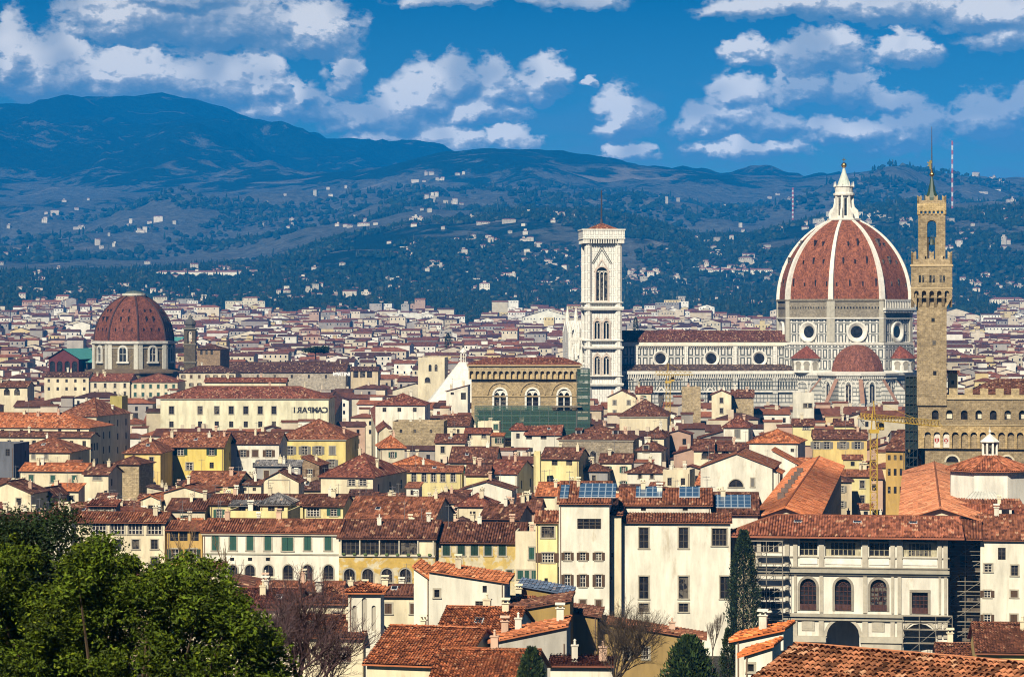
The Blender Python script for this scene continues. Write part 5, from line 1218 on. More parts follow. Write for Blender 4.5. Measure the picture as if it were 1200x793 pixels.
# ---------------------------------------------------------------- riverside gallery
def gallery():
    D = 430; fr = Frame(998, D, -R(8.2)); fr.z = 0; root = fr.empty('riverside_gallery'); tag(root, 'long white and grey gallery with arched windows, open ground arches and orange tiled roof', 'gallery')
    z = lambda py, px=998: fr.lz(py + (px-998)*.020, fr.lx(px))
    X = fr.lx; x0, x1 = X(886), X(1111); WHT = (.80,.76,.66); GR = (.46,.42,.34)
    top, cor, mid, bot = z(627), z(667), z(719), -1
    tops = [(937,958),(967,1009),(1018.5,1042),(1058,1098)]
    holes = []; 
    for a, b in tops: holes.append(((X(a)+X(b))/2 - x0, z(651.5), X(b)-X(a), z(629)-z(651.5), False))
    arcs = [(947, 19), (988, 19), (1029.5, 19)]
    for p, w in arcs: holes.append((X(p)-x0, z(714.5), w/F*D, z(678)-z(714.5), True))
    holes.append((X(1078)-x0, z(717), 2.4, z(692.5)-z(717), False))
    for p, a, b in ((988, 726, 38), (903, 724, 29), (1078, 729, 38)): holes.append((X(p)-x0, .2, b/F*D, z(a)-.2, True))
    m = MB(); wall_face(m, (x0,0,0), (1,0,0), x1-x0, bot, top, holes, (0,1,0), 0, .9)
    m.add([(x1,0,bot),(x1,12,bot),(x1,12,top),(x1,0,top)]); m.add([(x0,12,bot),(x0,0,bot),(x0,0,top),(x0,12,top)]); m.box(x0+.1, x1-.1, 6, 12, bot, top-.1); m.build('wall', STUCCO, root, WHT)
    for i, (a, b) in enumerate(tops):
        w = X(b)-X(a); h = z(635.5)-z(651.5); g = MB(); g.box(-w/2, w/2, .75, .8, 0, h, 0); n = max(3, int(w/.62))
        for k in range(n+1): xx = -w/2 + w*k/n; g.box(xx-.05, xx+.05, .66, .75, 0, h, 1)
        for zz in (0, h*.45, h-.1): g.box(-w/2, w/2, .67, .75, zz, zz+.1, 1)
        g.box(-w/2, w/2, .6, .8, h, h+.15, 1)
        if i in (1, 3): g.box(-w/2, -w/2+.9, .6, .65, 0, h, 2); g.box(w/2-.9, w/2, .6, .65, 0, h, 2)
        g.build('window', [GLASS, PLAIN, WOOD], root, (.42,.38,.26), ((X(a)+X(b))/2, 0, z(651.5)))
        p = MB(); p.box(X(a), X(b), -.12, 0, z(661), z(652.5)); p.build('panel', PLAIN, root, (.82,.79,.70))
    for p, w in arcs + [(1078, 15)]:
        w_ = 2.4 if p == 1078 else w/F*D; zb = z(717) if p == 1078 else z(714.5); h = (z(692.5) if p == 1078 else z(678)) - zb; arch = p != 1078
        g = MB(); 
        if arch: g.add([(a, .55, b_) for a, b_ in arch_pts(w_, h)], 0)
        else: g.box(-w_/2, w_/2, .55, .6, 0, h, 0)
        ht = h - (w_/2 if arch else 0)
        for k in range(1, 4): g.box(-w_/2+w_*k/4-.05, -w_/2+w_*k/4+.05, .45, .55, 0, ht, 1)
        for k in range(1, 6): g.box(-w_/2, w_/2, .46, .55, ht*k/5-.05, ht*k/5+.05, 1)
        if arch:
            for k in range(1, 5): a = math.pi*k/5; g.tube((0,.5,ht),(w_/2*math.cos(a),.5,ht+w_/2*math.sin(a)),.05,.05,4,1)
            arc_trim(g, 0, ht, w_*.25, .1, .55, .1, 8, 1)
        g.box(-w_/2, w_/2, -.25, -.2, 0, .9, 1)
        wo = g.build('window', [GLASS, WOOD], root, (.075,.035,.03), (X(p), 0, zb))
        f = MB(); t = .38
        if arch: arc_trim(f, 0, ht, w_/2, t, 0, .15, 12)
        else: f.box(-w_/2-t, w_/2+t, -.2, 0, h, h+.4)
        for s in (-1, 1): f.box(s*(w_/2+t/2)-t/2, s*(w_/2+t/2)+t/2, -.15, 0, -.1, ht)
        f.build('frame', PLAIN, wo, (.30,.27,.22))
    for a, b in ((919.5,925),(929.5,934.5),(959.5,965.5),(1010.5,1017),(1043.5,1048.5),(1051,1057),(1099,1103.5),(1105.5,1110.5),(887,892)):
        for q4 in ((X(a), X(b), -.3, 0, cor+.3, top-.2), (X(a)+.12, X(b)-.12, -.22, 0, mid+.2, cor-.5), (X(a), X(b), -.3, 0, 3, mid-.6)): p = MB(); p.box(*q4); p.build('pilaster', PLAIN, root, GR)
    for zz, t, e in ((cor, .5, .8), (cor-.6, .25, .4), (mid, .45, .8), (mid-.7, .3, .45), (z(664), .15, .3), (z(652), .15, .25)):
        p = MB(); p.box(x0-.2, x1+.2, -e, 0, zz-t, zz); p.build('cornice', PLAIN, root, (.38,.35,.28))
    for p_, w in ((947, 15), (1029, 15)):
        q = MB(); a, b = X(p_-w/2), X(p_+w/2); zz0, zz1 = z(739), z(725.5); q.box(a, b, -.15, 0, zz0, zz1); q.box(a+.3, b-.3, -.2, -.15, zz0+.3, zz1-.3, 1); q.build('panel', [PLAIN, PLAIN], root, GR)
    for a, b in ((917,968),(1008,1058)):
        q = MB(); q.box(X(a), X(b), -.9, 0, z(748)-.5, z(745)); q.box(X(a)+.2, X(b)-.2, -.6, 0, -1, z(749.5)); q.build('plinth', PLAIN, root, (.5,.46,.37))
    for p, w in ((988, 38), (903, 29), (1078, 38)): q = MB(); w_ = w/F*D; arc_trim(q, X(p), z(726)-w_/2, w_/2, .45, 0, .2, 14); q.build('arch_trim', PLAIN, root, GR)
    rx0, rx1 = X(853), X(1130); r = MB(); zr = fr.lz(604, 0, 6.5)
    A, B, C_, D_ = (rx0,-1.7,top-.1),(rx1,-1.7,top-.1),(rx1,14,top-.1),(rx0,14,top-.1); RA, RB = (rx0+7,6.3,zr),(rx1-.5,6.3,zr)
    roof_plane(r, [A,B,RB,RA], .42, thick=.3); roof_plane(r, [C_,D_,RA,RB]); roof_plane(r, [D_,A,RA], .42); ridge_cap(r, RA, RB, .2); ridge_cap(r, A, RA, .2)
    r.build('roof', [ROOF, PLAIN], root, (.34,.125,.07))
    for p in (934, 1004, 1070): skylight(root, X(p), 3.4, zr-.95, .28, 1.3, .9)
    w = MB(); w.box(X(856), x0, 1.2, 12, -1, top-.3); w.build('side_wall', STUCCO, root, (.45,.38,.26))
    for k, (py0, py1) in enumerate(((648, 634), (704, 690), (716, 706))):
        g = MB(); g.box(-1.9, 1.9, -.06, .1, 0, z(py1)-z(py0)); 
        for q_ in range(6): g.box(-1.9+3.8*q_/5-.04, -1.9+3.8*q_/5+.04, -.12, -.06, 0, z(py1)-z(py0), 1)
        g.build('window', [GLASS, PLAIN], root, (.6,.56,.45), (X(898+k), 0, z(py0)))
    # wings running back from the river along the court
    for (nm, xa, xb, y1, s, colr, side) in (('side_wing', X(880, 12), X(961, 14), 172, 1, (.50,.165,.07), 1), ('side_wing', X(1053, 14), X(1053, 14)+13, 150, -1, (.52,.20,.10), -1)):
        ze = fr.lz(606.5, xb if s > 0 else xa, 15); xm = (xa+xb)/2; m = MB(); ins = xb-.8 if s > 0 else xa+.8
        n = 34; hs = []
        for r_ in range(3):
            for k in range(n): hs.append(((y1-14)*(k+.5)/n, ze-3.6-r_*5, 1.5, 2.3, False))
        if s > 0:
            wall_face(m, (ins,14,0), (0,1,0), y1-14, -1, ze-.1, hs, (-1,0,0), 0, .4); m.add([(ins,y1,-1),(xa+.8,y1,-1),(xa+.8,y1,ze),(ins,y1,ze)]); m.add([(xa+.8,y1,-1),(xa+.8,12,-1),(xa+.8,12,ze),(xa+.8,y1,ze)])
            g = MB(); g.box(ins-.5, ins-.42, 14.2, y1-.2, 2, ze-.8); 
        else:
            m.add([(ins,y1,-1),(ins,14,-1),(ins,14,ze),(ins,y1,ze)]); m.add([(xb-.8,y1,-1),(ins,y1,-1),(ins,y1,ze),(xb-.8,y1,ze)])
            g = MB(); g.box(ins+.02, ins+.06, 30, 31, 2, 4)
        wo = m.build('wing_wall', STUCCO, root, (.42,.38,.32)); g.build('glazing', GLASS, wo)
        r = MB(); zr = ze + 2.0
        roof_plane(r, [(xb,10,ze),(xb,y1,ze),(xm,y1,zr),(xm,10,zr)], .42); roof_plane(r, [(xa,y1,ze),(xa,10,ze),(xm,10,zr),(xm,y1,zr)], .42); ridge_cap(r, (xm,10,zr+.05), (xm,y1,zr+.05), .2); r.build('wing_roof', [ROOF, PLAIN], root, colr)
        m = MB(); m.add([(xa+.8,y1,ze),(xb-.8,y1,ze),(xm,y1,zr)]); m.build('gable', STUCCO, root, (.6,.5,.3))
        if s > 0:
            for k in range(7): 
                y = 40 + k*13; q = MB(); q.box(xm-2.6, xm-1.4, y, y+1.3, ze, zr+.35); q.build('rooflight', PLAIN, root, (.16,.12,.10))
        m = MB(); m.box(xa+.8, xb-.8, 11, 11.3, -1, ze); m.add([(xa+.6,11,ze),(xb-.6,11,ze),(xm,11,zr-.05)]); m.build('end_wall', STUCCO, root, (.7,.62,.46))
        PLOTS.append((fr.X(xm, 90), fr.Y(xm, 90), abs(xb-xa)/2, 80, fr.rot))
    PLOTS.append((fr.X(6, 6), fr.Y(6, 6), 24, 9, fr.rot)); PLOTS.append((fr.X(X(1007,90), 90), fr.Y(X(1007,90), 90), 9, 80, fr.rot))
    SCREEN.append((853, 1200, 605, 793, 425)); SCREEN.append((885, 1025, 545, 605, 480)); SCREEN.append((1018, 1052, 540, 605, 640)); SCREEN.append((1050, 1130, 545, 605, 480))
    return fr, X, z
GF, GX, GZ = gallery()

def scaffold(label, px0, px1, py0, py1, D, depth, levels, th=8, col=(.30,.27,.22), boards=(.32,.27,.2), gz=None):
    fr = Frame((px0+px1)/2, D, -R(th)); s = fr.empty('scaffold'); tag(s, label, 'scaffold'); a, b = fr.lx(px0), fr.lx(px1); z0, z1 = fr.lz(py1), fr.lz(py0); m = MB()
    n = max(1, round((b-a)/2.2))
    for k in range(n+1):
        x = a + (b-a)*k/n
        for y in (0, depth): m.tube((x,y,z0),(x,y,z1),.05,.05,4)
    for k in range(levels+1):
        z = z0 + (z1-z0)*k/levels
        for y in (0, depth): m.tube((a,y,z),(b,y,z),.04,.04,4)
        if k < levels:
            m.tube((a,0,z+1),(b,0,z+1),.035,.035,4); xa = a + (b-a)*((k % n)/n); m.tube((xa,-.02,z),(xa+(b-a)/n,-.02,z+(z1-z0)/levels),.035,.035,4)
    m.build('poles', METAL, s, col)
    for k in range(1, levels+1):
        z = z0 + (z1-z0)*k/levels; q = MB(); q.box(a, b, .05, min(depth-.05, 1.1), z-.05, z+.02); q.build('platform', WOOD, s, boards)
    return s
scaffold('scaffold filling the gap beside the white arched gallery and the plain corner house', 1113, 1149, 634, 752, 434, 5, 10)
scaffold('low scaffold across the river front of the arched gallery, before its last arch', 1058, 1116, 722, 770, 427, 1.6, 3)
scaffold('scaffold against the gallery wall behind the tall cypress', 879, 917, 634, 740, 427, 1.2, 8)

def court_back():
    fr = Frame(1131, 432.5, -R(8.2)); root = fr.empty('house'); tag(root, 'dark recessed building behind the scaffold beside the arched gallery', 'house', 'houses of the old town')
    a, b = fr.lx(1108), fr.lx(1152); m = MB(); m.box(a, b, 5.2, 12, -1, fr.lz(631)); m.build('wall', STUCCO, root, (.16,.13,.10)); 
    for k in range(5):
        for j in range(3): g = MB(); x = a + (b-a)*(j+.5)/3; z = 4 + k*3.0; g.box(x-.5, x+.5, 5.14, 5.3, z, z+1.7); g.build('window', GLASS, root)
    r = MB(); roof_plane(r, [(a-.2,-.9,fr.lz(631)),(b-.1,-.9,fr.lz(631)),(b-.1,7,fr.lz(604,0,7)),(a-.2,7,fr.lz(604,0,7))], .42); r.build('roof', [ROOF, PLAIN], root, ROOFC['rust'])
court_back()

def octagon_room():
    D = 478; fr = Frame(1160, D, -R(8.2)); root = fr.empty('octagonal_room'); tag(root, 'octagonal white walled room with orange tiled cone roof and white lantern', 'octagonal building')
    Z = lambda py, y=-7: fr.lz(py, 0, y); r0 = 7.2; rot = R(22.5)
    m = MB(); m.lathe([(r0, -1),(r0, Z(551))], 8, rot); m.build('wall', STUCCO, root, (.82,.79,.70))
    m = MB(); P = oct_pts(r0+.9, rot); zt = fr.lz(533, 0, 0); ze = Z(552)
    for k in range(8): a, b = P[k], P[(k+1)%8]; roof_plane(m, [(*a,ze),(*b,ze),(b[0]*.13,b[1]*.13,zt),(a[0]*.13,a[1]*.13,zt)], .42 if a[1]+b[1] < 4 else None); ridge_cap(m, (*a,ze+.05), (a[0]*.13,a[1]*.13,zt+.05), .14)
    m.build('roof', [ROOF, PLAIN], root, (.40,.14,.07))
    l = MB(); l.lathe([(1.35, zt-.4),(1.35, zt+.2)], 8, rot)
    for k in range(8): a = rot + math.tau*k/8; l.tube((1.25*math.cos(a),1.25*math.sin(a),zt),(1.25*math.cos(a),1.25*math.sin(a),fr.lz(518,0,0)),.22,.22,5)
    l.lathe([(1.7, fr.lz(518,0,0)),(1.75, fr.lz(517,0,0)),(.1, fr.lz(508,0,0))], 8, rot); lo = l.build('lantern', PLAIN, root, (.80,.78,.70))
    g = MB(); g.lathe([(1.0, zt),(1.0, fr.lz(518,0,0))], 8, rot); g.build('glazing', GLASS, lo); g = MB(); g.tube((0,0,fr.lz(508,0,0)),(0,0,fr.lz(500,0,0)),.1,.05,5); g.lathe([(.25*math.sin(math.pi*k/6)+1e-5, fr.lz(505.5,0,0)-.25*math.cos(math.pi*k/6)) for k in range(7)], 8); g.build('finial', PLAIN, lo, (.8,.78,.7))
    # low annexe with the glazed vent in front
    y = -7.4; a, b = fr.lx(1117, y-3), fr.lx(1196, y-3); m = MB(); za = fr.lz(593, 0, y-3); m.box(a, b, y-3, y+2, -1, za); m.build('annexe_wall', STUCCO, root, (.80,.77,.68))
    r = MB(); zb = fr.lz(586, 0, y-1); roof_plane(r, [(a-.5,y-3.7,za+.05),(b+.5,y-3.7,za+.05),(b,y-.6,za+1.1),(a,y-.6,za+1.1)], .42); r.build('annexe_roof', [ROOF, PLAIN], root, ROOFC['rust'])
    v = MB(); xa, xb = fr.lx(1131, y-1), fr.lx(1175, y-1); z0, z1 = za+1.0, za+2.3; v.add([(xa,y-1,z0),(xb,y-1,z0),(xb-1.4,y+.1,z1),(xa+1.4,y+.1,z1)], 1)
    for k in range(9): x = xa + (xb-xa)*k/8; x2 = xa+1.4 + (xb-xa-2.8)*k/8; v.tube((x,y-1.03,z0),(x2,y+.05,z1+.03),.05,.05,4)
    v.build('glazed_vent', [METAL, PLAIN], root, (.52,.52,.47))
    PLOTS.append((fr.cx, fr.cy, 11, 13, 0)); SCREEN.append((1108, 1200, 535, 600, D-10))
octagon_room()

def crane(label, px, D, ytop, w, jib_to, counter, z0=0):
    fr = Frame(px, D, 0); root = fr.empty('tower_crane'); tag(root, label, 'crane'); zt = fr.lz(ytop); Y = (.50,.33,.04); m = MB(); h = w/2; st = w*1.15
    for sx in (-1, 1):
        for sy in (-1, 1): m.tube((sx*h,sy*h,0),(sx*h,sy*h,zt),.065,.065,4)
    z = 0; k = 0
    while z < zt - st:
        for (a, b) in (((-h,-h),(h,-h)),((h,-h),(h,h)),((h,h),(-h,h)),((-h,h),(-h,-h))):
            q = (a, b) if k % 2 else (b, a); m.tube((*q[0],z),(*q[1],z+st),.05,.05,3,caps=False); m.tube((*a,z),(*b,z),.045,.045,3,caps=False)
        z += st; k += 1
    m.build('mast', METAL, root, Y)
    c = MB(); c.box(-h-.3, h+.3, -h-.3, h+.3, zt-.2, zt+.5); c.build('slewing_ring', METAL, root, Y)
    c = MB(); c.box(h+.1, h+1.3, -.9, .5, zt+.4, zt+2.0, 0); c.box(h+.2, h+1.2, -.94, -.9, zt+1.0, zt+1.8, 1); c.build('cab', [METAL, GLASS], root, Y)
    zj = zt + 2.4; ap = zt + 6.2; c = MB()
    for sx in (-1, 1): 
        for sy in (-1, 1): c.tube((sx*h*.8,sy*h*.8,zt+.4),(0,0,ap),.08,.06,4)
    c.build('tower_head', METAL, root, Y)
    def truss(nm, d, L, parts=16, hgt=1.1, ww=.55):
        dx_, dy_ = d; nx_, ny_ = -dy_, dx_; t = MB(); P = lambda s, o_, u: (dx_*s + nx_*o_, dy_*s + ny_*o_, zj + u)
        t.tube(P(0,-ww,0), P(L,-ww,0), .07, .06, 4); t.tube(P(0,ww,0), P(L,ww,0), .07, .06, 4); t.tube(P(0,0,hgt), P(L,0,hgt), .08, .06, 4)
        for k in range(parts):
            s0, s1 = L*k/parts, L*(k+1)/parts; sm = (s0+s1)/2
            for o_ in (-ww, ww): t.tube(P(s0,o_,0), P(sm,0,hgt), .05, .05, 3, caps=False); t.tube(P(sm,0,hgt), P(s1,o_,0), .05, .05, 3, caps=False)
            t.tube(P(s0,-ww,0), P(s0,ww,0), .04, .04, 3, caps=False)
        t.tube((0,0,ap), P(L*.65,0,hgt), .035, .035, 3, caps=False); t.build(nm, METAL, root, Y)
    d = Vector(jib_to); L = d.length; d.normalize(); truss('jib', (d.x, d.y), L, int(L/1.7)); truss('counter_jib', (-d.x, -d.y), counter, 4)
    q = MB(); e = -d*(counter-.8); q.box(e.x-.6, e.x+.6, e.y-.6, e.y+.6, zj-1.6, zj+.1); q.build('counterweight', PLAIN, root, (.45,.43,.38))
    s = d*(L*.55); q = MB(); q.tube((s.x,s.y,zj),(s.x,s.y,zj-5),.03,.03,3); q.box(s.x-.2,s.x+.2,s.y-.2,s.y+.2,zj-5.5,zj-5); q.build('hook', METAL, root, (.15,.12,.05))
crane('yellow lattice tower crane standing in the gallery court before the stone palace', 1024, 560, 506, 1.35, (8.0,-34), 8)
crane('yellow tower crane among roofs in front of the cathedral nave', 783, 900, 448, 1.35, (7.5,-5), 5)

def radio_mast(label, px, D, y0, y1):
    fr = Frame(px, D, 0); fr.z = ground(fr.cx, D) - 5; root = fr.empty('radio_mast'); tag(root, label, 'radio mast'); za, zb = fr.lz(y1)-10, fr.lz(y0); n = 15; h = 1.0
    for k in range(n):
        m = MB(); z0, z1 = za + (zb-za)*k/n, za + (zb-za)*(k+1)/n
        for sx in (-1, 1):
            for sy in (-1, 1): m.tube((sx*h,sy*h,z0),(sx*h,sy*h,z1),.45,.45,4)
        for (a, b) in (((-h,-h),(h,-h)),((h,-h),(h,h))): m.tube((*a,z0),(*b,z1),.3,.3,3); m.tube((*b,z0),(*a,z1),.3,.3,3)
        m.build('section', METAL, root, (.80,.79,.76) if k % 2 else (.50,.10,.07))
radio_mast('red and white banded radio mast on the wooded hill, the shorter of two', 929, 5600, 220, 252)
radio_mast('tall red and white banded radio mast just beyond the stone tower', 1116, 5600, 165, 241)

# ---------------------------------------------------------------- houses read off the photograph
G1 = 'houses of the old town'
def S(*a): return list(a)
HN = []
def hs(label, *a, **k):
    k.setdefault('group', G1); r = house(label, *a, **k); HN.append(r); return r
# --- along the river (closest row)
hs('tall white building with solar panels on its roof and brown shutters', 655, 714, 589, 561, D=428, roof='side', wall='white', rc='rust', th=4, dp=16, side=(2,3), yb=720, chim=1, ant=1,
   win=[(613.5, 12, 28, [690.5], 'dark'), (651.5, 9, 7, [665,683,701.5], 'shut'), (680, 14, 7, [665,683,701.5], 'shut'), (709, 13, 7, [683,701.5], 'closed')], shc='brown')
solar_panel(HN[-1][0], HN[-1][1].lx(679, 4), HN[-1][1].lx(722, 4), 1.2, 6.6, lambda y: HN[-1][2]['ze'] + HN[-1][2]['rise']*y/8)
solar_panel(HN[-1][0], HN[-1][1].lx(646, 3)+1.4, HN[-1][1].lx(662, 3)+.6, 1.0, 6.0, lambda y: HN[-1][2]['ze'] + HN[-1][2]['rise']*y/8)
hs('narrow cream strip house with three tiny windows between two white buildings', 714, 728, 603, 598, D=430, roof='shedf', wall='cream', rc='rust', th=4, dp=10, yb=740, chim=0, ant=0, win=[(650,5,3.5,[717],'plain'),(677,4,3,[716],'plain'),(706,7,3.5,[715.5],'plain')])
hs('broad plain white river building with few tall stone framed windows', 728, 856, 612, 602, D=431, roof='shedf', wall='white', rc='rust', th=4, dp=7, yb=745, chim=0, ant=0,
   win=[(630,24,11,[754.5,801],'frame'),(688,26,11,[754.5,801,849.5],'frame'),(711.5,10,11,[754.5,801],'frame'),(629,20,17,[843],'frame')])
hs('white attic storey with long solar roof rising behind the plain river building', 727, 833, 591, 573, D=440, roof='side', wall='white', rc='rust', th=4, yb=601, chim=2, ant=1, win=[(596.5,4,6,[754,803],'plain')])
for a, b in ((745, 776), (796, 820)): solar_panel(HN[-1][0], HN[-1][1].lx(a, 3), HN[-1][1].lx(b, 3), 2, 6.2, lambda y: HN[-1][2]['ze'] + HN[-1][2]['rise']*y/(HN[-1][2]['dp']/2))
hs('brown roofed block carrying the largest solar array, next to a white chimney', 826, 888, 602, 578, D=441, roof='side', wall='white', rc='brown', th=4, yb=606, chim=1, ant=0, win=[])
solar_panel(HN[-1][0], HN[-1][1].lx(838, 3), HN[-1][1].lx(880, 3), 1.6, 6.6, lambda y: HN[-1][2]['ze'] + HN[-1][2]['rise']*y/(HN[-1][2]['dp']/2))
hs('plain white corner house with small shuttered windows beside the scaffold', 1149, 1225, 632, 604, D=432, roof='side', wall='white', rc='rust', th=8.2, yb=740, chim=1, ant=0,
   win=[(648.5,14,9,[1174],'dark'),(665,9,9,[1158],'white'),(668,12,8,[1189],'frame'),(695.5,8,8,[1157,1188.5],'shut'),(724,9,8,[1157,1188],'shut')], shc='brown')
hs('orange roofed house with white dormer in front of the octagonal room', 1078, 1225, 613, 592, D=452, roof='side', wall='white', rc=(.38,.13,.07), th=8.2, yb=632, chim=1, ant=0, win=[])
dormer(HN[-1][0], HN[-1][1].lx(1178, 2), 1.2, HN[-1][2]['ze'] + .5, 2.0, 1.9, 'white', 'rust')
hs('narrow cream house with arched triple window beside the solar roofed white building', 628, 653, 611, 599, D=436, roof='shedf', wall='lemon', rc='rust', th=4, yb=700, chim=0, ant=0,
   win=[(623,13,15,[642],'frame'),(653,11,14,[642],'shut'),(679,4,4,[640],'plain')])
hs('house with green shuttered balcony in a dark recess by the river', 604, 628, 628, 617, D=450, roof='flat', wall='pale', th=4, yb=690, chim=2, win=[(648,14,6,[623],'closed'),(673,10,7,[610,618,625],'closed')], shc='green')
hs('peeling yellow house with dark green shutters', 509, 612, 635, 613, D=452, roof='side', wall='yellow', rc='brown', th=5, yb=690, peel=True, chim=2, ant=1, side=(2,2), wcol=(.60,.44,.15),
   win=[(644,13,8.5,[523,540.5,556,572,588.5],'closed'),(673,9,6,[538,550,568],'plain'),(673,11,7,[569,583,597],'closed')], shc='dkgreen')
w_ = HN[-1]
hs('ochre banded river house with open columned loggia under deep eaves', 397, 510, 630, 610, D=452, roof='side', wall='cream', rc='brown', th=5, yb=685, chim=2, ant=1, side=False,
   win=[(641,17,22,[411,434,457,480,500],'dark'),(674,16,13,[409.5,431,453.5,475,498],'archframe')])
def loggia(h, pa, pb, y0, y1, cols):
    root, fr, d = h; m = MB(); m.box(fr.lx(pa), fr.lx(pb), -.35, -.02, fr.lz(y1)-.25, fr.lz(y1)); m.build('balustrade', PLAIN, root, (.55,.5,.4))
    for p in cols: m = MB(); m.tube((fr.lx(p),-.25,fr.lz(y1)),(fr.lx(p),-.25,fr.lz(y0)),.13,.11,8); m.build('column', PLAIN, root, (.62,.57,.46))
    m = MB(); xa, xb = fr.lx(pa)+.02, fr.lx(pb)-.02; zb_, zt_ = fr.lz(690), fr.lz(y1)-.3; hh = 16/F*d['D']; ww = 13/F*d['D']; wall_face(m, (xa,-.07,0), (1,0,0), xb-xa, zb_, zt_, [(fr.lx(p)-xa, fr.lz(674, fr.lx(p))-hh/2-.05, ww+.5, hh+.3, True) for p in (409.5,431,453.5,475,498)], (0,1,0), 0, .05); m.build('ochre_band', PEEL, root, (.58,.40,.11))
    for k in range(9): m = MB(); x = fr.lx(pa + (pb-pa)*(k+.5)/9); m.box(x-.25, x+.25, -.6, -.2, fr.lz(y1), fr.lz(y1)+.3, 0); m.build('flower_box', LEAF, root, (.08,.12,.04))
loggia(HN[-1], 397, 510, 631, 650, (400,422,445,468,490,508))
hs('white river house with green shutters and row of arched ground windows', 238, 397, 623, 609, D=455, roof='side', wall='white', rc='rust', th=6, yb=680, chim=3, ant=2, side=False, cornice=True,
   win=[(636,17,8,[252.5,273,293,314,360.5,384.5],'closed'),(637,16,13,[337],'shut'),(655,4,5,[272,314,293],'plain'),(670,17,11.5,[250,272.7,293,314.5,337.6,360.4,385],'archframe')], shc='green')
m_ = MB(); m_.box(HN[-1][2]['x0'], HN[-1][2]['x1'], -.15, 0, HN[-1][1].lz(649.7), HN[-1][1].lz(648)); m_.build('string_course', PLAIN, HN[-1][0], (.4,.38,.3))
hs('ochre house with open top loggia glimpsed through bare branches', 196, 237, 620, 611, D=458, roof='side', wall='ochre', rc='rust', th=6, yb=680, chim=1, win=[(627,13,10,[204,215,228],'dark'),(650,14,9,[205,226],'shut'),(671,12,8,[205,226],'shut')])
hs('cream house with row of big glazed attic windows above the evergreen trees', 89, 193, 611, 601, D=460, roof='side', wall='cream', rc='rust', th=6, yb=670, chim=1, ant=0,
   win=[(618.5,14,17,[116,137.5,158.5,181],'white'),(637.5,11,8,[138,159,181],'frame'),(658,11,8,[138,159,181],'frame')])
hs('small glazed roof pavilion with red metal roof', 104, 136, 592, 586, D=475, roof='shedf', wall='slate', rc='red', th=6, yb=601, chim=0, ant=0, win=[(596,7,8,[109,118,127],'white')])
hs('roof terrace house with plants and green awning below the pyramid capped pavilion', 266, 337, 604, 592, D=468, roof='flat', wall='lemon', th=5, yb=616, chim=1, win=[(611,5,5,[276,283,296],'closed')], shc='green')
hs('little pavilion with pale grey pyramid roof on a yellow terrace', 305, 337, 590, 578, D=476, roof='pyr', wall='lemon', rc='grey', th=5, yb=606, chim=0, ant=0, win=[(598,10,8,[318,329],'dark')])
hs('covered roof terrace with dark opening beside the grey capped pavilion', 270, 304, 592, 587, D=478, roof='shedf', wall='lemon', rc='grey', th=5, yb=605, chim=0, win=[(598,10,10,[283,295],'dark')])
# --- behind the river row
hs('wide mottled red roofed hall with dark slate coloured gable end', 405, 508, 609, 583, D=480, roof='side', wall='cream', rc='rust', th=9, yb=614, chim=2, ant=2, side=False, win=[])
hs('row house with long brown roof behind the grey capped pavilion', 246, 355, 590, 580, D=500, roof='side', wall='lemon', rc='brown', th=6, yb=600, chim=3)
hs('yellow house with brown roof and dark right gable by two awnings', 357, 402, 592, 580, D=498, roof='side', wall='lemon', rc='brown', th=8, yb=612, chim=2, win=[(600,9,15,[367],'white'),(600,8,8,[391],'shut')])
hs('small gabled yellow house with orange brown roof', 216, 277, 568, 553, D=560, roof='side', wall='lemon', rc='rust', th=9, yb=580)
hs('glass fronted gabled roof pavilion', 304, 350, 564, 552, D=575, roof='gable', wall='cream', rc='brown', th=3, yb=580, dp=9, win=[(570,15,24,[327],'white')], chim=1)
hs('low cream house beside the glass fronted pavilion', 262, 306, 567, 562, D=562, roof='shedf', wall='cream', rc='brown', th=5, yb=580, win=[(573,4,4,[287,298],'plain')])
hs('grey terraced roof block with metal canopy', 299, 352, 545, 539, D=600, roof='shedf', wall='grey', rc='grey', th=4, yb=556, chim=2)
hs('small brown gabled attic with dark side wall', 353, 374, 544, 535, D=640, roof='shedr', wall='brown', rc='rust', th=10, dp=9, yb=562, chim=1)
hs('cream building with blank front and blue grey side wall with three windows', 376, 437, 558, 545, D=600, roof='hip', wall='cream', rc='red', th=14, dp=26, yb=590, chim=2, ant=1, side=(3,3), win=[(565,7,9,[412,425],'white')])
hs('yellow house with even row of white framed windows under a long eave', 466, 541, 552, 546, D=640, roof='side', wall='lemon', rc='rust', th=4, yb=580, win=[(559,10,5.5,[485,497,508,519,531],'white'),(575,5,7,[487],'plain')], chim=1)
hs('orange hipped roof house just above the yellow house with white framed windows', 453, 512, 546, 534, D=665, roof='hip', wall='pale', rc='orange', th=5, yb=552, chim=2)
hs('house with bright orange hip below the crenellated stone house', 446, 474, 524, 510, D=715, roof='hip', wall='pale', rc='orange', th=-6, yb=534)
hs('yellow walled house with brown roof left of the tall cream chimney stack', 546, 573, 556, 545, D=635, roof='side', wall='lemon', rc='brown', th=4, yb=572)
hs('white gabled house with brown roof beside the tall cream chimney stack', 572, 606, 554, 535, D=640, roof='side', wall='white', rc='red', th=16, dp=15, yb=582, side=(2,2), win=[(560,5,4,[583],'plain')])
hs('low wide white walled house with flat gable', 540, 600, 573, 564, D=610, roof='gable', wall='white', rc='brown', th=6, yb=588, dp=10, win=[])
hs('grey terracotta roofed cottage block in the dense roofs above the peeling yellow house', 563, 608, 607, 592, D=492, roof='side', wall='grey', rc='brown', th=12, yb=614, chim=3)
hs('two storey cream house with red brown roof amid the dense low roofs', 536, 572, 592, 578, D=530, roof='hip', wall='cream', rc='red', th=9, yb=604, chim=2)
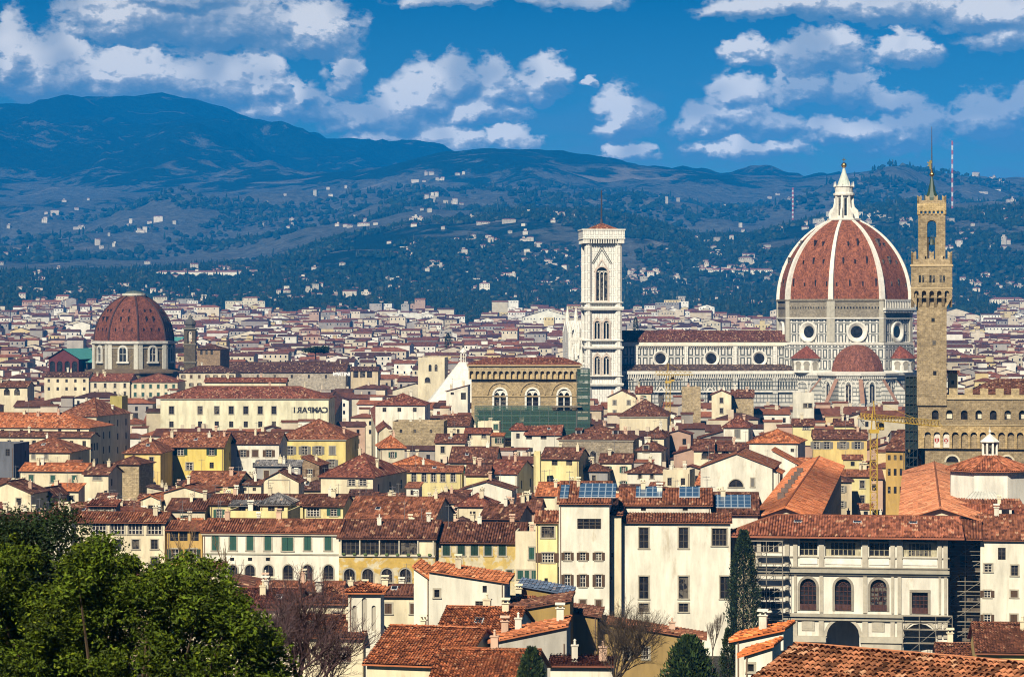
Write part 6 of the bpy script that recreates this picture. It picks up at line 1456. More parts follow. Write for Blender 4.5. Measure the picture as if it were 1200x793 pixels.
hs('pinkish walled house between dense brown roofs', 604, 632, 598, 585, D=520, roof='side', wall='pink', rc='brown', th=6, yb=612, chim=3)
hs('low brown hipped roof right of the yellow house with white framed windows', 497, 545, 588, 574, D=560, roof='hip', wall='cream', rc='brown', th=6, yb=602, chim=2)
hs('long brown roofed house with white firewall', 527, 580, 541, 524, D=660, roof='side', wall='cream', rc='brown', th=4, yb=552, chim=2)
hs('square cream chimney tower house', 625.5, 633, 533, 531, D=640, roof='flat', wall='lemon', th=4, dp=2.2, yb=578, chim=0, ant=0, win=[], name='house')
hs('yellow gabled house with grey side wall', 634, 678, 537, 525, D=650, roof='side', wall='lemon', rc='brown', th=12, yb=560, side=(1,2), win=[(542,6,7,[650,667],'plain')])
hs('brown roofed house beside the yellow gabled house with grey side', 680, 712, 551, 543, D=655, roof='hip', wall='grey', rc='brown', th=9, yb=565)
hs('stone fronted palace with arched windows under a wide low brown roof', 655, 742, 514, 498, D=735, roof='hip', wall='grey', rc='brown', th=7, yb=545, chim=3, dorm=2, wallmat=MASON, wcol=(.36,.31,.24), cornice=True, win=[(535,14,7,[695,717],'archframe')])
hs('white house with brown roof right below the green netted scaffold', 615, 657, 509, 496, D=790, roof='side', wall='white', rc='red', th=5, yb=531, chim=2, win=[(512.5,4,7,[620,637],'dark'),(527,5,5,[622,640],'plain')])
hs('white house with a tiny lit dormer next to the netted scaffold base', 599, 615, 503, 492, D=792, roof='hip', wall='white', rc='red', th=5, yb=520)
hs('cream house with two tall windows under a short red roof', 545, 574, 507, 502, D=760, roof='side', wall='cream', rc='red', th=5, yb=523, win=[(510.5,5,5,[550,567],'white')], chim=1)
hs('narrow tower house with teal shutter', 560, 585, 497, 493, D=778, roof='flat', wall='cream', th=5, dp=5, yb=504, chim=1, win=[(500,6,5,[581],'closed')], shc='green')
hs('small buff tower with one shuttered window by the teal shuttered house', 576, 590, 510, 507, D=750, roof='shedf', wall='buff', rc='orange', th=5, yb=523, dp=5, win=[(516,6,5,[585],'shut')], chim=0)
hs('cream house with white attic block and brown roof', 519, 549, 498, 488, D=790, roof='side', wall='cream', rc='brown', th=6, yb=510, win=[(505,5,3,[532,537],'plain')])
hs('brown roofed house below the cream house with white attic block', 510, 545, 518, 509, D=740, roof='side', wall='pale', rc='brown', th=4, yb=534)
hs('old stone house with crenellated parapet', 460, 520, 497, 488, D=770, roof='flat', wall='stone', th=3, yb=518, chim=3, win=[(505,4,3,[470,486,505],'plain')])
hs('white house with three square windows under a broad red hipped roof', 440, 498, 474, 461, D=880, roof='hip', wall='white', rc='red', th=3, yb=488, win=[(480,5,4.5,[450.5,468,486],'plain')], chim=1)
hs('small glazed house with brown hipped roof in front of the cathedral tower', 703, 740, 541, 532, D=660, roof='side', wall='cream', rc='brown', th=6, yb=553)
hs('white two storey house with open balcony door under the brown hipped roof', 735, 779, 553, 542, D=640, roof='hip', wall='white', rc='brown', th=11, yb=578, side=(1,2), win=[(558,5,4,[750,764],'frame'),(571,6,4,[748,766],'shut')])
hs('white house with single shuttered window below the yellow crane', 747, 775, 527, 516, D=700, roof='hip', wall='white', rc='brown', th=8, yb=541, win=[(526,8,6,[757],'frame')])
hs('pale narrow house with one wide window near the crane foot', 758, 778, 512, 500, D=750, roof='hip', wall='cream', rc='brown', th=9, yb=520)
hs('low hall with one big dark arched window', 813, 836, 527, 515, D=700, roof='side', wall='cream', rc='brown', th=5, yb=540, win=[(532.5,9,10,[827.5],'archframe')], chim=0)
hs('low wing with round arched door beside the low hall', 838, 878, 527, 519, D=705, roof='side', wall='cream', rc='brown', th=5, yb=540, win=[(532.5,9,10,[850],'archframe')], chim=1)
hs('white cube shaped house with one grey shuttered window and red hipped roof', 848, 877, 500, 487, D=790, roof='hip', wall='white', rc='red', th=9, yb=520, side=(1,1), win=[(508,10,6,[864],'closed')], shc='grey')
hs('big white gabled hall with wide half round window', 821, 905, 547, 531, D=560, roof='gable', wall='white', rc='rust', th=9, dp=22, yb=582, chim=0, ant=1, side=(3,1), win=[(566,9,17,[862.5],'archframe'),(565,10,4,[882],'closed')], shc='grey')
hs('white house with orange pyramid roof above the gallery wing', 878, 935, 518, 503, D=660, roof='pyr', wall='white', rc='orange', th=12, yb=545, side=False, win=[(527.5,4,4,[928.5],'plain')], chim=0)
hs('low white shed with orange roof leaning on the gallery wing', 905, 934, 543, 527, D=590, roof='shedr', wall='white', rc='orange', th=9, dp=12, yb=560, side=False, win=[], chim=0)
hs('little white gable with orange roof stepping down to the gallery wing', 886, 914, 553, 541, D=560, roof='shedr', wall='white', rc='orange', th=9, dp=9, yb=575, side=False, win=[], chim=0)
hs('yellow palace with four shuttered windows under a brown roof', 953, 1016, 513.5, 504, D=735, roof='side', wall='yellow', rc='brown', th=5, yb=545, side=(1,2), win=[(521.5,8,7,[957,969,988,1005],'shut')], shc='grey')
hs('long pale ochre street palace with rows of small windows', 1038, 1060, 527, 522, D=640, roof='side', wall='ochre', rc='brown', th=22, dp=24, yb=600, side=(6,4), win=[(536,6,3.5,[1042,1049,1056],'plain'),(553,8,3.5,[1042,1049,1056],'plain'),(574,8,3.5,[1042,1049,1056],'plain')], chim=2)
hs('brown roofed attic house over the yellow palace', 929, 954, 498, 491, D=790, roof='side', wall='lemon', rc='brown', th=5, yb=505, win=[(501,4,8,[945],'white')])
hs('yellow walled attic house over the yellow palace', 978, 1000, 498, 491, D=790, roof='side', wall='lemon', rc='brown', th=5, yb=505)
hs('tall plain white house in front of the cathedral flank', 929, 954, 463, 460, D=930, roof='flat', wall='white', th=6, dp=9, yb=492, side=(1,2), win=[(475,5,5,[944,949],'frame')], chim=1)
hs('square stone tower house with small white belvedere', 799, 821, 456, 452, D=930, roof='flat', wall='stone', th=4, dp=8, yb=479, chim=2, win=[])
hs('tall house with dark roof terrace windows', 857, 883, 465, 457, D=930, roof='side', wall='stone', rc='brown', th=5, yb=482, win=[(467,4,7,[867,876],'dark')])
hs('buff gabled house joined to the tall terrace house', 834, 857, 462, 457, D=925, roof='gable', wall='cream', rc='red', th=5, yb=482, dp=12)
hs('cream house with red pent roof near the foot of the bell tower', 745, 763, 460, 453, D=950, roof='side', wall='cream', rc='red', th=5, yb=472)
hs('pale gabled house at the foot of the bell tower', 712, 745, 465, 457, D=950, roof='gable', wall='cream', rc='brown', th=5, yb=476, dp=14)
hs('broad dark roofed palace with deep eaves below the bell tower', 726, 782, 487, 468, D=850, roof='hip', wall='cream', rc='brown', th=5, yb=502, cornice=True, win=[], chim=4)
hs('white house with dark open doorway beside the white pyramid roof', 523, 548, 458, 451, D=960, roof='shedl', wall='white', rc='red', th=5, dp=9, yb=472, win=[(464,8,6,[543],'dark'),(461,3,4,[530],'plain')])
# --- left half
R_ = hs('long cream palace with stone window heads carrying mirrored rooftop lettering', 188, 385, 466, 453, D=900, roof='hip', wall='cream', rc='red', th=2, yb=500, cornice=True, chim=3, side=(3,3), wcol=(.76,.72,.52),
   win=[(480.5,9,5.5,[201,234.5,254,271,288,305,321],'frame'),(497,7,5,[201,234.5,254,271,288,305,321,345,364],'plain')])
def sign(label, text, px0, px1, py0, py1, D, th, mirror, col, nm='rooftop_sign', vert=True):
    fr = Frame((px0+px1)/2, D, -R(th)); root = fr.empty(nm); root.location.z = fr.lz(py1); tag(root, label, 'sign'); n = len(text); x0, x1 = fr.lx(px0), fr.lx(px1); h = (py1-py0)/F*D
    seq = text[::-1] if mirror else text
    for i, ch in enumerate(seq):
        cu = bpy.data.curves.new('letter', 'FONT'); cu.body = ch; cu.extrude = .08; cu.align_x = 'CENTER'; cu.size = h/.72; cu.offset = .10
        tmp = bpy.data.objects.new('letter', cu); COL.objects.link(tmp); bpy.context.view_layer.update(); me = bpy.data.meshes.new_from_object(tmp); bpy.data.objects.remove(tmp)
        me.materials.clear(); me.materials.append(METAL); o = link('letter', me, root, col, (x0 + (x1-x0)*(i+.5)/n, 0, 0)); o.rotation_euler = (R(90), 0, math.pi if mirror else 0) if False else (R(90), 0, 0)
        if mirror: o.scale = (-1, 1, 1)
    m = MB()
    for z in (.1, h*.9): m.tube((x0,.2,z),(x1,.2,z),.06,.06,4)
    for k in range(6): x = x0 + (x1-x0)*k/5; m.tube((x,.2,-2.5),(x,.2,h),.05,.05,4)
    m.build('sign_frame', METAL, root, (.2,.2,.2))
sign('dark rooftop letters seen from behind in front of the long cream palace', 'CAMPARI', 342, 384, 476.8, 483.5, 860, 2, True, (.015,.015,.02))
sign('white rooftop letters against the long dark church roof', 'MARTINI', 391, 411, 436, 440, 1280, 2, False, (.85,.85,.85))
hs('upper cream block with flat gables behind the lettered palace', 240, 335, 447, 443, D=930, roof='side', wall='cream', rc='red', th=2, yb=456, win=[(453,2,3,[258,316],'plain')], chim=2)
hs('large yellow palace with shuttered windows and wide hipped red roof', 326, 405, 513.5, 491, D=720, roof='hip', wall='lemon', rc='rust', th=4, yb=550, cornice=True, chim=2, side=(2,3), wcol=(.76,.62,.24),
   win=[(527.5,9.5,7,[340,357,373,389.5],'shut'),(543,9,7,[340,389],'shut')], shc='grey')
hs('white house with three arched dark shutters between two yellow houses', 269, 327, 519, 507, D=700, roof='side', wall='white', rc='brown', th=4, yb=545, win=[(531,8,7,[285,299,315],'shut'),(545,6,6,[299],'plain')], shc='brown', chim=2)
hs('bright yellow house with brown roof and scattered white framed windows', 185, 262, 523, 507, D=690, roof='side', wall='yellow', rc='rust', th=4, yb=570, chim=4, ant=2, side=(1,3), wcol=(.80,.62,.17), win=[(529,8,8,[199.5,211.5],'shut'),(529,8,6,[248],'shut'),(546,8,8,[199,222],'white'),(545,7,5,[248],'plain')])
hs('dark roofed corner house wing joined to the bright yellow house', 146, 188, 530, 513, D=675, roof='hip', wall='yellow', rc='rust', th=4, yb=560, chim=1, side=False)
hs('square stone tower with small brown hipped roof', 134, 163, 543, 534, D=640, roof='hip', wall='stone', rc='brown', th=14, yb=590, dp=9, chim=0, ant=0, side=False, win=[], name='tower', cat='tower', group=None)
hs('cream house with blank square panel beside the square stone tower', 98, 127, 555, 545, D=610, roof='side', wall='cream', rc='brown', th=10, yb=578, win=[(559.5,5,10,[114],'closed'),(577,5,4,[124],'plain')], shc='grey', chim=2)
hs('cream house with three windows under a rust coloured hipped roof', 17, 82, 529, 512, D=690, roof='hip', wall='cream', rc='rust', th=6, yb=552, win=[(534,7,4,[23,39,54],'closed')], shc='grey', side=(1,1), chim=2)
hs('long orange roofed house above the dark street', 24, 100, 551, 543, D=630, roof='side', wall='cream', rc='orange', th=8, yb=566, chim=2)
hs('small white gabled house in the shade of the orange roofs', 57, 92, 574, 566, D=580, roof='shedf', wall='cream', rc='orange', th=12, yb=590, chim=1)
hs('brick pink shed with dark gable', 45, 60, 579, 572, D=570, roof='gable', wall='pink', rc='brown', th=14, dp=8, yb=592, chim=0)
hs('wide cream gable with low brown roof at the edge of the trees', -20, 36, 577, 565, D=560, roof='gable', wall='cream', rc='brown', th=10, dp=10, yb=600, chim=1)
hs('dark grey flat house at the picture edge', -30, 16, 524, 520, D=640, roof='flat', wall='slate', th=6, yb=562, chim=0, win=[(530,8,5,[9],'plain')])
hs('long orange hipped roof palace with cream wall at the picture edge', -60, 104, 500, 484, D=790, roof='hip', wall='cream', rc='orange', th=10, yb=512, chim=3, side=(4,3), win=[(505,4,4,[3,25,48,70,92],'plain')])
hs('lower cream house with dark eave under the long orange palace', -40, 106, 511, 506, D=760, roof='side', wall='cream', rc='brown', th=12, yb=524, chim=2, side=(3,3))
hs('cream and white house with long rust roof stepping toward the dark street', 68, 113, 487, 474, D=850, roof='hip', wall='cream', rc='rust', th=12, dp=30, yb=500, chim=2, side=(4,3))
hs('yellow green rendered tower house with balcony', 129, 143, 467, 459, D=880, roof='flat', wall='olive', th=5, dp=8, yb=492, wcol=(.42,.36,.12), chim=2, win=[(480,6,5,[136],'plain')])
hs('low arcade house with two dark arches', -15, 32, 453, 447, D=950, roof='side', wall='cream', rc='brown', th=4, yb=464, win=[(459,8,7,[8,20],'arch')], chim=1)
hs('little orange roofed shed below the square stone tower', 165, 188, 585, 580, D=545, roof='gable', wall='cream', rc='orange', th=10, dp=8, yb=595, chim=0)
hs('cream sloping walled house with brown roof left of the small yellow gabled house', 192, 240, 577, 570, D=545, roof='gable', wall='cream', rc='rust', th=8, dp=12, yb=590, chim=1)
hs('dark gabled house beside the awning terrace', 196, 240, 597, 585, D=500, roof='side', wall='pale', rc='brown', th=6, yb=612, chim=2)
hs('long stone church with dark roof behind the lettered palace', 252, 405, 436, 424.5, D=1300, roof='side', wall='stone', rc='dark', th=2, yb=447, chim=1, ant=0, wcol=(.42,.38,.32), name='church', cat='church', group=None, win=[(441,4,2.4,[262,282,302,322,342,362,382],'plain')])
hs('open columned roof loggia beside the white rooftop letters', 411, 443, 434, 430, D=1295, roof='side', wall='buff', rc='dark', th=3, yb=446, win=[(439,7,6,[417,425,433],'dark')], chim=0)
hs('cream tower house with two arched windows near the white pyramid roof', 490, 521, 421, 418, D=1150, roof='flat', wall='cream', th=5, yb=450, dp=12, win=[(431,8,3.5,[504,511],'arch'),(445,6,6,[501],'archframe')], chim=0)
hs('brown stone house with low pyramid roof beside the slim dark bell tower', 231, 258, 409, 400.5, D=1255, roof='pyr', wall='brown', rc='dark', th=14, yb=430, dp=12, win=[(413,5,3,[236,242,248],'plain')], chim=0, side=False)
hs('long lit house front facing the narrow dark street', 444, 459, 505, 499, D=838, roof='gable', wall='cream', rc='red', th=-3.5, dp=210, yb=540, win=[], chim=2, side=False)
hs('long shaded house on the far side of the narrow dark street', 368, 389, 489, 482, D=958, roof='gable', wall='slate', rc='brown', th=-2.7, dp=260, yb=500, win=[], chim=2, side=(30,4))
SCREEN.append((404, 425, 465, 552, 955)); PLOTS.append((-49.5, 830, 6, 128, R(3.0)))
SCREEN.append((98, 165, 485, 545, 850)); PLOTS.append(((150-600)/F*780, 780, 5, 90, R(7)))
hs('row of shed roofed houses in front of the turquoise roofed market hall', 52, 104, 441, 436, D=1180, roof='side', wall='cream', rc='dark', th=4, yb=452, ant=0)
hs('red roofed house under the base of the maroon domed chapel', 106, 152, 446, 438, D=1150, roof='side', wall='pale', rc='red', th=4, yb=456, ant=0)
hs('brick red roofed house between the chapel base and the lettered palace', 154, 208, 447, 437.5, D=1150, roof='hip', wall='cream', rc='red', th=3, yb=456, ant=0)
hs('dark roofed house before the brown stone block by the slim bell tower', 210, 276, 436, 429, D=1175, roof='hip', wall='pale', rc='dark', th=3, yb=446, ant=0)
# --- near bank (closest roofs)
def near(label, *a, **k):
    k.setdefault('chim', 1); k.setdefault('ant', 0); k.setdefault('th', 6); return hs(label, *a, **k)
near('tall narrow white chapel with arched blind niches and small red roof', 408, 446, 693, 683, D=300, roof='hip', wall='white', rc='orange', dp=4.0, th=3, yb=760, chim=0, side=False, win=[(720,40,6,[427],'arch'),(724,30,5,[415.5,438],'arch')], name='chapel', cat='chapel', group=None)
for ch_ in list(HN[-1][0].children):
    if ch_.name.startswith('window'): ch_.data = ch_.data.copy(); ch_.data.materials[0] = STUCCO; ch_.data.materials[1] = STUCCO; ch_.color = (.50,.46,.38,1); ch_.name = 'niche'
near('white house with one sided orange roof and plain big side wall', 503, 591, 682, 669, D=335, roof='shedr', wall='white', rc='orange', dp=10, th=4, yb=720, win=[(695,9,6,[512],'frame'),(690,8,5,[568],'plain'),(708,8,10,[562],'dark')])
near('small white annexe with orange roof joined to the white one sided house', 485, 504, 678, 664, D=337, roof='shedr', wall='white', rc='orange', dp=9, th=4, yb=715, win=[], chim=0)
near('weathered orange tiled house in front of the white one sided house', 430, 540, 778, 726, D=272, roof='side', wall='cream', rc='orange', th=16, yb=793, dp=16, win=[])
near('mottled orange roof behind the grey rendered gable', 512, 600, 745, 716, D=285, roof='side', wall='white', rc='orange', th=10, yb=760, win=[], chim=2, dp=13)
near('grey rendered gable wall house with two clusters of chimneys', 577, 664, 752, 733, D=278, roof='shedl', wall='grey', rc='orange', th=4, dp=8, yb=793, win=[], wcol=(.55,.52,.46), chim=3)
near('lowest orange tiled roof beside the round dark tree', 505, 620, 800, 762, D=250, roof='side', wall='cream', rc='orange', th=8, yb=800, win=[], chim=1)
near('olive brown rendered house with sloping parapet', 598, 668, 716, 703, D=330, roof='shedl', wall='olive', rc='brown', th=4, dp=9, yb=780, wcol=(.34,.23,.08), win=[(775,8,5,[640],'plain')], chim=0)
near('olive brown house block behind the sloping parapet with blue tarpaulin roof', 608, 666, 696, 686, D=350, roof='shedr', wall='olive', rc=(.10,.14,.22), th=4, dp=8, yb=712, wcol=(.36,.25,.09), win=[], chim=0)
near('tan rendered house with pilaster behind the bare tree', 664, 700, 722, 717, D=338, roof='shedr', wall='olive', rc='brown', th=4, dp=9, yb=790, wcol=(.36,.25,.10), win=[], chim=0)
near('tan walled house with long sloping wall top behind the bare tree', 697, 823, 748, 728, D=340, roof='shedr', wall='olive', rc='rust', th=4, dp=6, yb=793, wcol=(.36,.25,.10), win=[(765,13,7,[735,757],'white')], chim=1)
near('low white rendered house with red roof corner below the bare tree', 645, 718, 780, 772, D=270, roof='shedf', wall='white', rc='red', th=4, dp=5, yb=800, win=[], chim=2)
near('white house with bright orange double roof beside the cypress', 862, 918, 751, 737, D=250, roof='shedl', wall='white', rc='bright', th=14, dp=6, yb=793, win=[], chim=1)
near('lower white wing with bright orange roof and small dark window', 872, 905, 768, 756, D=243, roof='shedl', wall='white', rc='bright', th=14, dp=5, yb=793, win=[(782,9,7,[880],'frame')], chim=0)
near('yellow walled house with rust tiled roof at the picture edge', 1146, 1215, 764, 731, D=300, roof='side', wall='yellow', rc='rust', th=6, yb=785, win=[], chim=1)
near('rust tiled low roof beside the yellow walled edge house', 1100, 1150, 772, 755, D=310, roof='side', wall='cream', rc='rust', th=6, yb=785, win=[], chim=1)
near('red roofed house half hidden by purple branches', 262, 345, 712, 690, D=345, roof='side', wall='cream', rc='red', th=6, yb=740, chim=2)
near('rust roofed house beside the white chapel', 350, 410, 706, 688, D=340, roof='hip', wall='cream', rc='rust', th=8, yb=740, chim=2)
near('long rust roof below the arched river houses', 300, 400, 690, 682, D=390, roof='side', wall='cream', rc='rust', th=5, yb=700, chim=3)
near('brown roofed house behind the white chapel', 440, 500, 697, 686, D=380, roof='side', wall='cream', rc='brown', th=5, yb=712, chim=3)
near('red roofed house behind the bare purple tree', 330, 425, 745, 722, D=300, roof='side', wall='cream', rc='rust', th=10, yb=793, chim=1)
near('orange roof sliver between the white house and the olive house', 590, 622, 716, 700, D=345, roof='side', wall='cream', rc='orange', th=6, yb=720, chim=1)
# big mossy tiled roof of the closest house: real barrel tiles
def near_roof():
    D = 118; fr = Frame(932, D, -R(38)); fr.z = 0; root = fr.empty('house'); tag(root, 'closest house, a huge old tiled roof with mossy barrel tiles', 'house', G1)
    x0, x1 = 0.0, 19.0; m = MB(); zr = EYE - (756-HZ)/F*D; k = .33
    roof_plane(m, [(x0,-7,zr-7*k),(x1,-7,zr-7*k),(x1,0,zr),(x0,0,zr)], .27, rows=.42); roof_plane(m, [(x1,7,zr-7*k),(x0,7,zr-7*k),(x0,0,zr),(x1,0,zr)], .27)
    ridge_cap(m, (x0,0,zr+.03),(x1,0,zr+.03),.15); ridge_cap(m, (x0+.1,-7,zr-7*k+.08),(x0+.1,0,zr+.05),.12); m.build('roof', [ROOFN, PLAIN], root, (.42,.17,.085))
    w = MB(); g = ground(0, D)-3; w.box(x0+.4, x1-.4, -6.4, 6.4, g, zr-6.6*k-.3); w.add([(x0+.4,6.4,zr-6.6*k-.3),(x0+.4,-6.4,zr-6.6*k-.3),(x0+.4,0,zr-.25)]); w.build('wall', STUCCO, root, WALLC['cream'])
    PLOTS.append((fr.X(9, 0), fr.Y(9, 0), 10, 8, fr.rot))
near_roof()
# ---------------------------------------------------------------- the rest of the old town: houses packed between those read off the photograph
frng = random.Random(5)
def obb_hit(a, b, pad=.4):
    ax, ay, aw, ad, ar = a; bx, by, bw, bd, br = b
    if math.hypot(ax-bx, ay-by) > math.hypot(aw, ad) + math.hypot(bw, bd) + pad: return False
    for r in (ar, ar + math.pi/2, br, br + math.pi/2):
        u = (math.cos(r), math.sin(r)); d = abs((ax-bx)*u[0] + (ay-by)*u[1])
        ra = aw*abs(math.cos(ar)*u[0] + math.sin(ar)*u[1]) + ad*abs(-math.sin(ar)*u[0] + math.cos(ar)*u[1])
        rb = bw*abs(math.cos(br)*u[0] + math.sin(br)*u[1]) + bd*abs(-math.sin(br)*u[0] + math.cos(br)*u[1])
        if d > ra + rb + pad: return False
    return True
GRID = {}
def grid_add(p):
    r = math.hypot(p[2], p[3])
    for i in range(int((p[0]-r)//40), int((p[0]+r)//40)+1):
        for j in range(int((p[1]-r)//40), int((p[1]+r)//40)+1): GRID.setdefault((i, j), []).append(p)
for p in PLOTS: grid_add(p)
def free(p, pad=.3):
    r = math.hypot(p[2], p[3]); seen = set()
    for i in range(int((p[0]-r)//40), int((p[0]+r)//40)+1):
        for j in range(int((p[1]-r)//40), int((p[1]+r)//40)+1):
            for q in GRID.get((i, j), ()):
                if id(q) in seen: continue
                seen.add(id(q))
                if obb_hit(p, q, pad): return False
    return True
def yaw_at(px, y):
    if px < 420: return 3 + 6*math.sin(y/170.0)
    return 7 + 4*math.sin(y/140.0 + px/200.0)
def max_top(px0, px1, D):
    """Highest top (smallest py) a building at D may reach without hiding what is known to stand behind it."""
    t = 0
    for (a, b, yt, yb, d) in SCREEN:
        if d > D + 3 and px1 > a + 1 and px0 < b - 1:
            ov = min(px1, b) - max(px0, a)
            t = max(t, yb - (3 if ov > 4 else 12))
    return t
LOTS = []
y = 425.0
while y < 1560:
    hw = .19*y + 14; x = -hw + frng.uniform(0, 8)
    while x < hw:
        W = frng.uniform(7, 17) if y < 700 else frng.uniform(9, 22); dp = frng.uniform(9, 14); px = 600 + F*x/y
        for attempt in range(3):
            rot = -R(yaw_at(px, y) + frng.choice([0, 0, 0, 90])*0 + frng.uniform(-3, 3)); yy = y + frng.uniform(-4, 4); w2 = W*(1, .7, .5)[attempt]; d2 = dp*(1, .8, .65)[attempt]
            c = (x + w2/2, yy, w2/2, d2/2, rot)
            if not free(c): continue
            Dn = yy - d2/2; p0, p1 = 600 + F*(c[0]-w2/2)/Dn, 600 + F*(c[0]+w2/2)/Dn + 4
            H = frng.gauss(17.0, 2.6); lim = max_top(p0, p1, Dn); rise = d2/2*.33 + 1.0
            Hm = EYE - (lim - HZ)*Dn/F - rise if lim > HZ else 99
            H = min(H, Hm, 24)
            if H < 6: continue
            grid_add(c); LOTS.append((Dn, c, H, p0, p1, d2, w2)); break
        x += W*frng.uniform(.92, 1.12) + frng.choice([.2, .2, .2, 3.0])
    y += frng.uniform(11, 14)
LOTS.sort(key=lambda l: l[0])
BUDGET = 296 - len([h for h in HN]) - 3
print('hand houses', len(HN), 'lots', len(LOTS), 'budget', BUDGET)
ANCH = [('the green netted scaffold', 622, 500), ('the tall cypress', 872, 640), ('the cathedral nave', 820, 440), ('the white marble bell tower', 705, 430), ('the yellow crane before the nave', 783, 480), ('the crane by the stone palace', 1024, 540),
        ('the big white gabled hall', 862, 560), ('the solar roofed white building', 690, 575), ('the lettered cream palace', 285, 480), ('the large yellow palace', 365, 520), ('the square stone tower', 150, 560), ('the bright yellow house', 222, 535),
        ('the narrow dark street', 410, 500), ('the grey capped pavilion', 320, 592), ('the mottled red hall', 455, 595), ('the peeling yellow house', 560, 650), ('the octagonal white room', 1160, 540), ('the yellow palace by the gallery', 985, 515),
        ('the long orange palace', 50, 495), ('the maroon domed chapel', 157, 420), ('the white pyramid roof', 540, 450), ('the stone fronted palace', 698, 520), ('the crenellated stone house', 490, 500), ('the cream chimney tower', 629, 555),
        ('the broad dark roofed palace', 753, 480), ('the red tribune dome', 1005, 430), ('the palace battlements', 1150, 450), ('the white-windowed yellow house', 503, 560), ('the cream and blue-grey building', 405, 575), ('the cathedral dome', 985, 480)]
def where(px, py):
    b = min(ANCH, key=lambda a: (a[1]-px)**2 + ((a[2]-py)*1.6)**2); dx, dy = px - b[1], py - b[2]
    return ('above' if dy < 0 else 'below') + ' ' + b[0] if abs(dy)*1.6 > abs(dx) else 'beside ' + b[0], b
ADJ = ['small', 'narrow', 'squat', 'broad', 'low', 'tall', 'plain', 'weathered', 'neat', 'old']
WN = [('white', 'white'), ('cream', 'cream'), ('cream', 'cream'), ('cream', 'cream'), ('pale', 'beige'), ('pale', 'beige'), ('lemon', 'yellow'), ('pink', 'pinkish'), ('buff', 'buff'), ('grey', 'grey'), ('stone', 'stone')]
RN = [('brown', 'brown'), ('brown', 'brown'), ('brown', 'brown'), ('dark', 'dark brown'), ('red', 'red'), ('rust', 'rust'), ('rust', 'rust'), ('orange', 'orange')]
TN = [('side', 'pitched'), ('side', 'pitched'), ('hip', 'hipped'), ('hip', 'hipped'), ('gable', 'front gabled'), ('shedf', 'lean-to'), ('shedr', 'one sided'), ('flat', 'flat')]
PEND = []; used = {}
for (Dn, c, H, p0, p1, d2, w2) in LOTS[:BUDGET]:
    wk, wn = frng.choice(WN); rk, rn = frng.choice(RN); tk, tn = frng.choice(TN)
    if Dn > 800 and rk == 'orange': rk, rn = 'red', 'red'
    cx = c[0] + math.sin(-c[4])*(-d2/2); pm = 600 + F*cx/Dn; ye = HZ + (EYE-H)*F/Dn
    A = {'side': .33*d2/2, 'hip': .33*d2/2, 'shedf': .28*d2, 'gable': .30*w2/2, 'shedr': .2*w2, 'flat': .8}[tk]
    tk_yr = ye - A*F/Dn + (d2/2*(ye-HZ)/Dn*0)
    hw_ = w2/2*F/Dn
    h = house(None, pm-hw_, pm+hw_, ye, tk_yr, D=Dn, roof=tk, wall=wk, rc=rk, th=-math.degrees(c[4]), dp=d2, cat='house', group=G1, chim=(None if Dn < 700 else frng.choice([0, 1, 2])), ant=(None if Dn < 700 else 0), side=('auto' if Dn < 700 else False), pitch=.33)
    loc, b = where(pm, ye); PEND.append((h[0], wn, rn, tn, loc, pm, ye, p1-p0))
groups = {}
for r in PEND: groups.setdefault((r[1], r[2], r[3], r[4]), []).append(r)
ORD = ['first', 'second', 'third', 'fourth', 'fifth', 'sixth', 'seventh', 'eighth', 'ninth', 'tenth']
for key, rs in groups.items():
    wn, rn, tn, loc = key; rs.sort(key=lambda r: r[5])
    for i, r in enumerate(rs):
        if len(rs) == 1: lab = f'{wn} house with {rn} {tn} roof {loc}'
        else: lab = f'{wn} house, {rn} {tn} roof, {ORD[i]} eastward {loc}'
        r[0]['label'] = lab
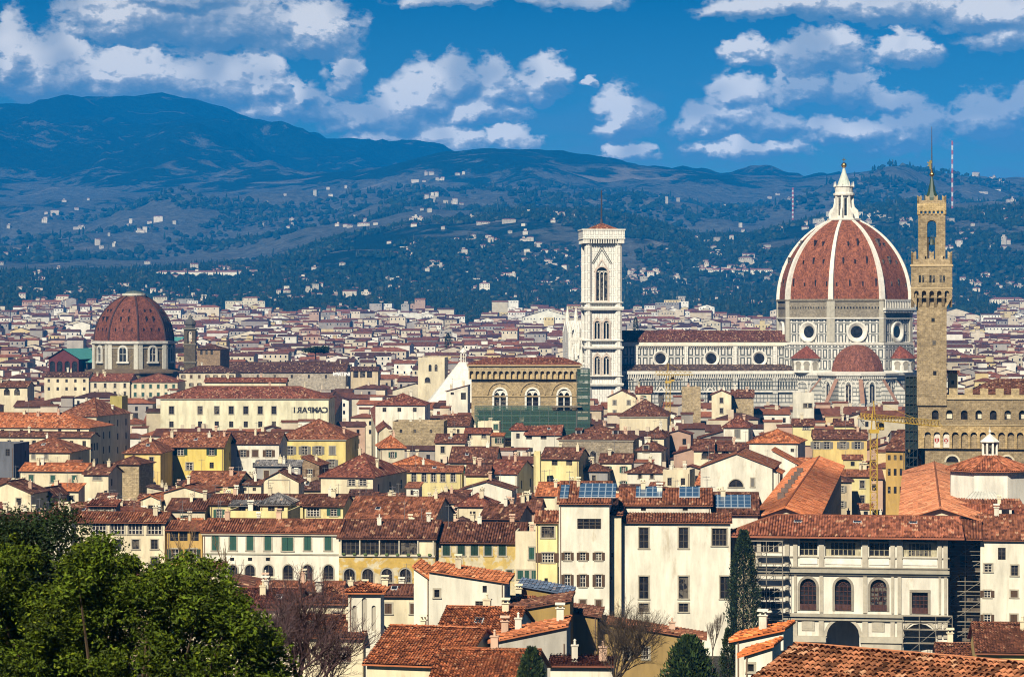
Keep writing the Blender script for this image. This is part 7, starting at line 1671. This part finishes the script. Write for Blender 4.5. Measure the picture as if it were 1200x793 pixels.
# ---------------------------------------------------------------- houses beyond those: one mass of roofs
def build_far_city():
    mb = MB(); r_ = random.Random(9)
    def b(x, y, W, dp, H, rot, wc, rc, kind, det=1, z0=None):
        gz = ground(x, y) - .5 if z0 is None else z0; c, s = math.cos(rot), math.sin(rot); zt = gz + H
        P = lambda lx, ly, z: (x + lx*c - ly*s, y + lx*s + ly*c, z); w, d = W/2, dp/2
        sh = lambda col, k: tuple(v*k for v in col)
        q = [(-w,-d),(w,-d),(w,d),(-w,d)]
        for i in range(4):
            a, e = q[i], q[(i+1) % 4]; 
            if i == 2: continue
            mb.add([P(*a,gz-6),P(*e,gz-6),P(*e,zt),P(*a,zt)], 0, None, wc)
        rise = min(d, w)*.34; ov = .5
        if kind == 'flat': mb.add([P(*p,zt) for p in q], 1, None, rc)
        elif kind == 'gable':
            rise = w*.3; mb.add([P(-w-ov,-d-ov,zt-.1),P(0,-d-ov,zt+rise),P(0,d+ov,zt+rise),P(-w-ov,d+ov,zt-.1)][::-1], 1, None, rc); mb.add([P(0,-d-ov,zt+rise),P(w+ov,-d-ov,zt-.1),P(w+ov,d+ov,zt-.1),P(0,d+ov,zt+rise)][::-1], 1, None, rc); mb.add([P(-w,-d,zt),P(w,-d,zt),P(0,-d,zt+rise)], 0, None, wc)
        else:
            k = rise/.34 if kind == 'hip' else 0.0; A, B = P(-w+k,0,zt+rise), P(w-k,0,zt+rise); e = zt-.15
            mb.add([P(-w-ov,-d-ov,e),P(w+ov,-d-ov,e),B,A], 1, None, rc); mb.add([P(w+ov,d+ov,e),P(-w-ov,d+ov,e),A,B], 1, None, rc)
            if kind == 'hip': mb.add([P(w+ov,-d-ov,e),P(w+ov,d+ov,e),B], 1, None, rc); mb.add([P(-w-ov,d+ov,e),P(-w-ov,-d-ov,e),A], 1, None, rc)
            else: mb.add([P(w,-d,zt),P(w,d,zt),B], 0, None, wc); mb.add([P(-w,d,zt),P(-w,-d,zt),A], 0, None, wc)
        if det:
            n = max(1, int(W/3.4)); wd = (.03,.03,.035)
            if r_.random() < .8:
                for r2 in range(det):
                    zz = zt - 2.9 - 3.3*r2
                    for k2 in range(n):
                        if r_.random() < .15: continue
                        xx = -w + W*(k2+.5)/n; mb.add([P(xx-.5,-d-.05,zz),P(xx+.5,-d-.05,zz),P(xx+.5,-d-.05,zz+1.6),P(xx-.5,-d-.05,zz+1.6)], 2, None, wd)
            if r_.random() < .28 and W > 7:
                hx, hy, hw2, hd2 = r_.uniform(-w*.4, w*.4), r_.uniform(-d*.2, d*.5), r_.uniform(1.5, 3), r_.uniform(1.5, 2.5); zz = zt + rise + r_.uniform(1.0, 2.8)
                for (a0, b0, a1, b1) in ((-hw2,-hd2,hw2,-hd2),(hw2,-hd2,hw2,hd2),(-hw2,hd2,-hw2,-hd2)): mb.add([P(hx+a0,hy+b0,zt),P(hx+a1,hy+b1,zt),P(hx+a1,hy+b1,zz),P(hx+a0,hy+b0,zz)], 0, None, wc)
                mb.add([P(hx-hw2-.3,hy-hd2-.3,zz-.05),P(hx+hw2+.3,hy-hd2-.3,zz-.05),P(hx+hw2+.3,hy+hd2+.3,zz+.5),P(hx-hw2-.3,hy+hd2+.3,zz+.5)], 1, None, rc)
            if y < 1900:
                for _ in range(r_.choice([0, 1, 1, 2])):
                    cx, cy_ = r_.uniform(-w*.8, w*.8), r_.uniform(-d*.2, d*.6); cw = r_.uniform(.3, .6); col = (.6,.52,.4)
                    for (a0, b0, a1, b1) in ((-cw,-cw,cw,-cw),(cw,-cw,cw,cw),(-cw,cw,-cw,-cw)): mb.add([P(cx+a0,cy_+b0,zt),P(cx+a1,cy_+b1,zt),P(cx+a1,cy_+b1,zt+rise+1.0),P(cx+a0,cy_+b0,zt+rise+1.0)], 0, None, col)
                    mb.add([P(cx-cw,cy_-cw,zt+rise+1),P(cx+cw,cy_-cw,zt+rise+1),P(cx+cw,cy_+cw,zt+rise+1),P(cx-cw,cy_+cw,zt+rise+1)], 1, None, (.25,.12,.08))
    WCS = [(.62,.55,.42)]*4 + [(.76,.73,.64)]*3 + [(.52,.44,.32),(.62,.50,.27),(.48,.33,.25),(.34,.31,.28),(.40,.37,.33)]
    RCS = [(.15,.062,.043),(.10,.048,.038),(.19,.075,.047),(.25,.095,.055),(.08,.042,.035),(.14,.06,.045)]
    def j(c, a=.12):
        k = r_.uniform(1-a, 1+a); return tuple(v*k*r_.uniform(.985, 1.015) for v in c)
    for (Dn, c, H, p0, p1, d2, w2) in LOTS[BUDGET:]: b(c[0], c[1], w2, d2, H, c[4], j(r_.choice(WCS)), j(r_.choice(RCS), .2), r_.choice(['side','side','hip','hip','gable','flat']), 2)
    y = 1568.0
    while y < 4250:
        hw = .195*y + 20; x = -hw; step = 14 + (y-1500)*.005
        while x < hw:
            big = r_.random() < .05; W = r_.uniform(7, 17)*(2.6 if big else 1)*(1 + (y-1500)/7000); dp = r_.uniform(8, 12)*(1.3 if big else 1); px = 600 + F*(x+W/2)/y
            lim = 3600 + 140*math.sin(px/90.0) - 200*(px < 120) + 520*mnoise.fractal(Vector((px/60.0, 3.1, .5)), 1.0, 2.0, 4)
            H = r_.gauss(15.0, 3.4)*(1.12 if big else 1) + (r_.random() < .12)*r_.uniform(2, 7)
            if y > 2600: H = H*.8 + (r_.random() < .1)*6
            dens = (.93 if y < 2800 else .80) - .25*(mnoise.noise(Vector((x/160.0, y/260.0, 2))) > .28)
            if y < lim and r_.random() < dens:
                yy = y + r_.uniform(-5, 5); hm = max_top(px - 6, px + W*F/y, yy)
                if hm > HZ: H = min(H, EYE - (hm-HZ)*yy/F - 2)
                cc = (x+W/2, yy, W/2, dp/2, 0)
                if H > 5 and free(cc): b(x+W/2, yy, W, dp, H, -R(r_.choice([-4, 3, 8, 12, 6]) + r_.uniform(-3, 3)), j(r_.choice(WCS)), j(r_.choice(RCS), .2), r_.choice(['side','side','side','hip','flat' if y > 2500 else 'hip','gable']), 1 if y > 2300 else 2)
            x += W + r_.choice([.3, .5, 1, 1, 7])
        y += step*r_.uniform(.9, 1.1)
    # villas and farms on the hills: clusters on spurs
    CL = [(90,268,6),(75,247,5),(160,270,6),(190,262,4),(120,292,4),(20,300,5),(60,330,8),(250,322,10),(215,322,8),(285,322,8),(95,345,10),(140,340,8),(30,345,8),(150,262,3),(60,262,4),(330,262,4),(385,226,5),(400,262,6),(430,260,6),(490,215,7),(520,212,8),(512,236,8),(530,238,6),(490,262,6),(550,262,4),(555,285,12),(575,288,8),
          (480,295,8),(540,305,8),(505,315,6),(560,325,3),(605,260,6),(650,255,8),(620,285,8),(660,300,12),(640,310,8),(610,305,6),(600,330,8),(565,340,3),(640,340,8),(660,335,6),(740,330,10),(760,328,10),(770,345,8),(800,330,6),(805,360,8),(830,318,12),(860,322,14),(870,312,8),(845,300,5),(890,296,3),(840,285,8),(873,268,3),(778,236,4),(905,235,6),(950,268,5),(960,262,4),(1000,262,8),(1015,268,8),(1035,258,8),(1060,262,6),(1120,292,10),(1105,262,6),(1125,272,5),(1150,232,6),(1165,210,10),(1190,235,6),(1180,248,6),(1195,262,5),(1140,335,8),(1160,345,10),(1190,335,8),(1130,310,4),(1175,290,4),(1090,330,4),
          (690,318,8),(715,340,8),(330,350,12),(365,345,12),(350,330,8),(300,352,8),(400,352,10),(460,330,6),(430,345,8),(200,350,10),(245,355,10),(170,348,6)]
    def hit(px, py):
        """distance along the pixel column where the hillside is first met"""
        k = (px-600)/F; s = (HZ-py)/F; d = 3700.0
        while d < 13500:
            if ground(k*d, d) >= EYE + s*d: return d
            d *= 1.006
        return None
    VILLAS = [(250,322,70,3.5),(230,323,60,4)]
    for (px, py, n) in CL:
        for _ in range(max(2, int(n*.8))):
            p, q = px + r_.gauss(0, 9), py + r_.gauss(0, 3.5); d = hit(p, q)
            if not d: continue
            W = (r_.uniform(7, 14) + (r_.random() < .10)*14)*(1 if d < 6500 else .9); b((p-600)/F*d, d, W, 9, r_.uniform(4.5, 8) + (r_.random() < .08)*7, r_.uniform(-.5, .5), j((.62,.56,.44), .25), j((.22,.09,.07), .2), r_.choice(['side','hip','hip','flat']), 1)
    for k_ in range(330):
        p, q = r_.uniform(-20, 1220), (215 + 145*r_.random()**.6 if k_ < 70 else 366 - 40*abs(r_.gauss(0, .55))); d = hit(p, q)
        if d: b((p-600)/F*d, d, r_.uniform(6, 12), 8, r_.uniform(4, 7), r_.uniform(-.5, .5), j((.55,.50,.40), .2), j((.2,.09,.07), .2), 'hip', 1)
    for px0, px1, py, H in ((184,278,325,10),(387,432,372,13),(437,470,380,17),(340,366,379,9),(562,574,345,16),(795,818,366,14),(832,905,322,8),(1112,1132,378,16),(1160,1200,362,14),(668,680,345,8)):
        d = hit((px0+px1)/2, py) or 3650; d = d if py < 366 else 3500*(1 if py < 374 else .8); W = (px1-px0)/F*d; b(((px0+px1)/2-600)/F*d, d, W, 14, H, 0, (.80,.75,.60), (.24,.10,.08), 'hip', 2)
    o = mb.build('houses', [FARWALL, FARROOF, GLASS]); tag(o, 'thousands of pale houses with brown roofs filling the plain and dotting the hills', None, G1, 'stuff')
    print('far city faces', len(mb.f))
build_far_city()
# ---------------------------------------------------------------- distant woodland: one mass
ICO = None
def build_woodland():
    r_ = np.random.RandomState(3); rr = random.Random(3); pts = []
    def mask(x, y): return mnoise.fractal(Vector((x/420, y/420, 9)), 1.0, 2.1, 4)
    # dark belt at the foot of the hills, then scattered groves up the slopes
    for (n, d0, d1, thr) in ((17000, 3650, 4900, -.5), (12000, 4900, 5700, -.15), (6500, 5750, 8300, .08), (7000, 2300, 3700, -.05), (700, 1250, 2500, .05)):
        k = 0; tries = 0
        while k < n and tries < n*8:
            tries += 1; d = d0 + (d1-d0)*rr.random(); px = rr.uniform(-40, 1240); x = (px-600)/F*d
            if mask(x, d) < thr: continue
            if d < 3700:
                c = (x, d, 3, 3, 0)
                if not free(c): continue
            pts.append((x, d, k)); k += 1
    for px in range(-20, 1220, 3):       # crest of the nearer ridge
        d = 5600 + rr.uniform(-50, 30); pts.append(((px + 1.4 - 600)/F*(d-60), d-60, 0)); pts.append(((px + rr.uniform(-2, 2)-600)/F*d, d, 0))
    phi = [(0,0,1),(.9,0,.35),(.28,.85,.35),(-.73,.53,.35),(-.73,-.53,.35),(.28,-.85,.35),(.7,.5,-.45),(-.27,.82,-.45),(-.87,0,-.45),(-.27,-.82,-.45),(.7,-.5,-.45)]
    fc = [(0,1,2),(0,2,3),(0,3,4),(0,4,5),(0,5,1),(1,6,2),(2,7,3),(3,8,4),(4,9,5),(5,10,1),(2,6,7),(3,7,8),(4,8,9),(5,9,10),(1,10,6)]
    phi = np.array(phi); fc = np.array(fc); V = []; Fc = []; C = []
    for i, (x, y, _) in enumerate(pts):
        z = ground(x, y); t = rr.random(); s = rr.uniform(3.2, 6.0) if y < 6000 else rr.uniform(5, 9)
        if y < 3700: s = rr.uniform(2.5, 4.5)
        if t < .16: sc_ = np.array([s*.35, s*.35, s*1.7]); zc = z + s*1.2
        else: sc_ = np.array([s*1.15, s*1.15, s*.85]); zc = z + s*.8
        a = rr.uniform(0, 6.28); c, sn = math.cos(a), math.sin(a); p = phi*sc_*(1 + (r_.rand(11, 1)-.5)*.5); q = np.stack([p[:,0]*c - p[:,1]*sn + x, p[:,0]*sn + p[:,1]*c + y, p[:,2] + zc], 1)
        V.append(q); Fc.append(fc + i*11); k = rr.uniform(.55, 1.35); col = (.016*k, .030*k, .016*k) if rr.random() < .85 else (.05*k, .055*k, .03*k); C.append(col)
    V = np.concatenate(V); Fc = np.concatenate(Fc); me = bpy.data.meshes.new('woodland'); me.vertices.add(len(V)); me.vertices.foreach_set('co', V.ravel()); me.loops.add(len(Fc)*3); me.loops.foreach_set('vertex_index', Fc.ravel()); me.polygons.add(len(Fc)); me.polygons.foreach_set('loop_start', np.arange(len(Fc))*3); me.update(calc_edges=True); me.validate()
    ca = me.color_attributes.new('col', 'FLOAT_COLOR', 'CORNER'); C = np.array(C); arr = np.ones((len(pts), 45, 4)); arr[:, :, :3] = C[:, None, :]; ca.data.foreach_set('color', arr.ravel()); me.materials.append(FARTREE)
    o = link('woodland', me); o['kind'] = 'stuff'; o['label'] = 'dark woods and olive groves covering the hills beyond the city'
build_woodland()

# ---------------------------------------------------------------- single trees
def leaf_cloud(mb, centres, n, r, size, rr, flat=.75, col=None):
    for (cx, cy_, cz, cr) in centres:
        for _ in range(int(n*cr*cr)):
            v = Vector((rr.gauss(0,1), rr.gauss(0,1), rr.gauss(0,1))).normalized()*cr*(rr.random()**.4)*(1 + .25*rr.random()); v.z *= flat
            p = Vector((cx, cy_, cz)) + v; a = Vector((rr.gauss(0,1), rr.gauss(0,1), rr.gauss(0,.6) + .3)).normalized(); b = a.cross(Vector((rr.gauss(0,1), rr.gauss(0,1), rr.gauss(0,1)))).normalized(); s = size*rr.uniform(.6, 1.35)
            q = a.cross(b)*s*.10
            mb.add([tuple(p - a*s*.5), tuple(p + b*s*.24 + q), tuple(p + a*s*.5), tuple(p - b*s*.24 + q)], 0, [(0,0)]*4)
def twig_tree(mb, p, d, L, r, depth, rr, spread=.55, up=.12, mi=0):
    if depth == 0 or r < .004: return
    q = p; segs = 3
    for i in range(segs):
        d = (d + Vector((rr.gauss(0,.13), rr.gauss(0,.13), rr.gauss(0,.10) + up*.3))).normalized(); q2 = q + d*L/segs; mb.tube(q, q2, r*(1-.25*i/segs), r*(1-.25*(i+1)/segs), 4 if r > .03 else 3, mi, caps=False); q = q2
        if depth > 1 and i > 0 or depth > 4:
            for _ in range(1 if rr.random() < .7 else 2):
                nd = (d + Vector((rr.gauss(0,spread), rr.gauss(0,spread), rr.gauss(0,spread*.6)+up))).normalized(); twig_tree(mb, q, nd, L*rr.uniform(.6,.8), r*.55, depth-1, rr, spread, up, mi)
    twig_tree(mb, q, d, L*.75, r*.65, depth-1, rr, spread, up, mi)
def at(px, py, D): return Vector(((px-600)/F*D, D, EYE + (HZ-py)/F*D))
def leafy(label, name, outline, D, thick, nclump, cr, dens, leaf, col, seed, base, cat='tree', flat=.8, wood=(.10,.07,.045), shoots=0):
    """Crown filling an irregular volume whose silhouette is given; clumps of real leaves round branches."""
    rr = random.Random(seed); b = at(base[0], base[1], D); b.z = ground(b.x, D); root = bpy.data.objects.new(name, None); COL.objects.link(root); root.location = b; tag(root, label, cat)
    P = [at(px, py, D) for px, py in outline]; xs = [p.x for p in P]; zs = [p.z for p in P]
    def inside(x, z):
        c = False; j = len(P)-1
        for i in range(len(P)):
            if (P[i].z > z) != (P[j].z > z) and x < (P[j].x-P[i].x)*(z-P[i].z)/(P[j].z-P[i].z) + P[i].x: c = not c
            j = i
        return c
    cs = []; tries = 0
    while len(cs) < nclump and tries < nclump*40:
        tries += 1; x, z = rr.uniform(min(xs), max(xs)), rr.uniform(min(zs), max(zs))
        if not inside(x, z): continue
        cs.append((x - b.x, rr.uniform(-thick, thick), z - b.z, cr*rr.uniform(.55, 1.25)))
    mb = MB(); leaf_cloud(mb, cs, dens, 1, leaf, rr, flat)
    mb.build('crown', LEAF, root, col)
    t = MB(); top = Vector((0, 0, (max(zs)-b.z)*.55)); t.tube((0,0,-.5), top*.5, .28, .2, 8); 
    for c in cs[::60]: mid = Vector((c[0]*.5, c[1]*.5, c[2]*.62)); t.tube(top*.5*rr.uniform(.5,1), mid, .09, .05, 5, caps=False); t.tube(mid, Vector(c[:3]), .05, .015, 4, caps=False)
    t.build('trunk', WOOD, root, wood)
    return root, cs
leafy('big bright leafed tree filling the lower corner in front of the houses', 'broadleaf_tree', [(-60,800),(-60,655),(-20,640),(12,634),(26,655),(34,690),(70,700),(78,665),(95,640),(118,632),(135,645),(165,665),(200,665),(215,650),(232,662),(262,680),(282,702),(306,726),(326,750),(336,800),(345,860),(-60,860)], 58, 1.9, 1350, .26, 1700, .10, (.056,.086,.005), 4, (140, 900))
leafy('very dark dense evergreen tree rising behind the bright leafed tree', 'evergreen_tree', [(-60,800),(-60,622),(-10,618),(20,604),(55,600),(85,604),(112,618),(122,640),(130,680),(120,800)], 72, 1.6, 420, .42, 900, .10, (.013,.026,.008), 8, (40, 900))
def conifer(label, name, px, ytop, ybot, w, D, col, seed, rag=.2, leaf=.35, n=5200):
    rr = random.Random(seed); b = at(px, ybot, D); b.z = ground(b.x, D); root = bpy.data.objects.new(name, None); COL.objects.link(root); root.location = b; tag(root, label, 'tree'); zt = at(px, ytop, D).z - b.z; z0 = max(.6, at(px, ybot, D).z - b.z - 2); r = w/2/F*D; mb = MB()
    for _ in range(n):
        t = rr.random()**.85; z = z0 + (zt-z0)*t; rad = r*(math.sin(min(1, (1-t)*1.25 + .05)*math.pi/2)**.75)*(1 - .35*(t < .08)); lob = 1 + rag*math.sin(t*37 + 3*math.sin(rr.random()*6.28))
        a = rr.random()*6.283; q = rad*lob*(.55 + .5*rr.random()); lob2 = 1 + .22*mnoise.noise(Vector((math.cos(a)*1.4, math.sin(a)*1.4, z*.6 + seed))); p = Vector((q*lob2*math.cos(a), q*lob2*math.sin(a), z)); s = leaf*rr.uniform(.5, 1.3)
        d = Vector((math.cos(a)*.5 + rr.gauss(0,.3), math.sin(a)*.5 + rr.gauss(0,.3), .9)).normalized(); e = d.cross(Vector((rr.gauss(0,1), rr.gauss(0,1), 0))).normalized(); mb.add([tuple(p-e*s*.3), tuple(p+d*s*.2+e*0), tuple(p+e*s*.3), tuple(p+d*s)], 0, [(0,0)]*4)
    mb.build('crown', LEAF, root, col); t = MB(); t.tube((0,0,-1),(0,0,zt*.9),.22,.05,6); t.build('trunk', WOOD, root, (.07,.05,.035))
    return root
conifer('tall dark cypress standing against the white river buildings', 'cypress', 871.5, 622, 742, 39, 415, (.020,.034,.014), 5, .10, .42, 9000)
conifer('ragged dark evergreen at the lower edge below the tan wall', 'conifer', 808, 747, 800, 52, 240, (.026,.046,.014), 6, .45, .42, 6000)
conifer('round dark bush like tree at the lower edge beside orange roofs', 'evergreen_tree', 623, 760, 800, 34, 240, (.026,.044,.016), 7, .1, .34, 4200)
conifer('dark shrub between the bright orange double roof and the cypress', 'evergreen_shrub', 853, 738, 772, 16, 262, (.022,.036,.014), 12, .3, .3, 1500)
conifer('small dark conifer in the city before the domed chapel', 'conifer', 525, 391, 404, 9, 1700, (.02,.035,.02), 13, .1, .9, 500)
conifer('lone cypress in front of the nave hill behind the bell tower', 'cypress', 745, 372, 392, 7, 1750, (.02,.035,.02), 14, .1, .9, 500)
def pine():
    D = 1330; b = at(370, 416, D); b.z = 0; root = bpy.data.objects.new('umbrella_pine', None); COL.objects.link(root); root.location = b; tag(root, 'dark flat topped umbrella pine among distant roofs', 'tree'); rr = random.Random(2); mb = MB(); z = at(370, 411, D).z
    leaf_cloud(mb, [(rr.uniform(-5, 5), rr.uniform(-4, 4), z + rr.uniform(-.5, 1.2), rr.uniform(1.4, 2.2)) for _ in range(22)], 45, 1, .9, rr, .6); mb.build('crown', LEAF, root, (.018,.032,.016)); t = MB(); t.tube((0,0,0),(0,0,z),.5,.3,6); t.build('trunk', WOOD, root, (.08,.05,.03))
pine()
def bare(label, px, py, D, L, r, depth, seed, col, spread=.5, up=.15, stems=1, lean=(0,0)):
    rr = random.Random(seed); b = at(px, py, D); b.z = max(b.z - 0, ground(b.x, D)) if False else b.z; root = bpy.data.objects.new('bare_tree', None); COL.objects.link(root); root.location = (b.x, D, ground(b.x, D)); tag(root, label, 'tree', None); mb = MB(); h = b.z - ground(b.x, D)
    tr = MB(); tr.tube((0,0,-.3),(0,0,h),r*1.5,r,7)
    tr.build('trunk', WOOD, root, col)
    for s in range(stems): twig_tree(mb, Vector((0,0,h - (0 if s == 0 else .3*s))), Vector((lean[0] + rr.gauss(0,.35 if stems > 1 else .05), rr.gauss(0,.3), 1)).normalized(), L, r*(1 if s == 0 else .7), depth, rr, spread, up)
    mb.build('crown', WOOD, root, col)
bare('bare purple twigged tree spreading beside the white chapel', 350, 800, 96, 1.25, .085, 7, 21, (.085,.05,.055), .62, .18, 4)
bare('second bare purple tree nearer the bright leafed tree', 300, 790, 92, .95, .055, 7, 22, (.085,.055,.06), .60, .2, 3)
bare('bare tree with grey brown twigs before the tan walls', 722, 792, 255, 2.5, .13, 6, 23, (.07,.05,.035), .62, .16, 5)
bare('bare shoots sprouting above the bright leafed tree', 215, 700, 62, .62, .025, 6, 24, (.16,.11,.07), .45, .35, 4)
bare('thin leafless shoots leaning before the white river house', 268, 700, 64, .55, .02, 6, 25, (.14,.10,.07), .45, .35, 3)
bare('slim bare poplar against the plain white river building', 835, 768, 300, 1.5, .07, 6, 26, (.12,.09,.07), .22, .6, 1)
bare('small bare tree below the white chapel', 385, 800, 120, 1.0, .06, 6, 27, (.07,.05,.05), .6, .15, 3)
